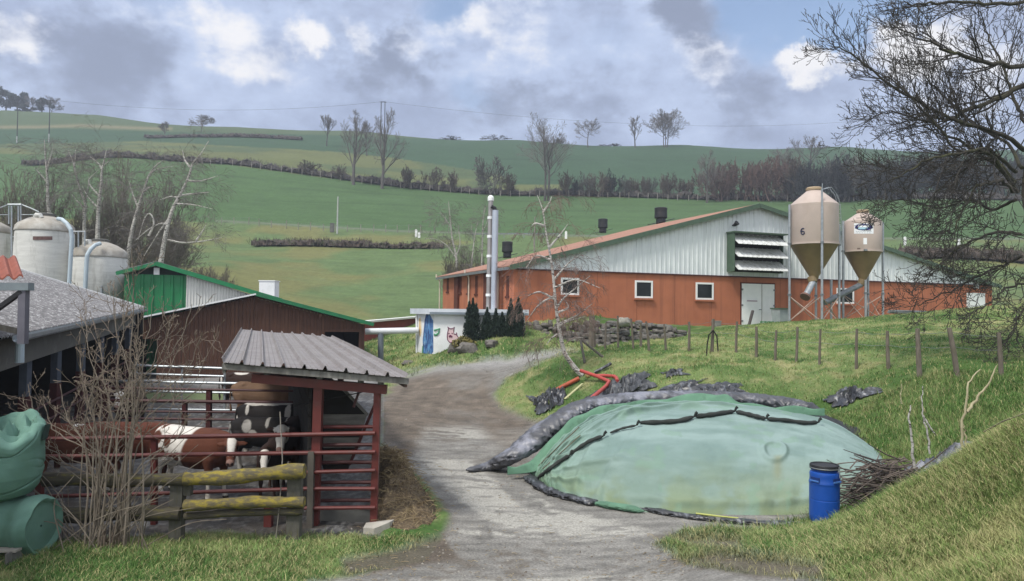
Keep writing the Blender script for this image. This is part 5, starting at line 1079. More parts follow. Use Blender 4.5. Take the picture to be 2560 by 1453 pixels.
path = cr([gp(1166, 1182) + [0, 0, .06], gp(1225, 1176) + [0, 0, .10], at(1290, 1132, 17.3), at(1372, 1072, 17.8), at(1450, 1022, 18.2), at(1540, 1003, 18.5), at(1690, 995, 18.7), at(1850, 998, 18.7), at(1960, 1012, 18.5), at(2050, 1026, 18.1)], 190)
path = cr(path, 300); rad = np.interp(np.linspace(0, 1, 300), [0, .02, .08, .16, .3, .5, .75, .9, .97, 1], [.03, .09, .14, .28, .35, .30, .28, .31, .26, .08])
crumple_tube(path, rad, 64, M['plastic'], 'plastic_roll', 5, .30, 'long shiny roll of grey and black plastic sheeting along the crest of the heap', 'plastic roll')
# gravel-sock weights, laid in a line over the netting and round its foot
M['sock'] = mat('black_sock', (.020, .024, .022), (.032, .037, .034), 5, .85, .5, .01, 40)
def on_heap(px, py):
    r_ = ray(px, py); q = HP - EYE; t = q @ r_ / (r_ @ r_); dd = np.linalg.norm(q - t[..., None] * r_, axis=2); i, j = np.unravel_index(np.argmin(dd), dd.shape); return HP[i, j].copy()
SOCK = [([(1346, 1200), (1372, 1178), (1398, 1160), (1424, 1143)], 'sock weight lying lowest, at the corner of the netting beside the white scrap'), ([(1426, 1140), (1455, 1118), (1480, 1106), (1508, 1096)], 'sock weight next above the lowest one, with a knotted end high on the fold'), ([(1524, 1088), (1556, 1076), (1590, 1069)], 'thin half-buried sock weight between the knotted one and the thick ones'), ([(1598, 1062), (1650, 1060), (1700, 1056), (1735, 1046)], 'thick sock weight with a curled tip near the middle of the pale cover'), ([(1737, 1047), (1780, 1042), (1836, 1033)], 'thick sock weight highest of the row, ending in a forked tie'), ([(1838, 1034), (1880, 1044), (1914, 1052)], 'sock weight sloping down past the forked tie'), ([(1916, 1052), (1960, 1055), (2010, 1062), (2044, 1062)], 'sock weight farthest along the row toward the brush pile')]
for k, (pp, lab) in enumerate(SOCK):
    c = cr([on_heap(*q) + np.array([0, -.03, .05]) for q in pp], 26); rd = np.full(26, (.042, .040, .026, .050, .052, .048, .044)[k]); rd *= 1 + .12 * np.sin(np.arange(26) * .9 + k); rd[0] *= .45; rd[-1] *= .35; rd[-2] *= .6; rd[1] *= .8
    b = MB(); b.tube(c, rd, 10); e = c[-1]; b.tube([e, e + [.03, -.01, .07], e + [.06, -.02, .10]], [.02, .03, .035], 6); o = smooth_by_angle(b.build('sock_weight', M['sock'], loc=c[13]), 60); tag(o, lab, 'weight sock', 'black sock weights on the silage heap')
FOOT = [([(1322, 1200), (1350, 1222), (1385, 1240)], .11, 'crumpled black plastic edge at the near corner of the heap beside the white scrap'), ([(1385, 1238), (1430, 1252), (1490, 1265)], .10, 'torn grey-black plastic edge along the foot of the heap, next to the corner one'), ([(1590, 1272), (1680, 1290), (1790, 1305)], .075, 'black plastic edge in the middle of the foot of the heap'), ([(1800, 1306), (1900, 1314), (2015, 1318)], .08, 'black plastic edge along the foot of the heap ending at the blue barrel')]
for k, (pp, r_, lab) in enumerate(FOOT):
    c = cr([gp(*q) + np.array([0, 0, r_ * .5]) for q in pp], 60); rd = np.full(60, r_); rd[0] *= .3; rd[-1] *= .3; rd *= 1 + .10 * np.sin(np.arange(60) * .27 + k)
    crumple_tube(c, rd, 22, M['plastic_dark'], 'plastic_edge', 20 + k, .75, lab, 'plastic sheet', flat=.5, fq=5)
c = cr([gp(1480, 1262) + [0, 0, .04], gp(1560, 1277) + [0, 0, .06], gp(1610, 1284) + [0, 0, .04]], 40); o = crumple_tube(c, np.interp(np.arange(40), [0, 8, 30, 39], [.03, .10, .09, .02]), 20, M['net_fold'], 'netting_scrap', 31, .4, 'loose dull green scrap of netting lying flat at the foot of the heap', 'netting')
b = MB(); b.tube([gp(1740, 1298) + [0, 0, .10], gp(1800, 1304) + [0, 0, .09], gp(1846, 1308) + [0, 0, .08]], .018, 6); tag(b.build('yellow_strap', mat('yellow_strap', (.42, .45, .13), (.34, .36, .10)), loc=gp(1790, 1303)), 'yellow-green strap lying on the black plastic before the heap', 'strap')
b = MB(); p = gp(1336, 1192); G = []
for i in range(9):
    row = []
    for j in range(7):
        u_, v_ = i / 8 - .5, j / 6 - .5; row.append(p + np.array([u_ * .36, v_ * .28, .10 + .09 * math.cos(u_ * 3) * math.cos(v_ * 3) + .05 * math.sin(i * 1.9 + j)]))
    G.append(row)
b.sheet(np.array(G), (0, 0, 1), .012); tag(smooth_by_angle(b.build('white_scrap', M['white_clean'], loc=p), 60), 'small bright white plastic scrap at the near corner of the netting', 'plastic scrap')
for pp, lab in (([(1448, 1075), (1400, 1120), (1346, 1172)], 'longer thin dark stick lying on the fold of netting'), ([(1450, 1096), (1410, 1132), (1356, 1180)], 'shorter thin dark stick lying just below the longer one on the netting')):
    b = MB(); b.tube([on_heap(*q) + np.array([0, -.02, .07]) for q in pp], .012, 5); tag(b.build('stick', mat('stick_brown', (.09, .08, .055), (.13, .115, .08), 6), loc=on_heap(*pp[1])), lab, 'stick', 'thin sticks on the netting')
# crumpled black sheets on the bank
def crumple_sheet(name, cpx, w_, h_, hgt, seed, m, lab, d=None, cat='plastic sheet', tilt=0.0):
    p = ground_hit(*cpx) if d is None else at(*cpx, d); n = 64; G = np.zeros((n, n, 3)); rs_ = np.random.default_rng(seed)
    u_, v_ = np.meshgrid(np.linspace(-.5, .5, n), np.linspace(-.5, .5, n), indexing='ij'); rag = 1.1 + .75 * (fbm(u_ * 4 + 5, v_ * 4 + 5, seed + 1, 3) - .5) * 2
    x = p[0] + u_ * w_ * rag; y = p[1] + v_ * h_ * rag; z = gz(x, y); r2 = np.clip(1 - (np.abs(u_ * 2) ** 2.5 + np.abs(v_ * 2) ** 2.5) * .9, 0, 1)
    rid = 1 - np.abs(fbm(u_ * 4.2 + seed, v_ * 3.2 + u_ * 2.3, seed, 3) - .5) * 5; rid2 = 1 - np.abs(fbm(u_ * 11 + seed, v_ * 4 - u_ * 5, seed + 4, 2) - .5) * 4; z = z + .03 + hgt * .6 * r2 ** .5 * (.30 + .75 * np.clip(rid, -.3, 1)) + hgt * .42 * np.clip(rid2, -.6, 1) * (.3 + r2)
    G[..., 0], G[..., 1], G[..., 2] = x, y, z; b = MB(); b.sheet(G, (0, 0, 1), .006); o = smooth_by_angle(b.build(name, m, loc=p), 28); tag(o, lab, cat); return o
crumple_sheet('black_sheet', (1372, 1008), 1.0, 1.5, .28, 3, M['plastic_dark'], 'crumpled heap of black plastic at the foot of the bank beside the fat orange pipe')
M['drape'] = mat('draped_sheet', (.075, .08, .088), (.03, .032, .036), 1.2, .4, .35, .015, 5, stretch=(7, 1, 1), c3=(.2, .21, .225), s3=1.2, lo3=.55, hi3=.75, stretch3=(8, 1, 1))
crumple_sheet('black_sheet', (1552, 985), 1.5, 1.5, .36, 7, M['drape'], 'grey-black sheet draped in vertical folds over a hump just above the plastic roll')
crumple_sheet('black_sheet', (1680, 986), 1.8, .7, .15, 11, M['plastic_dark'], 'low black plastic strip on the grass behind the middle of the plastic roll')
crumple_sheet('black_sheet', (1790, 984), 1.3, .9, .15, 13, M['plastic_dark'], 'black plastic rag on the grass behind the plastic roll, next to the low strip')
crumple_sheet('black_sheet', (2128, 996), .75, 1.0, .20, 17, M['plastic_dark'], 'black plastic scrap lying alone up the grassy slope past the end of the roll')
crumple_sheet('black_sheet', (1683, 936), .5, .6, .08, 19, M['plastic_dark'], 'thin grey plastic scrap half hidden in grass high on the bank')
crumple_sheet('black_sheet', (2330, 1132), 1.0, .9, .28, 23, M['plastic'], 'shiny black plastic bundle behind the brush pile', 14.2)
crumple_sheet('black_sheet', (2020, 1010), .5, .5, .12, 27, M['plastic'], 'loose silvery end of plastic beyond the tip of the roll', 18.6)
# pipes on the bank
M['orange'] = mat('orange_pipe', (.42, .085, .035), (.36, .07, .03), 3, .5, c3=(.25, .07, .04), s3=2); M['red_pipe'] = mat('red_pipe', (.42, .065, .05), (.36, .055, .045), 3, .45)
def pipe(name, pts, r, m, lab, n=10):
    b = MB(); c = [np.asarray(q, float) for q in pts]; b.tube(c, r, n); return tag(smooth_by_angle(b.build(name, m, loc=c[0]), 50), lab, 'pipe')
def gl(px, py, h): return ground_hit(px, py + 4) + np.array([0, 0, h])
pipe('plastic_pipe', [gl(1380, 988, .12), gl(1412, 970, .13), gl(1448, 953, .12)], .075, M['orange'], 'fat straight orange pipe lying on the bank at the foot of the leaning birch', 14)
pipe('plastic_pipe', [at(1452, 927, 25.6), at(1490, 940, 25.0), at(1523, 954, 24.2), at(1516, 965, 23.6), at(1474, 1000, 21.2)], .062, M['red_pipe'], 'red pipe with an elbow bend running down the bank to the plastic roll')
pipe('plastic_pipe', [at(1484, 940, 25.1), at(1510, 939, 25.0), at(1536, 941, 24.6), at(1541, 945, 24.2), at(1544, 953, 23.8)], .06, M['red_pipe'], 'short red pipe with a downturned end lying behind the elbowed one')
pipe('plastic_pipe', [gl(1486, 936, .10), gl(1508, 926, .12), gl(1527, 917, .16)], .055, M['plastic_dark'], 'straight black pipe pointing up the bank behind the red pipes')
b = MB(); q0 = gl(1412, 1000, .06); q1 = gl(1456, 963, .10); b.bar(q0, q1, .10, .03); tag(b.build('pale_lath', mat('lath', (.42, .42, .22), (.34, .33, .18)), loc=q0), 'pale yellowish lath lying on the bank beside the orange pipe', 'lath')
b = MB(); q = gl(1469, 942, .10); b.lathe(q, [(.02, -.08), (.10, -.06), (.13, 0), (.10, .06), (.02, .08)], 12, (1, .3, .3)); tag(b.build('yellow_float', mat('yellow_float', (.55, .42, .17)), loc=q), 'small yellow plug beside the birch root under the red pipes', 'plug')
# ================================================================== near fence posts along the top of the bank
NP = [(1481, 778, 858, 30, .34), (1546, 795, 875, 28.8, .10), (1512, 806, 872, 28.9, .09), (1585, 803, 880, 28.2, .10), (1603, 796, 857, 28.4, .12), (1624, 810, 884, 27.6, .11), (1666, 820, 886, 27.2, .09), (1722, 818, 892, 26.7, .11), (1779, 814, 896, 26.0, .13), (1840, 815, 893, 25.8, .10), (1890, 822, 898, 25.2, .11), (1938, 825, 900, 24.8, .10), (1990, 816, 906, 24.5, .10), (2048, 828, 918, 23.5, .09), (2141, 826, 926, 22.0, .10), (2222, 832, 926, 21.2, .12), (2300, 822, 942, 19.0, .145), (2398, 828, 952, 18.5, .15), (2505, 838, 952, 18.2, .13)]
nf = thing('post_fence', 'ragged line of grey wooden stakes along the top of the grass bank', 'fence', gat(1990, 24.5))
rp = random.Random(4); tops = []; M['stake'] = mat('weathered_stake', (.17, .145, .115), (.10, .085, .068), 3, .95, .5, .012, stretch=(5, 5, 1.2), c3=(.14, .135, .07), s3=3, lo3=.55, hi3=.7)
for px, y0, y1, d, w_ in NP:
    g = gat(px, d); sc = d / FPX; h = (y1 - y0) * sc; lean = {2398: -.20, 1585: -.10, 1624: -.12, 1666: -.10, 2505: -.08, 1840: .03}.get(px, rp.uniform(-.05, .05))
    top = g + np.array([lean * h, rp.uniform(-.05, .05), h]); b = MB(); b.tube([g - [0, 0, .3], g * .5 + top * .5 + [rp.uniform(-.015, .015), 0, 0], top], [w_ * .46, w_ * .43, w_ * .36], 8); b.build('post', M['stake'], nf); tops.append((g, top))
b = MB()
for k in range(len(tops) - 1):
    for f in (.62, .92):
        p0 = tops[k][0] + (tops[k][1] - tops[k][0]) * f; p1 = tops[k + 1][0] + (tops[k + 1][1] - tops[k + 1][0]) * f; b.tube([p0, (p0 + p1) / 2 - [0, 0, .04], p1], .006, 3)
b.build('wire', M['galv_dull'], nf)
for a_, c_, lab in (((1456, 852), (1508, 900), 0), ((1452, 852), (1462, 915), 1)):
    p0, p1 = at(*a_, 28), gat(c_[0], 27.2); b = MB(); b.tube([p0, p1], .05, 7); b.build('strut', M['fence_post'], nf)
b = MB(); t0 = at(1783, 826, 25.9); b.tube([t0, at(1772, 838, 25.8), at(1768, 860, 25.8), at(1766, 893, 25.7)], .025, 5); b.tube([t0, at(1792, 840, 25.8), at(1796, 893, 25.7)], .025, 5); b.build('brace_wire', M['dark'], nf)
# ================================================================== dry stone wall below the red barn
rs = np.random.default_rng(12); b = MB()
def rock(mb, c, sz, rs):
    n, m_ = 9, 6; V = []; s0 = rs.random() * 50
    for j in range(m_ + 1):
        for i in range(n):
            th = math.pi * j / m_; ph = 2 * math.pi * i / n; dv = np.array([math.sin(th) * math.cos(ph), math.sin(th) * math.sin(ph), math.cos(th)]); dv = np.sign(dv) * np.abs(dv) ** .72
            k = .72 + .55 * float(vnoise(np.array([dv[0] * 1.7 + s0]), np.array([dv[1] * 1.7 + dv[2] * 2.1 + s0]), 3)[0]); V.append(np.asarray(c) + dv * np.asarray(sz) * k)
    F = [(j * n + i, j * n + (i + 1) % n, (j + 1) * n + (i + 1) % n, (j + 1) * n + i) for j in range(m_) for i in range(n)]; mb.add(V, [f[::-1] for f in F])
px = 1326
top = lambda x: np.interp(x, [1326, 1400, 1480, 1560, 1660, 1720, 1740], [806, 812, 806, 804, 812, 822, 842]); bot = lambda x: np.interp(x, [1326, 1400, 1500, 1600, 1720], [845, 868, 862, 858, 846])
for px in np.arange(1322, 1722, 13):
    y = bot(px) + 4
    while y > top(px):
        sx = rs.uniform(.16, .30); sz = rs.uniform(.10, .2); c = at(px + rs.uniform(-5, 5), y, 36.0 + rs.uniform(-.15, .15) + (bot(px) - y) * .012 + max(0, (1420 - px) * .012)); rock(b, c, (sx * rs.uniform(.7, 1.3), .3, sz * rs.uniform(.8, 1.25)), rs); y -= sz * 2 * 48
o = smooth_by_angle(b.build('stone_wall', M['rock'], loc=at(1520, 862, 36.2)), 40); tag(o, 'rough dry stone retaining wall at the foot of the long red barn', 'stone wall')
for (px, y, d, sx, sz, mt, lab) in ((1559, 806, 35.6, .30, .22, mat('pale_rock', (.33, .32, .28), (.22, .21, .18), 4, .9, .5, .02), 'pale pointed boulder standing out on top of the dry stone wall'), (1170, 880, 34.8, .50, .30, M['rock'], 'grassy boulder on the slope before the painted hut, nearer the track'), (1138, 866, 35.6, .36, .26, M['rock'], 'rounded boulder on the slope under the painted pig'), (1228, 862, 34.9, .30, .22, M['rock'], 'small light boulder on the slope below the conifers'), (1020, 902, 36.6, .28, .14, M['rock'], 'low stone in the grass where the overhead pipe meets the hut')):
    b = MB(); c = gat(px, d) + [0, 0, sz * .3] if y > 840 else at(px, y, d); rock(b, c, (sx, .35, sz), rs); tag(smooth_by_angle(b.build('boulder', mt, loc=c), 40), lab, 'boulder')
# ================================================================== bare trees
M['bark'] = mat('grey_bark', (.075, .066, .055), (.05, .044, .037), 4, .95); M['bark_far'] = mat('far_bark', (.11, .102, .094), (.08, .075, .07), 4, .95); M['twig_far'] = mat('far_twig', (.18, .162, .15), (.13, .12, .11), 1, .95)
M['twig_brown'] = mat('brown_twig', (.105, .075, .062), (.075, .055, .046), 1, .95); M['twig_dark'] = mat('dark_twig', (.055, .05, .042), (.036, .032, .028), 2, .95); M['moss_bark'] = mat('mossy_bark', (.05, .046, .034), (.035, .031, .025), 2.5, .95, c3=(.06, .065, .025), s3=1.2, lo3=.5, hi3=.7)
def birch_bark(name, k=1.0):
    t = NT(name); v = t.coord((1, 1, 1)); v2 = t.coord((2.2, 2.2, 9)); c = t.mix(t.ramp(t.noise(2.5, 4, vec=v), .35, .65), (.56 * k, .54 * k, .50 * k), (.42 * k, .39 * k, .36 * k)); c = t.mix(t.ramp(t.noise(2.6, 4, .6, vec=v2), .55, .60), c, (.05, .045, .04)); t.link(c, t.b.inputs['Base Color']); t.b.inputs['Roughness'].default_value = .8; return t.m
M['birch'] = birch_bark('birch_bark'); M['birch_far'] = birch_bark('birch_bark_far', .8)
def grow(rng, p, d, L, r, lev, P, out, nmax=5):
    """recursive branching: out gets (points, radii, level)"""
    n = P['seg'][lev]; st = L / n; pts = [p.copy()]; rad = [r]; d = d / np.linalg.norm(d); re = r * P.get('end', .45); dirs = [d.copy()]
    for i in range(n):
        d = d + rng.normal(0, P['wob'][lev], 3) + np.array([0, 0, P['up'][lev]]); d /= np.linalg.norm(d); p = p + d * st; pts.append(p.copy()); rad.append(max(r + (re - r) * (i + 1) / n, P['rmin'])); dirs.append(d.copy())
    out.append((np.array(pts), np.array(rad), lev))
    if lev + 1 < len(P['n']) + 1 and lev < len(P['n']):
        nc = P['n'][lev]; t0 = P['t0'][lev]; az = rng.random() * 6.28
        for k in range(nc):
            t = t0 + (1 - t0) * (k + rng.random()) / nc; i = min(int(t * n), n - 1); f = t * n - i; q = pts[i] * (1 - f) + pts[i + 1] * f; dd = dirs[i]
            az += 2.4 + rng.normal(0, .4); a = np.cross(dd, (0.02, .3, 1.0)); a /= np.linalg.norm(a) + 1e-9; bb = np.cross(dd, a); sidev = a * math.cos(az) + bb * math.sin(az); ang = P['ang'][lev] * (1 + rng.normal(0, .18))
            nd = dd * math.cos(ang) + sidev * math.sin(ang); l2 = L * P['len'][lev] * (1 - .55 * (t - t0) / (1 - t0 + 1e-6)) * (1 + rng.normal(0, .15)); r2 = max(min((rad[i] * (1 - f) + rad[i + 1] * f) * P['rr'][lev], r), P['rmin'])
            grow(rng, q, nd, max(l2, .05), r2, lev + 1, P, out)
def tree_meshes(out, split, sides=(8, 6, 4, 3, 3, 3)):
    a, b = MB(), MB()
    for pts, rad, lev in out: (a if lev <= split else b).tube(pts, rad, sides[min(lev, 5)])
    return a, b
ROUND = dict(seg=(6, 6, 5, 4, 3), wob=(.06, .12, .16, .2, .2), up=(.02, .05, .06, .06, .05), n=(11, 7, 6, 4), t0=(.24, .2, .2, .2), ang=(.75, .60, .55, .5), len=(.66, .60, .58, .60), rr=(.55, .6, .6, .6), rmin=.018, end=.3)
FAN = dict(ROUND, ang=(.55, .5, .5, .5), up=(.02, .10, .10, .10, .08), len=(.75, .55, .5, .5), t0=(.32, .2, .2, .2))
NARROW = dict(ROUND, ang=(.32, .35, .4, .4), up=(.02, .12, .12, .1, .1), len=(.6, .45, .45, .5), t0=(.22, .2, .2, .2))
def far_tree(px, py, d, hpx, wpx, lab, style=ROUND, seed=0, stems=1, name='bare_tree', group=None, r0=None, mats=None, cat='tree', rmin=None):
    """d: distance; base on the ground at column px (py only a hint of the base row)"""
    rng = np.random.default_rng(seed); base = gat(px, d) if py is None else at(px, py, d)
    if py is not None: base[2] = g1(base[0], base[1])
    H = hpx * d / FPX; t = thing(name, lab, cat, base, group); out = []; P = dict(style); P['rmin'] = rmin or max(.010, d * .000095)
    for s in range(stems):
        dv = np.array([rng.normal(0, .05) + (s - (stems - 1) / 2) * .16, rng.normal(0, .05), 1]); grow(rng, base - [0, 0, .2] + np.array([(s - (stems - 1) / 2) * H * .035, rng.normal(0, .2), 0]), dv, H * (.72 - .05 * (s % 2)), (r0 or H * .022) / stems ** .5, 0, P, out)
    allp = np.vstack([o[0] for o in out]); top = allp[:, 2].max(); k = H / (top - base[2]); mx = np.percentile(np.abs(allp[:, 0] - base[0]), 99); kx = (wpx / 2 * d / FPX) / mx
    for o_ in out: o_[0][:] = base + (o_[0] - base) * np.array([kx, kx, k])
    a, b = tree_meshes(out, 1); mt = mats or (M['bark_far'], M['twig_far']); a.build('trunk', mt[0], t); b.build('crown', mt[1], t); return t
SKY = [(503, 325, 262, 47, 66, 'small round bare tree alone on the skyline over the lower of two hedges', ROUND, 1), (817, 345, 228, 81, 50, 'fan-shaped bare tree on the skyline just before the tall pair', FAN, 1), (1470, 356, 262, 77, 66, 'umbrella-shaped bare tree with a clean stem on the skyline', dict(FAN, t0=(.5, .2, .2, .2), ang=(.8, .5, .5, .5)), 1), (1588, 359, 262, 79, 33, 'slim upright bare tree on the skyline, narrowest of them all', NARROW, 1), (1664, 361, 262, 99, 98, 'broad bare tree with three stems on the skyline', ROUND, 3), (883, 448, 160, 200, 100, 'tall bare tree in the hedge with a crooked dark stem, beside the twin power poles', ROUND, 1), (955, 462, 160, 205, 124, 'tall bare tree in the hedge standing before the twin power poles', ROUND, 1), (1366, 488, 156, 218, 142, 'widest bare tree in the hedge, fanning from two trunks', FAN, 2), (2027, 395, 195, 104, 100, 'rounded bare tree behind the dark wood, above the larger tan silo', ROUND, 1), (1963, 398, 195, 80, 74, 'spreading bare tree behind the dark wood, lower than the rounded one beside it', ROUND, 1), (1768, 495, 156, 135, 70, 'thin bare tree at the end of the reddish thicket', ROUND, 1), (412, 342, 245, 44, 36, 'tiny faint bare tree on the slope under the skyline', ROUND, 1), (918, 355, 215, 84, 50, 'slender bare tree behind, seen between the two tall hedge trees', NARROW, 1)]
for k, (px, py, d, h, w_, lab, st, ns) in enumerate(SKY): far_tree(px, py, d, h, w_, lab, st, 100 + k, ns)
# hedge line, bushes and thicket --------------------------------------------------
BUSH = dict(seg=(4, 4, 3, 3), wob=(.12, .18, .2, .2), up=(.05, .06, .05, .05), n=(6, 5, 4), t0=(.15, .15, .15), ang=(.5, .55, .6), len=(.7, .6, .55), rr=(.6, .6, .6), rmin=.02, end=.4)
def bush_mesh(seed, stems, H, W, rmin, spread=.6):
    rng = np.random.default_rng(seed); out = []; P = dict(BUSH); P['rmin'] = rmin
    for s in range(stems): grow(rng, np.array([rng.normal(0, .12 * W), rng.normal(0, .12 * W), -.1]), np.array([rng.normal(0, spread), rng.normal(0, spread), 1]), H * rng.uniform(.5, .75), rmin * 2.2, 0, P, out)
    allp = np.vstack([o[0] for o in out]); kz = H / allp[:, 2].max(); kx = W / 2 / np.percentile(np.hypot(allp[:, 0], allp[:, 1]), 97)
    b = MB()
    for pts, rad, lev in out: b.tube(pts * np.array([kx, kx, kz]), rad, 3)
    return b.mesh('bare_bush')
BV = [bush_mesh(300 + k, 7, 4.0, 4.5, .028) for k in range(4)]
M['thicket'] = [mat('hedge_twig_%s' % n_, c_, tuple(v * .65 for v in c_), 1.2, .95) for n_, c_ in (('brown', (.12, .10, .082)), ('red', (.15, .10, .085)), ('dark', (.045, .049, .05)), ('grey', (.125, .12, .11)))]
BVM = {}
for i, me in enumerate(BV):
    for j, m_ in enumerate(M['thicket']):
        q = me.copy(); q.materials.append(m_); q.name = 'bare_bush'; BVM[i, j] = q
rb = random.Random(11)
def bush(px, d, hpx, wpx, j, lab, group, name='bare_bush', cat='bush'):
    base = gat(px, d); o = bpy.data.objects.new(name, BVM[rb.randrange(4), j]); COL.objects.link(o); o.location = base; H = hpx * d / FPX; W = wpx * d / FPX; o.scale = (W / 4.5, W / 4.5, H / 4.0); o.rotation_euler = (0, 0, rb.uniform(0, 6.28)); return tag(o, lab, cat, group)
hy = lambda px: np.interp(px, [280, 560, 760, 1000, 1250, 1500, 2000, 2500], [391, 411, 438, 471, 489, 497, 500, 501]); hd = lambda px: np.interp(px, [280, 600, 800, 1000, 1250, 1700, 2000, 2400], [171, 168, 166, 165, 165, 163, 160, 152])
for px, h, w_, j, lab in ((775, 42, 62, 0, 'loose bare bush on the hedge where it passes under the small field'), (846, 42, 44, 0, 'upright bare bush on the hedge before the first tall tree'), (1018, 62, 78, 0, 'bare bush on the hedge leaning away just past the second tall tree'), (1082, 66, 62, 0, 'arching bare bush on the hedge, second past the tall trees'), (1135, 62, 60, 0, 'bare bush on the hedge, third past the tall trees'), (1222, 98, 84, 3, 'large dark rounded bush on the hedge behind the two flues'), (1268, 60, 60, 0, 'low bare bush on the hedge beside the large dark rounded one')):
    bush(px, hd(px) - .5, h, w_, j, lab, 'bushes along the field hedge')
rowlab = 'bare bush in the unbroken scrub row on the hedge behind the red barn roof'
for k in range(14): bush(1418 + 24 * k + rb.uniform(-6, 6), hd(1500) - rb.uniform(0, 2), rb.uniform(48, 72), rb.uniform(48, 66), rb.choice((0, 0, 3, 2)), rowlab, 'scrub row behind the red barn')
for k in range(13): bush(1780 + 17 * k + rb.uniform(-5, 5), 158 + rb.uniform(0, 6), rb.uniform(92, 118), rb.uniform(70, 92), rb.choice((1, 1, 0)), 'reddish brown bush in the dense thicket above the barn ridge', 'reddish thicket')
for k in range(34): bush(1985 + 17 * k + rb.uniform(-6, 6), 153 + rb.uniform(0, 9), rb.uniform(92, 132), rb.uniform(84, 110), rb.choice((2, 2, 2, 0, 3)), 'dark leafless tree in the solid wood behind the tan silos', 'dark wood behind the silos', 'bare_tree', 'tree')
def hedge(pxs, yb, dd, h, m, lab, seed, dens=22, thick=1.0, jag=.35):
    """hedge: rounded band of tangled stems over the ground line"""
    rng = np.random.default_rng(seed); b = MB(); G = []; p0 = None; n = int((pxs[-1] - pxs[0]) / 4)
    for k in range(n + 1):
        px = pxs[0] + (pxs[-1] - pxs[0]) * k / n; d = float(np.interp(px, pxs, dd)); g = gat(px, d); H = h * (1 + jag * 1.5 * (float(fbm(np.array([px * .05]), np.array([seed * 1.0]), seed, 4)[0]) - .5) * 2); r = []
        for i in range(8):
            a = math.pi * i / 7; nz = 1 + .25 * rng.normal(); r.append(g + np.array([0, thick * math.cos(a) * nz, max(-.1, H * math.sin(a) ** .7 * (1 + .12 * rng.normal())) * .72]))
        G.append(r)
        for s in range(dens // 4):
            q = g + np.array([rng.normal(0, .25), rng.normal(0, thick * .5), rng.uniform(0, .3) * H]); e = q + np.array([rng.normal(0, .4) * H * .6, rng.normal(0, .3) * H * .5, H * rng.uniform(.5, .95)]); b.tube([q, (q + e) / 2 + rng.normal(0, .06, 3) * H, e], [.03, .025, .015], 3)
    b.grid(np.array(G)); o = b.build('hedge', m, loc=gat(pxs[len(pxs) // 2], dd[len(pxs) // 2])); return tag(o, lab, 'hedge')
M['hedge'] = mat('hedge_dark', (.075, .066, .060), (.04, .037, .035), 1.6, .98, .8, .2, c3=(.075, .062, .052), s3=.8, lo3=.5, hi3=.7)
M['hedge_br'] = mat('hedge_brown', (.085, .065, .052), (.045, .037, .031), 1.2, .98, .8, .15, c3=(.055, .07, .035), s3=.9, lo3=.55, hi3=.7)
hx = [60, 280, 560, 760, 1000, 1250, 1500, 2000, 2560]; hedge(hx, None, [172, 171.5, 168.5, 166.5, 165.5, 165.5, 164, 160.5, 150], 1.7, M['hedge'], 'long dark field hedge running down the hillside and along behind the barn', 5, 20, 1.2, .4)
hedge([362, 560, 755], None, [246, 243, 240], 1.5, M['hedge'], 'short dark clipped hedge high up between two fields under the skyline', 6, 16, 1.0, .15)
hedge([632, 780, 925], None, [97.5, 97.2, 97], 1.1, M['hedge_br'], 'trimmed brown roadside hedge, the denser length below the concrete pole', 7, 26, .8, .12)
hedge([926, 1010, 1110], None, [97, 96.8, 96.5], .9, M['hedge_br'], 'trimmed brown roadside hedge, the ragged length behind the pale birches', 8, 20, .7, .3)
hedge([2215, 2330, 2500, 2600], None, [84, 84, 83, 82], 1.5, M['hedge_br'], 'layered brown hedge on the slope behind the far end of the red barn', 9, 26, 1.0, .3)
for px, d in ((1130, 290), (1240, 289), (1400, 285), (1535, 282)): bush(px, d - 3, 7, 80, 3, 'wispy scrub along the skyline fence', 'skyline scrub')
# field fence posts
M['pale_post'] = mat('pale_post', (.27, .25, .22), (.18, .17, .15), 3, .9)
def post_row(pxs, dd, n, h, w_, lab, seed, m):
    rng = random.Random(seed); t = thing('field_fence', lab, 'fence', gat(pxs[0], dd[0])); prev = None; wb = MB()
    for k in range(n):
        px = pxs[0] + (pxs[-1] - pxs[0]) * (k + rng.uniform(-.12, .12)) / (n - 1); d = float(np.interp(px, pxs, dd)); g = gat(px, d); H = h * rng.uniform(.85, 1.15); b = MB(); top = g + np.array([rng.uniform(-.06, .06) * H, 0, H]); b.tube([g - [0, 0, .2], top], [w_, w_ * .85], 5); b.build('post', m, t)
        if prev is not None: wb.tube([prev, top * .9 + g * .1], .010, 3)
        prev = top * .9 + g * .1
    wb.build('wire', M['galv_dull'], t); return t
post_row([480, 560, 760, 1000, 1250, 1500, 2000, 2440], [167, 166.5, 164.5, 163.5, 163.5, 162, 158, 149.5], 80, 1.35, .085, 'row of pale stakes along the foot of the long field hedge', 3, M['pale_post'])
post_row([556, 800, 1180], [109, 108.5, 107.5], 21, 1.15, .065, 'row of pale stakes along the far side of the hillside lane', 4, M['pale_post'])
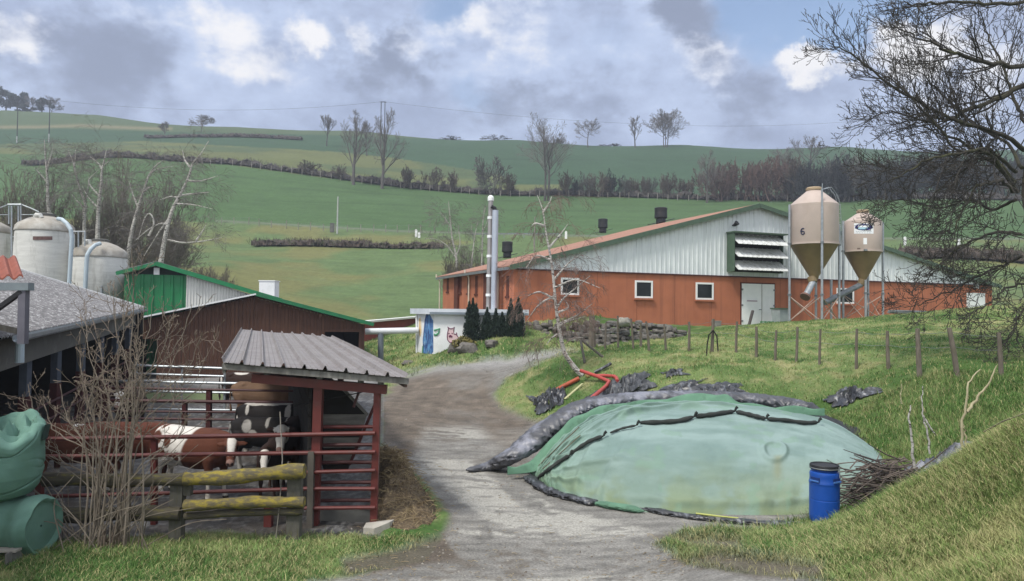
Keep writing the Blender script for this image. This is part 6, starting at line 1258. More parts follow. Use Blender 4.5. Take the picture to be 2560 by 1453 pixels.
# poles, wires, road markers
M['pole_wood'] = mat('pole_wood', (.055, .06, .058), (.04, .042, .042), 2, .9); M['pole_conc'] = mat('pole_concrete', (.42, .43, .42), (.34, .35, .34), 2, .9)
def pole(px, d, hpx, r, lab, m, foot=None, arm=False, name='power_pole'):
    g = gat(px, d); H = hpx * d / FPX; t = thing(name, lab, 'pole', g); b = MB(); b.tube([g - [0, 0, .3], g + [0, 0, H * .5], g + [.02, 0, H]], [r, r * .85, r * .7], 8); b.build('shaft', m, t)
    if foot: b = MB(); b.lathe(g, [(r * 1.12, -.2), (r * 1.12, H * foot)], 8); b.build('painted_foot', M['pole_conc'], t)
    if arm: b = MB(); b.bar(g + [-.9, 0, H * .985], g + [.9, 0, H * .985], .1, .12); b.build('crossarm', m, t)
    return g + np.array([0, 0, H])
W1 = pole(122, 226, 108, .17, 'taller wooden power pole with a white foot on the hillside under the pines', M['pole_wood'], .2, True); pole(42, 222, 82, .16, 'shorter wooden power pole with a white foot near the edge of the hillside', M['pole_wood'], .2)
g = gat(956, 240); H = at(956, 254, 240)[2] - g[2]; t = thing('power_pole', 'twin dark power poles joined by a crossarm among the tall bare trees', 'pole', g)
for s in (-1, 1): b = MB(); b.tube([g + [s * .62, 0, -.3], g + [s * .62, 0, H]], [.17, .13], 8); b.build('shaft', M['pole_wood'], t)
b = MB(); b.bar(g + [-1.1, 0, H * .99], g + [1.1, 0, H * .985], .14, .16); b.build('crossarm', M['pole_wood'], t); W2 = g + np.array([0, 0, H])
def wire(a, c, sag, lab, r=.028):
    b = MB(); b.tube([a + (c - a) * k / 24 - np.array([0, 0, sag * 4 * (k / 24) * (1 - k / 24)]) for k in range(25)], r, 4); tag(b.build('power_line', M['pole_wood'], loc=a), lab, 'cable')
wire(W1, W2, 3.0, 'thin power line crossing the sky from the pole under the pines to the twin poles', .032); W3 = at(1600, 310, 262); W4 = at(2320, 284, 300)
wire(W2, W3, 1.0, 'thin power line dropping from the twin poles past the skyline trees', .032); wire(W3, W4, 2.5, 'thin power line running on behind the far trees and wood', .032)
pole(843, 106.5, 93, .13, 'pale concrete pole standing alone by the hillside lane', M['pole_conc'], name='concrete_pole'); pole(1336, 92, 88, .10, 'thin pale pole behind the barn roof seen through the leaning birch', M['pale_post'], name='thin_pole')
b = MB(); g = gat(830, 107.5); b.box(g + [0, 0, .65], (.55, .3, 1.3)); b.box(g + [0, 0, 1.33], (.62, .36, .06)); tag(b.build('cabinet', M['concrete_dark'], loc=g), 'small grey cabinet at the lane beside the concrete pole', 'cabinet')
M['marker'] = mat('white_marker', (.75, .76, .75), (.68, .69, .68), 2, .6)
for px, d, h, lab in ((1040, 104.5, 20, 'taller white lane marker post of the close pair below the upper field'), (1047.5, 103.8, 15, 'shorter white lane marker post of the close pair'), (1415, 101, 20, 'white lane marker post seen just over the salmon roof'), (2263, 90, 22, 'white lane marker post beyond the smaller tan silo'), (2398, 89, 22, 'white lane marker post behind the twigs of the big bare tree')):
    g = gat(px, d); b = MB(); H = h * d / FPX; s = d / FPX; b.prism([g + [-3.1 * s, 0, -.1], g + [3.1 * s, 0, -.1], g + [2.8 * s, 0, H * .9], g + [0, 0, H], g + [-2.8 * s, 0, H * .9]], (0, .12, 0)); tag(b.build('marker_post', M['marker'], loc=g), lab, 'marker post', 'white lane marker posts')
b = MB(); pts = [gat(x, d) + np.array([0, 0, .62]) for x, d in ((1180, 102.8), (1220, 102.6), (1280, 102.3), (1330, 102), (1405, 101.5))]
for i in range(4): b.bar(pts[i], pts[i + 1], .05, .13)
gr_ = thing('guard_rail', 'pale grey crash barrier along the lane above the barn roof', 'crash barrier', pts[0] - [0, 0, .62]); b.build('rail', M['galv_dull'], gr_)
for px, d in ((1182, 102.8), (1210, 102.7), (1260, 102.3), (1310, 102), (1360, 101.8), (1400, 101.5)): g = gat(px, d + .1); b = MB(); b.box(g + [0, 0, .3], (.1, .1, .75)); b.build('post', M['galv_dull'], gr_)
# pines on the far hilltop -------------------------------------------------------
def clumps(rng, cs, per, size, mbv, mbf):
    """leaf-sized faces scattered through clump volumes"""
    for c, rad in cs:
        n = per; dv = rng.normal(0, 1, (n, 3)); dv /= np.linalg.norm(dv, axis=1)[:, None]; rr_ = rng.random(n) ** .4; P_ = np.asarray(c) + dv * rr_[:, None] * np.asarray(rad); a = rng.normal(0, 1, (n, 3)); a /= np.linalg.norm(a, axis=1)[:, None]; bq = np.cross(a, dv + .01); bq /= np.linalg.norm(bq, axis=1)[:, None]; s = size * rng.uniform(.6, 1.4, n)[:, None]
        mbv.append(np.stack([P_ - a * s, P_ + bq * s * .5, P_ + a * s, P_ - bq * s * .5], 1).reshape(-1, 3))
def crown_obj(name, parent, cs, per, size, m, seed):
    rng = np.random.default_rng(seed); L_ = []; clumps(rng, cs, per, size, L_, None); V = np.vstack(L_); F = np.arange(len(V)).reshape(-1, 4); wl = np.array(list(parent['wl'])); o = np_mesh(name, V - wl, F, m); o.parent = parent; return o
M['pine'] = mat('pine_needles', (.022, .040, .034), (.012, .024, .021), .5, .9); M['thuja'] = mat('conifer_green', (.026, .048, .032), (.013, .026, .019), 4, .9, c3=(.045, .07, .036), s3=6, lo3=.55, hi3=.7)
for k, (px, py, d, h, w_, lab) in enumerate(((14, 272, 345, 66, 52, 'biggest dark pine of the hilltop clump, at its outer edge'), (42, 272, 340, 54, 42, 'round-headed dark pine in the middle of the hilltop clump'), (64, 272, 338, 24, 34, 'low dark bush filling the foot of the hilltop clump'), (104, 277, 335, 38, 34, 'leaning dark pine with bare stem at the inner edge of the hilltop clump'))):
    g = at(px, py, d); g[2] = g1(g[0], g[1]); t = thing('pine_tree', lab, 'tree', g, 'pines on the hilltop'); H = h * d / FPX; W = w_ * d / FPX; rng = np.random.default_rng(50 + k); b = MB(); b.tube([g - [0, 0, .3], g + [W * .05, 0, H * .5], g + [0, 0, H * .8]], [.35, .28, .12], 7)
    for q in range(4): b.tube([g + [0, 0, H * (.4 + .1 * q)], g + [W * .3 * (-1) ** q, rng.normal(0, .5), H * (.55 + .1 * q)]], [.14, .05], 5)
    b.build('trunk', M['twig_dark'], t); cs = [(g + np.array([rng.normal(0, .24) * W, rng.normal(0, .2) * W, H * rng.uniform(.42 if k != 2 else .1, .92)]), (W * .22, W * .22, H * .12)) for _ in range(13)]; crown_obj('crown', t, cs, 130, .55, M['pine'], k)
for px, h, w_, lab, s in ((80, 46, 34, 'bare tree standing among the hilltop pines', 5), (128, 48, 40, 'pale bare tree at the end of the hilltop pine clump', 6)): far_tree(px, 276, 336, h, w_, lab, ROUND, 700 + s)
# conifers before the hut --------------------------------------------------------
for k, (px, yb, yt, w_, d, lab) in enumerate(((1181, 852, 752, 42, 36.1, 'tallest dark conifer of the row, with twin pointed tips, nearest the painted pig'), (1217, 846, 774, 28, 36.0, 'blunt dark conifer second in the row before the white hut'), (1239, 842, 776, 18, 35.9, 'slim pointed dark conifer third in the row before the white hut'), (1255, 842, 785, 20, 35.8, 'shortest dark conifer, fourth in the row before the white hut'), (1276, 842, 752, 22, 35.7, 'tall narrow dark conifer rising over the hut roof, fifth in the row'), (1295, 838, 750, 30, 35.6, 'wide dark conifer at the far end of the row by the stone wall'))):
    g = gat(px, d); sc = d / FPX; H = (at(px, yt, d)[2] - g[2]); W = w_ * sc; t = thing('conifer', lab, 'conifer', g, 'dark conifers before the hut'); b = MB(); b.tube([g - [0, 0, .1], g + [0, 0, H * .5]], [.06, .03], 6); b.build('trunk', M['bark'], t); rng = np.random.default_rng(80 + k); cs = []
    spires = ((-.22, .92), (.20, .86), (0, 1.0)) if k == 0 else ((0, 1.0), (.18, .8), (-.2, .75))
    for dx, hh in spires:
        for q in range(9):
            z = H * hh * (.06 + .9 * q / 8); wq = W * .36 * (1 - (q / 8) ** 2.2) + .04; cs.append((g + np.array([dx * W * (.9 + .1 * q / 8), rng.normal(0, .03), z]), (wq, wq, H * .10)))
    rngc = np.random.default_rng(k); P_ = []
    for c, rad in cs:
        n = 150; dv = rngc.normal(0, 1, (n, 3)); dv /= np.linalg.norm(dv, axis=1)[:, None]; Q = np.asarray(c) + dv * (rngc.random(n) ** .33)[:, None] * np.asarray(rad); a = np.array([0, 0, 1.0]) + dv * .5 + rngc.normal(0, .2, (n, 3)); a /= np.linalg.norm(a, axis=1)[:, None]; bq = np.cross(a, rngc.normal(0, 1, (n, 3))); bq /= np.linalg.norm(bq, axis=1)[:, None]; s = rngc.uniform(.05, .11, n)[:, None]; P_.append(np.stack([Q - a * s * .5, Q + bq * s * .35, Q + a * s, Q - bq * s * .35], 1).reshape(-1, 3))
    Vv = np.vstack(P_); o = np_mesh('foliage', Vv - g, np.arange(len(Vv)).reshape(-1, 4), M['thuja']); o.parent = t
g = gat(1160, 35.2); t = thing('yellow_shrub', 'low yellowish shrub on the slope in front of the painted pig', 'shrub', g); crown_obj('foliage', t, [(g + np.array([x, 0, z]), (.35, .3, .25)) for x, z in ((-.3, .25), (0, .4), (.3, .25), (.1, .15))], 260, .06, mat('yellow_leaf', (.20, .17, .045), (.11, .10, .035), 4, .9), 3)
# ================================================================== birches behind the sheds (px polylines)
def birch(px_pts, d, r0, lab, branches=(), seed=0, twig_n=10, twig_len=1.4, droop=-.10, m=None, m2=None, group=None, r1=.02, lv=2, extra_up=0.0, tm=None):
    rng = np.random.default_rng(seed); tr = cr([at(x, y, d) for x, y in px_pts], 26); g = tr[0].copy(); gz_ = g1(g[0], g[1]); base = np.array([g[0] , g[1], gz_])
    if gz_ < g[2] - .1: tr = np.vstack([cr([base - [0, 0, .2], g, tr[1]], 6)[:4], tr])
    t = thing('birch', lab, 'tree', base, group); a, b = MB(), MB(); a.tube(tr, np.linspace(r0, r1, len(tr)), 8); main = [(tr, np.linspace(r0, r1, len(tr)))]
    for br in branches:
        q = cr([at(x, y, d + dd) for x, y, dd in [(p[0], p[1], (p[2] if len(p) > 2 else 0)) for p in br]], 12); rr_ = np.linspace(r0 * .45, r1 * .8, 12); a.tube(q, rr_, 6); main.append((q, rr_))
    P = dict(seg=(4, 4, 3), wob=(.14, .2, .2), up=(droop, droop * 1.6, droop * 1.6), n=(5, 4) if lv == 2 else (4,), t0=(.2, .2), ang=(.5, .6), len=(.65, .6), rr=(.6, .6), rmin=max(.0042, d * .00012), end=.4); out = []
    for pts, rad in main:
        L_ = len(pts)
        for k in range(twig_n):
            i = int(L_ * (.22 + .78 * (k + rng.random()) / twig_n)); i = min(i, L_ - 1); dv = rng.normal(0, 1, 3); dv[2] = abs(dv[2]) * .5 + extra_up; grow(rng, pts[i], dv, twig_len * rng.uniform(.5, 1.2), max(rad[i] * .24, P['rmin']), 0, P, out)
    for pts, rad, lev in out: b.tube(pts, rad, 3)
    a.build('trunk', m or M['birch_far'], t); b.build('crown', m2 or tm or M['twig_brown'], t); return t
BG = 'pale birches behind the silos'
birch([(124, 545), (120, 500), (118, 440), (114, 400), (111, 350)], 52, .16, 'straight pale birch rising behind the tallest silo', [((116, 430), (126, 395), (132, 370)), ((117, 455), (100, 435), (86, 420))], 1, 14, 2.2, m2=M['twig_far'], group=BG)
birch([(211, 600), (211, 540), (213, 510), (198, 467), (182, 405), (170, 375)], 53, .15, 'slanting pale birch with a forked top, beside the straight one', [((186, 420), (188, 395), (190, 370)), ((212, 505), (220, 470), (222, 440)), ((211, 520), (190, 500), (175, 480))], 2, 13, 2.4, m2=M['twig_far'], group=BG)
birch([(244, 600), (246, 523), (253, 461), (256, 420), (274, 401)], 51, .17, 'forked pale birch whose limbs spread in a wide Y behind the shorter silo', [((246, 520), (222, 495), (205, 465)), ((250, 492), (222, 455), (246, 424)), ((256, 425), (245, 408), (225, 392)), ((256, 420), (262, 395), (266, 375))], 3, 12, 2.2, m2=M['twig_far'], group=BG)
birch([(318, 665), (327, 593), (343, 527), (357, 484), (373, 438), (390, 415), (408, 400)], 50, .16, 'leaning pale birch just over the green barn', [((345, 517), (332, 485), (322, 452)), ((372, 440), (390, 425), (436, 415)), ((360, 480), (372, 470), (385, 466))], 4, 13, 2.2, m2=M['twig_far'], group=BG)
birch([(402, 660), (410, 609), (420, 560), (433, 520), (452, 484), (472, 441), (482, 408), (500, 388), (522, 352)], 49, .18, 'biggest pale birch with crooked white limbs reaching sideways over the green barn', [((470, 452), (500, 453), (545, 440)), ((452, 489), (490, 484), (522, 481)), ((440, 510), (480, 512), (530, 522)), ((419, 600), (460, 607), (515, 602), (558, 593)), ((490, 603), (505, 580), (515, 562)), ((475, 418), (462, 400), (456, 375)), ((424, 545), (405, 570), (385, 600), (360, 640)), ((372, 590), (385, 560), (376, 535), (362, 545), (345, 600)), ((424, 560), (400, 560), (370, 575), (340, 600)), ((446, 495), (425, 492), (400, 500))], 5, 12, 2.0, m=M['birch'], m2=M['twig_far'], group=BG)
MB2 = 'pale birches behind the flues'
birch([(1143, 690), (1140, 640), (1131, 599), (1126, 552), (1121, 503)], 60, .13, 'pale birch with a low side limb, behind the low eave of the red barn', [((1140, 645), (1115, 612), (1085, 598), (1062, 597)), ((1141, 640), (1150, 610), (1146, 565)), ((1128, 570), (1112, 545), (1100, 530))], 6, 14, 1.6, group=MB2, m2=M['twig_far'])
birch([(1176, 690), (1181, 640), (1187, 592), (1194, 556)], 60, .09, 'thin pale birch between the side-limbed one and the flues', [], 7, 14, 1.4, group=MB2, m2=M['twig_far'])
birch([(1203, 690), (1205, 640), (1207, 559), (1213, 519)], 60, .10, 'straight pale birch close beside the flues', [((1207, 580), (1216, 560), (1222, 540))], 8, 14, 1.5, group=MB2, m2=M['twig_far'])
# the leaning birch by the red pipes
M['birch_fine'] = mat('birch_twig', (.19, .135, .115), (.13, .095, .08), 2, .9)
birch([(1457, 938), (1446, 930), (1430, 911), (1411, 882), (1403, 849), (1395, 805), (1389, 757), (1381, 671), (1372, 619), (1365, 582), (1357, 526), (1343, 488)], 26.3, .105, 'leaning white birch with drooping red-brown twigs beside the red pipes', [((1391, 770), (1410, 745), (1440, 720), (1475, 690, -.6)), ((1393, 782), (1420, 770), (1416, 755)), ((1397, 815), (1430, 800), (1462, 792, .4)), ((1396, 810), (1440, 790), (1480, 760, -.3)), ((1400, 832), (1380, 845), (1366, 862)), ((1387, 740), (1350, 760), (1318, 800, .5)), ((1384, 700), (1420, 660), (1445, 640, .4)), ((1378, 650), (1340, 640), (1315, 670, -.4)), ((1372, 620), (1402, 585), (1420, 560)), ((1362, 565), (1335, 560), (1325, 590, .4)), ((1385, 720), (1440, 700), (1500, 720, -.5)), ((1389, 750), (1350, 730), (1320, 740, .3)), ((1358, 530), (1372, 510), (1380, 490))], 9, 9, 1.2, -.20, M['birch'], M['birch_fine'], r1=.012)
# undergrowth behind the silos
M['scrub'] = mat('scrub_twig', (.15, .13, .105), (.10, .09, .075), 1, .95)
qs = [bush_mesh(400 + k, 10, 5.0, 4.5, .0105, .45) for k in range(3)]
for q in qs: q.materials.append(M['scrub']); q.name = 'bare_thicket'
def scrub(px, d, hpx, wpx, lab, group):
    base = gat(px, d); o = bpy.data.objects.new('bare_bush', rb.choice(qs)); COL.objects.link(o); o.location = base; H = hpx * d / FPX; W = wpx * d / FPX; o.scale = (W / 4.5, W / 4.5, H / 5.0); o.rotation_euler = (0, 0, rb.uniform(0, 6.28)); return tag(o, lab, 'bush', group)
for k in range(17): px = rb.uniform(-30, 450); scrub(px, rb.uniform(54, 64), rb.uniform(150, 330) * (1 if px < 420 else .75), rb.uniform(110, 190), 'grey tangle of leafless undergrowth among the birches behind the silos', 'undergrowth behind the silos')
for k in range(6): scrub(490 + 14 * k, rb.uniform(52, 58), rb.uniform(80, 130), rb.uniform(60, 90), 'thin leafless brush at the edge of the pasture behind the green barn', 'brush beside the pasture')
for k in range(5): scrub(1120 + 26 * k, rb.uniform(60, 63), rb.uniform(120, 190), rb.uniform(60, 90), 'faint twiggy growth among the pale birches behind the flues', 'twigs behind the flues')
# ================================================================== big bare tree at the right edge
TD = 21.5
tb_ = gat(2660, TD); tr_t = thing('big_bare_tree', 'large dark bare tree overhanging from the side, its twigs before sky and silos', 'tree', tb_)
rng = np.random.default_rng(77); a, b = MB(), MB(); out = []
def limb(pts, r0, r1, sub=14, ln=1.5, lev_n=(5, 3, 2), up=.04, ang=.7, dz=0.0, start=.12):
    c = cr([at(x, y, TD + dd) for x, y, dd in pts], 26); c[1:-1] += rng.normal(0, .025, (24, 3)); rad = np.linspace(r0, r1, 26); a.tube(c, rad, 7)
    P = dict(seg=(7, 6, 5, 4), wob=(.11, .12, .12, .12), up=(up + .02, up + .06, .10, .12), n=lev_n, t0=(.15, .15, .2), ang=(.62, .62, .6), len=(.62, .62, .6), rr=(.6, .62, .7), rmin=.0065, end=.4)
    for k in range(int(sub * 1.35)):
        t = start + (1 - start) * (k + rng.random()) / int(sub * 1.35); i = min(int(t * 25), 24); dv = c[i + 1] - c[i]; dv /= np.linalg.norm(dv); pr_ = rng.normal(0, 1, 3); pr_ -= dv * (pr_ @ dv); pr_ /= np.linalg.norm(pr_); pr_[2] += dz
        grow(rng, c[i], dv * math.cos(ang) + pr_ * math.sin(ang), ln * 1.5 * rng.uniform(.45, 1.2) * (1 - .35 * t), rad[i] * .45, 0, P, out)
trunk = [tb_ - [0, 0, .3], at(2650, 820, TD), at(2622, 690, TD), at(2586, 580, TD), at(2564, 480, TD), at(2580, 340, TD), at(2590, 200, TD), at(2620, 60, TD), at(2640, -120, TD)]
c = cr(trunk, 40); a.tube(c, np.linspace(.15, .06, 40) * (1 + .06 * np.sin(np.arange(40) * 1.7)), 12)
limb([(2600, 170, 0), (2500, 160, -.5), (2420, 140, -.8), (2366, 128, -1.0), (2340, 108, -1.1), (2290, 95, -1.2), (2230, 62, -1.2)], .075, .012, 15, 1.3, up=.05)
limb([(2640, 0, 0), (2500, 8, -.4), (2380, 5, -.6), (2290, 12, -.7), (2250, 5, -.7)], .06, .015, 13, 1.3, up=.03)
limb([(2590, 200, 0), (2500, 245, .3), (2428, 270, .2), (2370, 300, 0), (2330, 292, 0), (2280, 295, -.2)], .085, .02, 15, 1.4)
limb([(2560, 375, 0), (2500, 335, -.5), (2420, 310, -.8), (2350, 285, -.9), (2290, 250, -1.0), (2215, 205, -1.1), (2150, 150, -1.1), (2100, 120, -1.1), (2084, 116, -1.1)], .07, .009, 20, 1.25, up=.05)
limb([(2540, 430, 0), (2470, 375, -.9), (2400, 380, -1.2), (2330, 300, -1.3), (2250, 215, -1.3), (2180, 175, -1.2)], .055, .010, 16, 1.2, up=.03)
limb([(2540, 455, 0), (2460, 390, .5), (2380, 340, .7), (2300, 300, .8), (2220, 280, .8), (2140, 320, .7)], .055, .010, 18, 1.3, up=.0)
limb([(2545, 480, 0), (2470, 380, -1), (2400, 385, -1.4), (2320, 400, -1.5), (2250, 440, -1.5), (2180, 470, -1.4)], .055, .010, 18, 1.2, up=-.05)
limb([(2536, 460, 0), (2490, 400, .3), (2440, 400, .5), (2390, 440, .7), (2330, 490, .8), (2300, 540, .8)], .055, .012, 16, 1.2, up=-.08)
limb([(2540, 480, 0), (2500, 455, -.8), (2440, 470, -1.2), (2400, 540, -1.3), (2385, 600, -1.3)], .05, .012, 15, 1.2, up=-.10)
limb([(2550, 585, 0), (2500, 580, -.6), (2430, 600, -.9), (2370, 640, -1.1), (2330, 690, -1.1)], .05, .010, 16, 1.1, up=-.10)
limb([(2556, 640, 0), (2510, 660, .4), (2450, 690, .6), (2390, 720, .6), (2300, 760, .5), (2260, 770, .5)], .045, .008, 16, 1.0, up=-.06)
limb([(2600, 700, 0), (2520, 720, -.8), (2470, 760, -1.2), (2420, 790, -1.3)], .04, .008, 14, 1.0, up=-.08)
limb([(2610, 720, 0), (2550, 780, -.8), (2530, 830, -1.2), (2500, 880, -1.5)], .035, .008, 12, .9, up=-.08)
limb([(2570, 330, 0), (2540, 260, .6), (2510, 180, 1.0), (2470, 90, 1.2), (2450, 30, 1.2)], .06, .012, 16, 1.4, up=.08)
limb([(2555, 420, 0), (2520, 360, 1), (2450, 320, 1.6), (2380, 260, 2.0), (2320, 200, 2.2), (2260, 160, 2.2)], .055, .010, 18, 1.4, up=.06)
limb([(2540, 500, 0), (2480, 520, 1), (2420, 500, 1.5), (2340, 520, 1.8), (2260, 500, 2.0), (2190, 520, 2)], .05, .009, 18, 1.2, up=-.06)
for pts, rad, lev in out: b.tube(pts, rad, (5, 4, 3, 3)[lev])
a.build('trunk', M['moss_bark'], tr_t); b.build('crown', M['twig_dark'], tr_t)
# ================================================================== leafless multi-stemmed shrub before the pen
SB = gat(258, 11.75); sbt = thing('bare_shrub', 'tall leafless multi-stemmed shrub growing through the log fence before the pen', 'shrub', SB); rng = np.random.default_rng(5); a, b = MB(), MB(); out = []
M['shrub_stem'] = mat('shrub_stem', (.23, .195, .155), (.14, .115, .09), 3, .9); M['shrub_twig'] = mat('shrub_twig', (.21, .17, .13), (.13, .10, .078), 3, .9)
tips = [(150, 960), (70, 960), (110, 1010), (200, 890), (215, 760), (250, 850), (285, 700), (292, 880), (310, 760), (330, 620), (345, 780), (360, 860), (385, 740), (400, 840), (430, 790), (455, 850), (480, 760), (505, 830), (520, 870), (180, 1040), (140, 1110), (400, 960), (440, 960), (470, 1040), (330, 930), (270, 960), (235, 930), (90, 1080), (210, 980), (360, 990)]
for k, (tx, ty) in enumerate(tips):
    bx = 258 + rng.normal(0, 42) + (tx - 270) * .10; p0 = gat(bx, 11.75 + rng.normal(0, .14)); dd = 11.75 + rng.normal(0, .35) + .25; p1 = at(tx, ty, dd); ctrl = p0 * .55 + p1 * .45 + np.array([(p0[0] - p1[0]) * .28, rng.normal(0, .05), (p1[2] - p0[2]) * .12]); c = cr([p0 - [0, 0, .05], ctrl, p0 * .2 + p1 * .8 + rng.normal(0, .03, 3), p1], 18); c[1:-1] += rng.normal(0, .008, (16, 3)); rad = np.linspace(rng.uniform(.009, .019), .0048, 18); a.tube(c, rad, 6)
    P = dict(seg=(5, 4, 3), wob=(.12, .15, .2), up=(.10, .08, .05), n=(3, 2), t0=(.3, .3), ang=(.6, .7), len=(.5, .5), rr=(.7, .8), rmin=.0042, end=.5)
    for q in range(7): i = int(18 * rng.uniform(.35, .92)); dv = (c[min(i + 1, 17)] - c[i]); dv /= np.linalg.norm(dv); grow(rng, c[i], dv * .8 + rng.normal(0, .45, 3), rng.uniform(.25, .7), rad[i] * .6, 0, P, out)
for k in range(60):
    p0 = gat(255 + rng.normal(0, 60), 11.75 + rng.normal(0, .15)); e = p0 + np.array([rng.normal(0, .75), rng.normal(0, .2), rng.uniform(.4, 1.9)]); m_ = (p0 + e) / 2 + np.array([rng.normal(0, .08), 0, .12]); a.tube(cr([p0, m_, e + [rng.normal(0, .1), 0, -.05]], 10), np.linspace(.009, .0045, 10), 5)
for k in range(40): p0 = gat(262 + rng.normal(0, 20), 11.6 + rng.normal(0, .08)); b.tube([p0, p0 + [rng.normal(0, .02), 0, rng.uniform(.08, .28)]], .010, 5)
for pts, rad, lev in out: b.tube(pts, rad, 4)
a.build('stem', M['shrub_stem'], sbt); b.build('twig', M['shrub_twig'], sbt)
# ================================================================== brush pile, saplings
BPc = at(2215, 1215, 13.4); bp = thing('brush_pile', 'tangled pile of cut grey brushwood between the green heap and the grass bank', 'brush pile', (BPc[0], BPc[1], g1(BPc[0], BPc[1]))); rng = np.random.default_rng(15); b = MB(); b2 = MB()
for k in range(420):
    c0 = BPc + np.array([rng.normal(.15, .42), rng.normal(0, .30), rng.uniform(-.45, .42)]); r_ = abs(c0[0] - BPc[0]); c0[2] -= r_ * .25; an = rng.normal(.15, .55) + (math.pi if rng.random() < .5 else 0); l_ = rng.uniform(.35, .95); dv = np.array([math.cos(an) * l_, rng.normal(0, .25), math.sin(an) * l_ * .55]); m_ = c0 + rng.normal(0, .05, 3); (b if k % 3 else b2).tube([c0 - dv * .5, m_, c0 + dv * .5 + rng.normal(0, .05, 3)], [.013, .011, .006], 5)
for (x0, y0, x1, y1) in ((2240, 1215, 2070, 1203), (2205, 1170, 2135, 1138), (2200, 1190, 2140, 1230), (2230, 1180, 2150, 1250), (2250, 1150, 2170, 1110), (2290, 1180, 2370, 1120), (2280, 1200, 2400, 1170), (2180, 1160, 2140, 1170)):
    p0, p1 = at(x0, y0, 13.2), at(x1, y1, 12.7); b.tube([p0, (p0 + p1) / 2 + rng.normal(0, .04, 3), p1], [.016, .012, .006], 6)
b.build('cut_branch', mat('brush_grey', (.155, .125, .105), (.095, .077, .066), 3, .9), bp); b2.build('thin_branch', mat('brush_dark', (.075, .06, .055), (.05, .042, .04), 3, .9), bp)
bp_children_kind = None
def sapling(stems, d, r, lab, m):
    g = None; a = MB()
    for pts in stems:
        c = cr([at(x, y, d) for x, y in pts], 16); c[1:] += np.random.default_rng(len(pts) + int(pts[0][0])).normal(0, .008, (15, 3)); a.tube(c, np.linspace(r, r * .35, 16), 7); g = c[0] if g is None else g
    t = a.build('sapling', m, loc=g); return tag(smooth_by_angle(t, 60), lab, 'sapling')
M['sap'] = birch_bark('sapling_bark', .85); M['sap_y'] = mat('sapling_yellow', (.42, .38, .24), (.30, .26, .16), 6, .8)
sapling([[(2290, 1200), (2284, 1140), (2279, 1090), (2272, 1045), (2278, 1014)]], 13.3, .030, 'thick cut pale stem standing out of the brush pile', M['sap'])
sapling([[(2325, 1135), (2318, 1080), (2308, 1040), (2304, 1000), (2306, 965)], [(2308, 1040), (2330, 1075), (2340, 1090)]], 14.0, .020, 'thin pale sapling behind the brush pile', M['sap'])
sapling([[(2410, 1132), (2404, 1100), (2408, 1050), (2416, 1010), (2418, 970), (2430, 945), (2450, 925)], [(2418, 1130), (2416, 1100), (2408, 1060)], [(2418, 1030), (2440, 1000), (2470, 960), (2492, 915)]], 12.2, .026, 'forked yellowish sapling on the crest of the grass bank', M['sap_y'])
sapling([[(2255, 1010), (2252, 990), (2254, 960)]], 16, .014, 'wispy dry stalk on the slope above the brush pile', M['sap_y'])
b = MB(); q0, q1 = at(2460, 1080, 11.5), at(2560, 1035, 10.5); b.tube([q0, (q0 + q1) / 2 + [0, 0, .03], q1], .012, 5); tag(b.build('stick', M['shrub_twig'], loc=q0), 'dry stick leaning out of the bank crest beyond the forked sapling', 'stick')
b = MB(); rng = np.random.default_rng(9); g = ground_hit(2075, 1306)
for k in range(60): e = g + np.array([rng.normal(.12, .12), rng.normal(-.1, .08), rng.uniform(.05, .28)]); b.tube([g + np.array([rng.normal(.12, .1), rng.normal(-.1, .06), 0]), e], .005, 4)
tag(b.build('dead_weed', mat('dead_weed', (.13, .075, .06), (.09, .055, .045), 3, .9), loc=g), 'clump of dead reddish weed stalks at the foot of the blue barrel', 'weeds')
# ================================================================== cattle
def loft(mb, secs, n=18):
    """closed tube through elliptical sections: (centre, right axis * half width, up axis * half height)"""
    V = []; F = []
    for c, rx, uy in secs:
        for i in range(n): a = 2 * math.pi * i / n; V.append(np.asarray(c) + np.asarray(rx) * math.cos(a) + np.asarray(uy) * math.sin(a))
    m_ = len(secs)
    for j in range(m_ - 1):
        for i in range(n): F.append((j * n + i, (j + 1) * n + i, (j + 1) * n + (i + 1) % n, j * n + (i + 1) % n))
    F.append(tuple(range(n))); F.append(tuple((m_ - 1) * n + i for i in range(n - 1, -1, -1))); mb.add(V, F)
M['coat'] = attr_mat('cow_coat', .8, 30, .12, .25, .01, .25, nscale2=60)
COLS = dict(brown=(.105, .036, .020), dark=(.030, .015, .011), black=(.013, .011, .011), tan=(.15, .090, .055), white=(.66, .63, .58), red=(.105, .032, .018), pink=(.40, .24, .20))
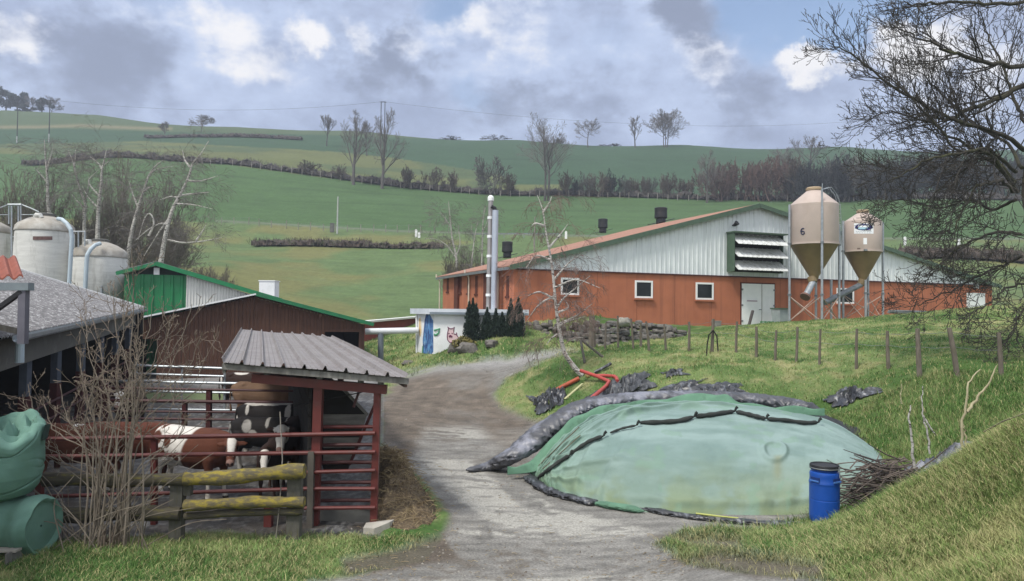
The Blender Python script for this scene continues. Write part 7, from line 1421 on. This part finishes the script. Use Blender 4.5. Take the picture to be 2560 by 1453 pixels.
def cow(lab, px, d, yaw, base, white, head=(0, 0.05), scale=1.0, facew='blaze', px_ref=None, name='cow', neck_down=0.0, seed=0, zoff=0.0, shade_k=1.0):
    """head = (yaw of the head relative to the body, pitch down); white(x, y, z) -> 0..1 over body coordinates"""
    hy, hp = head; mb = MB(); X, Yv, Zv = np.array([1.0, 0, 0]), np.array([0, 1.0, 0]), np.array([0, 0, 1.0])
    tr = [(-1.02, 1.12, .06, .07), (-.99, 1.10, .15, .18), (-.92, 1.06, .22, .27), (-.78, 1.035, .275, .345), (-.55, .995, .305, .375), (-.25, .965, .345, .40), (.05, .955, .36, .415), (.32, .965, .335, .41), (.52, .985, .29, .395), (.70, 1.005, .235, .35), (.84, 1.03, .18, .27), (.95, 1.06, .11, .17)]
    loft(mb, [((x, 0, z), Yv * w_, Zv * h) for x, z, w_, h in tr], 22)
    loft(mb, [((-.80, 0, 1.22), Yv * .22, Zv * .10), ((-.62, 0, 1.29), Yv * .235, Zv * .09), ((-.45, 0, 1.28), Yv * .16, Zv * .07)], 12)    # hip bones
    loft(mb, [((.35, 0, 1.28), Yv * .09, Zv * .09), ((.55, 0, 1.30), Yv * .10, Zv * .08), ((.78, 0, 1.24), Yv * .07, Zv * .10)], 12)       # withers
    nx = np.array([math.cos(hy * .55), math.sin(hy * .55), 0]); poll = np.array([.72, 0, 1.16]) + nx * .58 + Zv * (.20 - neck_down * .75); nb = np.array([.68, 0, 1.08]); mid = (nb + poll) / 2 + nx * .03 + Zv * .02
    side = np.array([-nx[1], nx[0], 0])
    def perp(dv): u_ = np.cross(dv, side); return u_ / np.linalg.norm(u_)
    dv = (poll - nb) / np.linalg.norm(poll - nb); un = -perp(dv) if perp(dv)[2] < 0 else perp(dv)
    loft(mb, [(nb - dv * .12, side * .17, un * .30), (nb + dv * .1, side * .155, un * .27), (mid, side * .125, un * .215), (poll - dv * .08, side * .105, un * .165), (poll, side * .09, un * .12)], 18)
    hd = np.array([math.cos(hy) * math.cos(hp), math.sin(hy) * math.cos(hp), -math.sin(hp)]); hs = np.array([-math.sin(hy), math.cos(hy), 0]); hu = np.cross(hd, hs); hu = hu if hu[2] > 0 else -hu
    hs_ = [(-.06, .06, .06, 0), (-.02, .105, .10, .0), (.05, .120, .125, -.01), (.13, .125, .135, -.02), (.20, .112, .130, -.03), (.29, .088, .108, -.04), (.38, .076, .088, -.05), (.45, .080, .082, -.055), (.50, .075, .070, -.055), (.53, .045, .045, -.055)]
    loft(mb, [(poll + hd * x + hu * o, hs * w_, hu * h) for x, w_, h, o in hs_], 18)
    for s in (-1, 1):
        e0 = poll + hd * .03 + hs * s * .09 + hu * .02; e1 = e0 + hs * s * .20 - hu * .035 - hd * .02; pn = hd * .3 + hu; pn /= np.linalg.norm(pn); ev = e1 - e0; fl_ = np.cross(ev, pn); fl_ /= np.linalg.norm(fl_)
        loft(mb, [(e0, fl_ * .03, pn * .028), (e0 + ev * .35, fl_ * .062, pn * .026), (e0 + ev * .7, fl_ * .058, pn * .022), (e0 + ev * 1.0, fl_ * .016, pn * .016)], 10)
        for leg in ([(.58, .13, 1.0, .15), (.58, .17, .80, .13), (.57, .175, .66, .095), (.575, .17, .50, .062), (.585, .17, .41, .062), (.58, .17, .30, .042), (.58, .17, .16, .042), (.59, .17, .10, .05), (.60, .17, .05, .056), (.62, .17, 0, .064)], [(-.74, .12, 1.02, .21), (-.72, .17, .86, .18), (-.66, .18, .70, .13), (-.76, .175, .57, .08), (-.83, .17, .48, .066), (-.82, .17, .34, .046), (-.80, .17, .18, .044), (-.785, .17, .10, .052), (-.775, .17, .05, .058), (-.76, .17, 0, .066)]):
            ph = .05 * (1 if (s > 0) == (leg[0][0] > 0) else -1); loft(mb, [((x + ph * (1 - min(z, 1)), s * y, z), np.array([r * 1.12, 0, 0]), np.array([0, -r * .92, 0])) for x, y, z, r in leg], 12)
    if white: loft(mb, [((-.62, 0, .66), Yv * .10, X * .12), ((-.60, 0, .60), Yv * .13, X * .15), ((-.58, 0, .54), Yv * .08, X * .10)], 12)
    loft(mb, [((.90, 0, .92), Yv * .03, Zv * .16), ((1.02, 0, 1.0), Yv * .025, Zv * .14)], 10)      # dewlap
    tl = [(-.99, 0, 1.27, .05), (-1.06, 0, 1.16, .035), (-1.09, .01, .95, .026), (-1.09, .02, .72, .024), (-1.07, .03, .52, .045), (-1.06, .03, .40, .02)]
    loft(mb, [((x, y, z), X * r, -Yv * r) for x, y, z, r in tl], 8)
    me = mb.mesh('cow_body'); ob = bpy.data.objects.new(name, me); COL.objects.link(ob); md = ob.modifiers.new('r', 'REMESH'); md.mode = 'VOXEL'; md.voxel_size = .023; sm = ob.modifiers.new('s', 'SMOOTH'); sm.iterations = 4; sm.factor = .5
    dg = bpy.context.evaluated_depsgraph_get(); m2 = bpy.data.meshes.new_from_object(ob.evaluated_get(dg)); ob.modifiers.clear(); ob.data = m2; bpy.data.meshes.remove(me)
    N_ = len(m2.vertices); co = np.zeros(N_ * 3, np.float32); m2.vertices.foreach_get('co', co); co = co.reshape(-1, 3).astype(float); x, y, z = co.T
    c = np.tile(np.array(COLS[base]), (N_, 1)) * (.85 + .3 * fbm(x * 5 + seed, z * 5 + y * 3, seed, 3))[:, None]
    wb = np.clip(white(x + .06 * (fbm(x * 4 + seed, z * 4, seed + 1) - .5), y, z + .06 * (fbm(x * 4, z * 4 + y * 4, seed + 2) - .5)), 0, 1) if white else np.zeros(N_)
    lower = sstep(-z, -.42, -.34) if white else 0; wb = np.maximum(wb, lower * (z < .5)) if white else wb
    rel = co - poll; t = rel @ hd; q = rel - t[:, None] * hd; lat = np.abs(q @ hs); vert = q @ hu; inh = (t > -.07) & (np.linalg.norm(rel - hd * .22, axis=1) < .40) & (lat < .145)
    neckd = np.linalg.norm(co - (nb + poll) / 2, axis=1)
    wb = np.where(inh, 0, np.where((rel @ nx > -.45) & (neckd < .5), wb * (0 if facew != 'none' else 1), wb))
    if facew == 'white': wb = np.where(inh & (t > -.05), sstep(-(np.hypot((t - .17) / .055, (lat - .112) / .035)), -1.3, -.9) * -1 + 1, wb)
    elif facew == 'blaze': wb = np.where(inh & (vert > -.02), sstep(.085 - lat * 1.0 - .10 * np.clip(t - .05, 0, .5), -.004, .010) * (t < .36), wb)
    elif facew == 'half': wb = np.where(inh & (vert > -.06), sstep(.10 - lat, -.005, .01), wb)
    c = c * (1 - wb[:, None]) + np.array(COLS['white']) * shade_k * (.86 + .2 * fbm(x * 7, z * 7, seed + 5))[:, None] * wb[:, None]  # white patches scaled down to paint in shade under the shelter roof
    mz = inh & (t > .44); c[mz] = np.array(COLS['pink'] if facew in ('white', 'blaze') else (.03, .02, .02)) * .65
    for s in (-1, 1):
        ey = poll + hd * .155 + hs * s * .118 + hu * .015; de = np.linalg.norm(co - ey, axis=1); c[de < .062] = c[de < .062] * .35 + np.array([.02, .012, .01]); c[de < .04] = (.006, .005, .005); no = poll + hd * .515 + hs * s * .04 - hu * .03; c[np.linalg.norm(co - no, axis=1) < .03] = (.02, .01, .01)
    hoof = z < .055; c[hoof] = (.04, .033, .027)
    dirt = sstep(fbm(x * 6 + 3, z * 6 + y * 4, seed + 9, 4), .5, .7) * np.clip(.62 - z, 0, .4) * 1.6; c += (np.array([.075, .055, .038]) - c) * np.clip(dirt, 0, .8)[:, None]
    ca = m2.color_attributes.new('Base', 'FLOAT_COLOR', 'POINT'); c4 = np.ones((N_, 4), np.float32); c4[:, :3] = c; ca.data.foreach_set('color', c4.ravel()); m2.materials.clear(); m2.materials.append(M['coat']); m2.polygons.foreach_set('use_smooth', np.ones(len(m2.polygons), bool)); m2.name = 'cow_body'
    # place: the body reference point (px_ref in body x) stands at column px
    g = gat(px, d); rx = px_ref or 0.0; ob.location = Vector((float(g[0] - math.cos(yaw) * rx * scale), float(g[1] - math.sin(yaw) * rx * scale), float(g1(g[0], g[1]) + zoff))); ob.rotation_euler = (0, 0, yaw); ob.scale = (scale,) * 3
    return tag(ob, lab, 'cow', 'cattle in the pen')
def patches(lst): return lambda x, y, z: np.max([sstep(-np.sqrt(((x - a) / ra) ** 2 + ((z - b) / rb_) ** 2), -1.12, -.92) * ((y < 9) if sd_ == 0 else (y * sd_ > -.05)) for a, b, ra, rb_, sd_ in lst], axis=0)
def w1(x, y, z):
    m_ = sstep(-(x - .10 + .35 * (1.2 - z)), -.03, .03); spots = patches([(-.42, 1.08, .10, .11, 0), (-.80, 1.13, .17, .15, 0), (-.60, .86, .11, .10, 0), (-.18, .80, .09, .07, 0), (-.95, .80, .2, .22, 0), (-.72, 1.34, .05, .04, 0)])(x, y, z); return m_ * (1 - spots)
E_ = lambda x: x
cow('white-backed cow with rich brown shoulders, its head with a white forehead blaze turned outward', 462, 15.0, R(-24), 'brown', w1, (R(-50), .62), 1.0, 'blaze', px_ref=-.25, seed=1, neck_down=.22)
cow('small white-faced calf peering out low between the rails', 660, 14.35, R(-82), 'dark', None, (R(8), .78), .78, 'white', px_ref=1.0, seed=2, neck_down=.05)
cow('taller white-faced brown cow standing behind the white-faced calf', 704, 15.0, R(-84), 'dark', None, (R(6), .85), 1.0, 'white', px_ref=1.0, seed=3, neck_down=-.05)
cow('black and white cow with pale patches on its flank, behind the two white faces', 655, 17.3, R(3), 'black', patches([(-.55, 1.17, .13, .17, 0), (-.38, .98, .10, .10, 0), (-.02, 1.28, .05, .14, 0), (.48, 1.22, .06, .17, 0), (.2, .74, .2, .08, 0), (-1.06, .85, .06, .35, 0)]), (R(20), .3), .87, 'none', px_ref=-.2, seed=4, shade_k=.5)
cow('dark cow with a broad white back, behind the black and white one', 675, 19.2, R(2), 'black', patches([(-.2, 1.39, .72, .07, 0), (-.70, 1.22, .05, .14, 0), (.45, 1.16, .08, .2, 0)]), (R(-20), .3), .91, 'none', px_ref=-.1, seed=5, shade_k=.72)
cow('plain tan cow, behind the white-backed dark cow', 655, 22.6, R(0), 'tan', patches([(.3, .6, .25, .10, 0)]), (R(10), .4), 1.0, 'none', px_ref=-.1, seed=6)
cow('dark brown cow with a pale spot on its rump, farthest back in the pen', 610, 25.3, R(0), 'dark', patches([(-.3, 1.37, .24, .07, 0), (-.96, 1.1, .06, .15, 0)]), (R(10), .5), .98, 'none', px_ref=-.2, seed=7)
cow('brown cow half hidden by the shrub, nearest the cattle shed', 190, 15.3, R(176), 'brown', patches([(-.05, 1.38, .10, .04, 0), (.7, 1.30, .05, .05, 0)]), (R(20), .9), .97, 'none', px_ref=0, seed=8, neck_down=.35)
cow('dark red cow half hidden by the shrub, beside the white-backed cow', 322, 15.6, R(184), 'red', None, (R(-10), .8), .97, 'none', px_ref=-.1, seed=9, neck_down=.3)
cow('brown cow with a white face at the shed rail behind the shrub', 303, 20.3, R(-75), 'dark', None, (R(0), .7), .95, 'white', px_ref=1.0, seed=10)
# ================================================================== grass
M['blade'] = attr_mat('grass_blade', .75, 3, .12, 0, 0, .25)
def grass(name, N, amin, amax, d0, d1, hmin, hmax, wid, lab, seed, dens=None, tuft=1, curve=.6, straw=.3, k_lush=1.0):
    rs = np.random.default_rng(seed); a = rs.uniform(amin, amax, N); d = np.sqrt(rs.uniform(d0 * d0, d1 * d1, N)); x, y = a * d, d
    keep = rs.random(N) < np.clip(zone_grass(x, y) * 1.15 - .12, 0, 1)
    if dens is not None: keep &= rs.random(N) < dens(x, y)
    x, y = x[keep], y[keep]
    if tuft > 1:
        n0 = len(x); sp = rs.uniform(.02, .09, n0); x = np.repeat(x, tuft) + rs.normal(0, 1, n0 * tuft) * np.repeat(sp, tuft); y = np.repeat(y, tuft) + rs.normal(0, 1, n0 * tuft) * np.repeat(sp, tuft); hk = np.repeat(rs.uniform(.6, 1.25, n0), tuft); lk = np.repeat(rs.uniform(0, 6.28, n0), tuft)
    else: hk = np.ones(len(x)); lk = rs.uniform(0, 6.28, len(x))
    n = len(x); z = gz(x, y) - .01; big = fbm(x * .8, y * .8, 91, 3); h = (hmin + (hmax - hmin) * rs.random(n) ** 1.6) * hk * (.55 + .9 * big); an = lk + rs.normal(0, 1.0, n); ln = h * curve * rs.uniform(.3, 1.3, n); ux, uy = np.cos(an), np.sin(an); wv = rs.uniform(.6, 1.3, n) * wid; fa = rs.uniform(0, math.pi, n); sx, sy = np.cos(fa) * wv, np.sin(fa) * wv * .4
    V = np.zeros((n, 5, 3)); V[:, 0] = np.stack([x - sx, y - sy, z], 1); V[:, 1] = np.stack([x + sx, y + sy, z], 1); mx, my, mz = x + ux * ln * .3, y + uy * ln * .3, z + h * .62; V[:, 2] = np.stack([mx + sx * .8, my + sy * .8, mz], 1); V[:, 3] = np.stack([mx - sx * .8, my - sy * .8, mz], 1); V[:, 4] = np.stack([x + ux * ln, y + uy * ln, z + h * rs.uniform(.75, 1.0, n)], 1)
    i = np.arange(n)[:, None] * 5; F = np.concatenate([np.concatenate([i, i + 1, i + 2], 1), np.concatenate([i, i + 2, i + 3], 1), np.concatenate([i + 3, i + 2, i + 4], 1)])
    gc, _ = ground_col(x, y, z); sb = (rs.random(n) < straw * (.4 + 1.2 * fbm(x * 1.7, y * 1.7, 93, 3)))[:, None]; c = gc * (.75 + .7 * rs.random(n))[:, None] * np.array([1.28, 1.34, 1.24]) * k_lush; c = np.where(sb, np.array([.38, .35, .17]) * (.6 + .6 * rs.random(n))[:, None], c)
    col = np.repeat(c, 5, 0); o = np_mesh(name, V.reshape(-1, 3), F, M['blade'], col); tag(o, lab, 'grass', None, 'stuff'); return o
bank = lambda x, y: np.clip(sstep((x / y) * FPX + 1280, 1700, 2050), .35, 1)
grass('grass', 74000, .10, 1.0, 6.3, 12.6, .04, .135, .0042, 'rough tufted grass on the roadside bank at the near corner', 1, None, 5, 1.25, .36)
grass('grass', 20000, -.78, .06, 9.4, 12.4, .035, .12, .0042, 'short rough grass along the foot of the log fence', 2, None, 5, 1.15, .34)
grass('grass', 40000, .05, .95, 12.2, 19, .05, .19, .006, 'lush long grass on the slope behind the silage heap', 3, None, 4, .7, .16)
grass('grass', 52000, -.10, .95, 18, 37, .04, .11, .008, 'tussocky grass of the field above the bank', 4, None, 4, .7, .22)
grass('grass', 10000, -.25, .12, 30, 47, .06, .22, .014, 'grass on the slopes beside the painted hut and lane', 5, None, 3, .7, .22)
# straw and clods strewn on the track
rs = np.random.default_rng(33); b = MB(); n = 0
for k in range(1500):
    px, py = rs.uniform(900, 2080), rs.uniform(1150, 1452)
    if px > 1330 and py < 1330 - (px < 1500) * 40: continue
    if rs.random() > .3 + .7 * (px > 1600) + .5 * (px < 1130): continue
    d = 3.77 * FPX / (py - 776); x = (px - 1280) / FPX * d; a = rs.random() * 6.28; l_ = rs.uniform(.03, .12); b.tube([(x, d, .012), (x + math.cos(a) * l_ * .5, d + math.sin(a) * l_ * .5, .022), (x + math.cos(a) * l_, d + math.sin(a) * l_, .014)], .0035, 3); n += 1
for vi, pv in enumerate(b.tubes.values()):
    for pts, _rr in pv: pts[:, 2] += gz(pts[:, 0], pts[:, 1])
o = b.build('loose_straw', M['straw'] if False else mat('strewn_straw', (.36, .29, .17), (.22, .165, .09), 3, .9)); tag(o, 'loose straw strewn over the muddy track', 'straw', None, 'stuff')
b = MB(); rs = np.random.default_rng(35); P_ = []
for k in range(1100):
    px, py = rs.uniform(880, 2080), rs.uniform(1050, 1452); d = 3.7 * FPX / (py - 776); x = (px - 1280) / FPX * d
    if px > 1300 and py < 1320: continue
    P_.append((x, d, rs.uniform(.010, .034)))
P_ = np.array(P_); zz = gz(P_[:, 0], P_[:, 1]); rk = zone_grass(P_[:, 0], P_[:, 1])
for (x, y, r), z, q in zip(P_, zz, rk):
    if q > .5: continue
    a = rs.random() * 6.28; e = rs.uniform(.5, 1); V = [(x + r * math.cos(a + t) * (1 + .3 * rs.normal()), y + r * math.sin(a + t) * e, z - .004) for t in (0, 1.57, 3.14, 4.71)] + [(x + rs.normal(0, r * .2), y, z + r * rs.uniform(.4, .9))]; b.add(V, [(0, 1, 4), (1, 2, 4), (2, 3, 4), (3, 0, 4)])
tag(b.build('gravel', mat('loose_stone', (.30, .285, .25), (.12, .10, .08), 6, .95, lo=.4, hi=.6)), 'loose stones and clods scattered over the track', 'gravel', None, 'stuff')
# ------------------------------------------------------------------ sky and light
SUN_EL, SUN_AZ = R(56), R(222)      # azimuth clockwise from +Y: behind the viewpoint, a little to the left
w = bpy.data.worlds.new('World'); SC.world = w; w.use_nodes = True
n = w.node_tree.nodes; l = w.node_tree.links; n.clear()
out = n.new('ShaderNodeOutputWorld'); sky = n.new('ShaderNodeTexSky'); sky.sky_type = 'NISHITA'; sky.sun_disc = False
sky.sun_elevation = SUN_EL; sky.sun_rotation = SUN_AZ; sky.air_density = 1.0; sky.dust_density = 0.7
bg1 = n.new('ShaderNodeBackground'); bg1.inputs[1].default_value = 0.15; l.new(sky.outputs[0], bg1.inputs[0])
tc = n.new('ShaderNodeTexCoord'); D = tc.outputs['Generated']
def vmath(op, a, b=None, sc=None):
    x = n.new('ShaderNodeVectorMath'); x.operation = op
    for v, i in ((a, 0), (b, 1)):
        if v is None: continue
        if isinstance(v, tuple): x.inputs[i].default_value = v
        else: l.new(v, x.inputs[i])
    if sc is not None: x.inputs['Scale'].default_value = sc
    return x
def fmath(op, a, b=None, clamp=False):
    x = n.new('ShaderNodeMath'); x.operation = op; x.use_clamp = clamp
    for v, i in ((a, 0), (b, 1)):
        if v is None: continue
        if isinstance(v, (int, float)): x.inputs[i].default_value = v
        else: l.new(v, x.inputs[i])
    return x.outputs[0]
def nse(vec, scale, detail=6, rough=.55, color=False):
    x = n.new('ShaderNodeTexNoise'); x.inputs['Scale'].default_value = scale; x.inputs['Detail'].default_value = detail; x.inputs['Roughness'].default_value = rough
    l.new(vec, x.inputs['Vector']); return x.outputs['Color' if color else 'Fac']
def mr(v, a, b, c=0.0, d=1.0, smooth=True):
    x = n.new('ShaderNodeMapRange'); x.inputs[1].default_value = a; x.inputs[2].default_value = b; x.inputs[3].default_value = c; x.inputs[4].default_value = d
    x.interpolation_type = 'SMOOTHSTEP' if smooth else 'LINEAR'; l.new(v, x.inputs[0]); return x.outputs[0]
def cmix(f, a, b):
    x = n.new('ShaderNodeMix'); x.data_type = 'RGBA'
    if isinstance(f, float): x.inputs[0].default_value = f
    else: l.new(f, x.inputs[0])
    for v, i in ((a, 6), (b, 7)):
        if isinstance(v, tuple): x.inputs[i].default_value = (*v, 1)
        else: l.new(v, x.inputs[i])
    return x.outputs[2]
# directions warped by noise, so that placed clouds have ragged edges
wn = vmath('SUBTRACT', nse(D, 5.5, 7, .6, True), (.5, .5, .5)).outputs[0]
wn2 = vmath('SUBTRACT', nse(D, 21.0, 6, .62, True), (.5, .5, .5)).outputs[0]
Wd = vmath('ADD', vmath('ADD', D, vmath('SCALE', wn, sc=.13).outputs[0]).outputs[0], vmath('SCALE', wn2, sc=.065).outputs[0]).outputs[0]
Ws = vmath('MULTIPLY', Wd, (1, 1, 1.45)).outputs[0]
def blobs(lst):
    tot = None
    for px, py, rad, amp in lst:
        d = ray(px, py); d = d / np.linalg.norm(d); d = d * np.array([1, 1, 1.45])
        dist = vmath('DISTANCE', Ws, tuple(float(v) for v in d)).outputs['Value']
        g = mr(dist, rad / FPX, rad / FPX * .15, 0, amp)
        tot = g if tot is None else fmath('ADD', tot, g)
    return tot
white = blobs([(770, 115, 95, .75), (620, 130, 150, .42), (690, 195, 110, .28), (40, 110, 130, .6), (2020, 165, 105, .85), (2010, 240, 90, .4), (1780, 150, 130, .4), (1180, 70, 110, .3), (2250, 110, 170, .6), (2330, 60, 150, .45), (1300, 20, 190, .28), (900, 70, 90, .4), (330, 30, 150, .15), (2480, 180, 200, .45), (560, 30, 120, .25)])
blue = blobs([(1120, 25, 120, .8), (1160, 205, 90, .45), (2010, 30, 230, 1.0), (2150, 10, 200, .8), (420, 15, 130, .35), (1500, 130, 120, .25), (1850, 20, 110, .4)])
dark = blobs([(950, 160, 190, .75), (1740, 60, 170, .9), (1640, 20, 150, .6), (1260, 220, 190, .7), (200, 210, 260, .5), (330, 120, 200, .5), (1500, 230, 260, .35), (1830, 230, 170, .6), (1050, 110, 130, .5), (700, 20, 180, .35)])
nb = nse(vmath('MULTIPLY', D, (1, 1, 1.8)).outputs[0], 7.0, 8, .58)
nf = nse(vmath('MULTIPLY', D, (1, 1, 1.6)).outputs[0], 22.0, 7, .6)
base = cmix(mr(fmath('ADD', fmath('MULTIPLY', nb, .72), fmath('MULTIPLY', nf, .28)), .38, .62), (.305, .368, .53), (.47, .56, .76))
tex = fmath('ADD', fmath('MULTIPLY', fmath('SUBTRACT', nb, .5), 1.9), fmath('MULTIPLY', fmath('SUBTRACT', nf, .5), .95))
wf = mr(fmath('ADD', fmath('MULTIPLY', white, 1.0), tex), .20, .82)
df = mr(fmath('ADD', dark, fmath('MULTIPLY', tex, -.9)), .15, .95)
c1 = cmix(df, base, (.22, .262, .375))
c2 = cmix(wf, c1, (.86, .85, .86))
# sky brightened overhead and behind, out of the picture, to light the scene
sep = n.new('ShaderNodeSeparateXYZ'); l.new(D, sep.inputs[0])
zen = mr(sep.outputs[2], .42, .9, 0, 1); back = mr(sep.outputs[1], .1, -.8, 0, 1)
c3 = cmix(fmath('MULTIPLY', fmath('MAXIMUM', zen, fmath('MULTIPLY', back, .95)), .85), c2, (1.12, 1.14, 1.2))
gnd = mr(sep.outputs[2], -.02, -.12, 0, 1); c3 = cmix(gnd, c3, (.10, .11, .09))
bg2 = n.new('ShaderNodeBackground'); bg2.inputs[1].default_value = 1.0; l.new(c3, bg2.inputs[0])
mx = n.new('ShaderNodeMixShader')
cov = fmath('SUBTRACT', 1.0, mr(fmath('SUBTRACT', fmath('MULTIPLY', blue, .9), fmath('MULTIPLY', wf, .5)), .05, .8, 0, .92), True)
l.new(cov, mx.inputs[0]); l.new(bg1.outputs[0], mx.inputs[1]); l.new(bg2.outputs[0], mx.inputs[2]); l.new(mx.outputs[0], out.inputs['Surface'])
sd = bpy.data.lights.new('sun', 'SUN'); sd.energy = 3.0; sd.angle = R(11); sd.color = (1, .955, .88)
so = bpy.data.objects.new('sun', sd); COL.objects.link(so)
_dir = Vector((math.sin(SUN_AZ) * math.cos(SUN_EL), math.cos(SUN_AZ) * math.cos(SUN_EL), math.sin(SUN_EL)))
so.rotation_euler = (-_dir).to_track_quat('-Z', 'Y').to_euler(); so.location = (0, -20, 60)
SC.view_settings.view_transform = 'Standard'; SC.view_settings.look = 'None'; SC.view_settings.gamma = 1; SC.view_settings.exposure = EXPO
SC.render.engine = 'CYCLES'
SC.cycles.max_bounces = 5; SC.cycles.diffuse_bounces = 3; SC.cycles.glossy_bounces = 2; SC.cycles.transmission_bounces = 2; SC.cycles.volume_bounces = 0; SC.cycles.transparent_max_bounces = 6
SC.cycles.use_denoising = True; SC.cycles.use_adaptive_sampling = True; SC.cycles.adaptive_threshold = 0.02
if HAZE > 0:
    t = bpy.data.materials.new('haze_air'); t.use_nodes = True; nn = t.node_tree.nodes; nn.clear()
    o_ = nn.new('ShaderNodeOutputMaterial'); pv = nn.new('ShaderNodeVolumePrincipled'); pv.inputs['Density'].default_value = HAZE; pv.inputs['Color'].default_value = (.80, .87, 1.0, 1); pv.inputs['Anisotropy'].default_value = 0.2
    t.node_tree.links.new(pv.outputs[0], o_.inputs['Volume'])
    hb = MB(); hb.box((0, 470, 70), (3200, 1140, 150)); ho = hb.build('haze', t); tag(ho, 'thin blue winter haze over the valley', None, None, 'stuff')
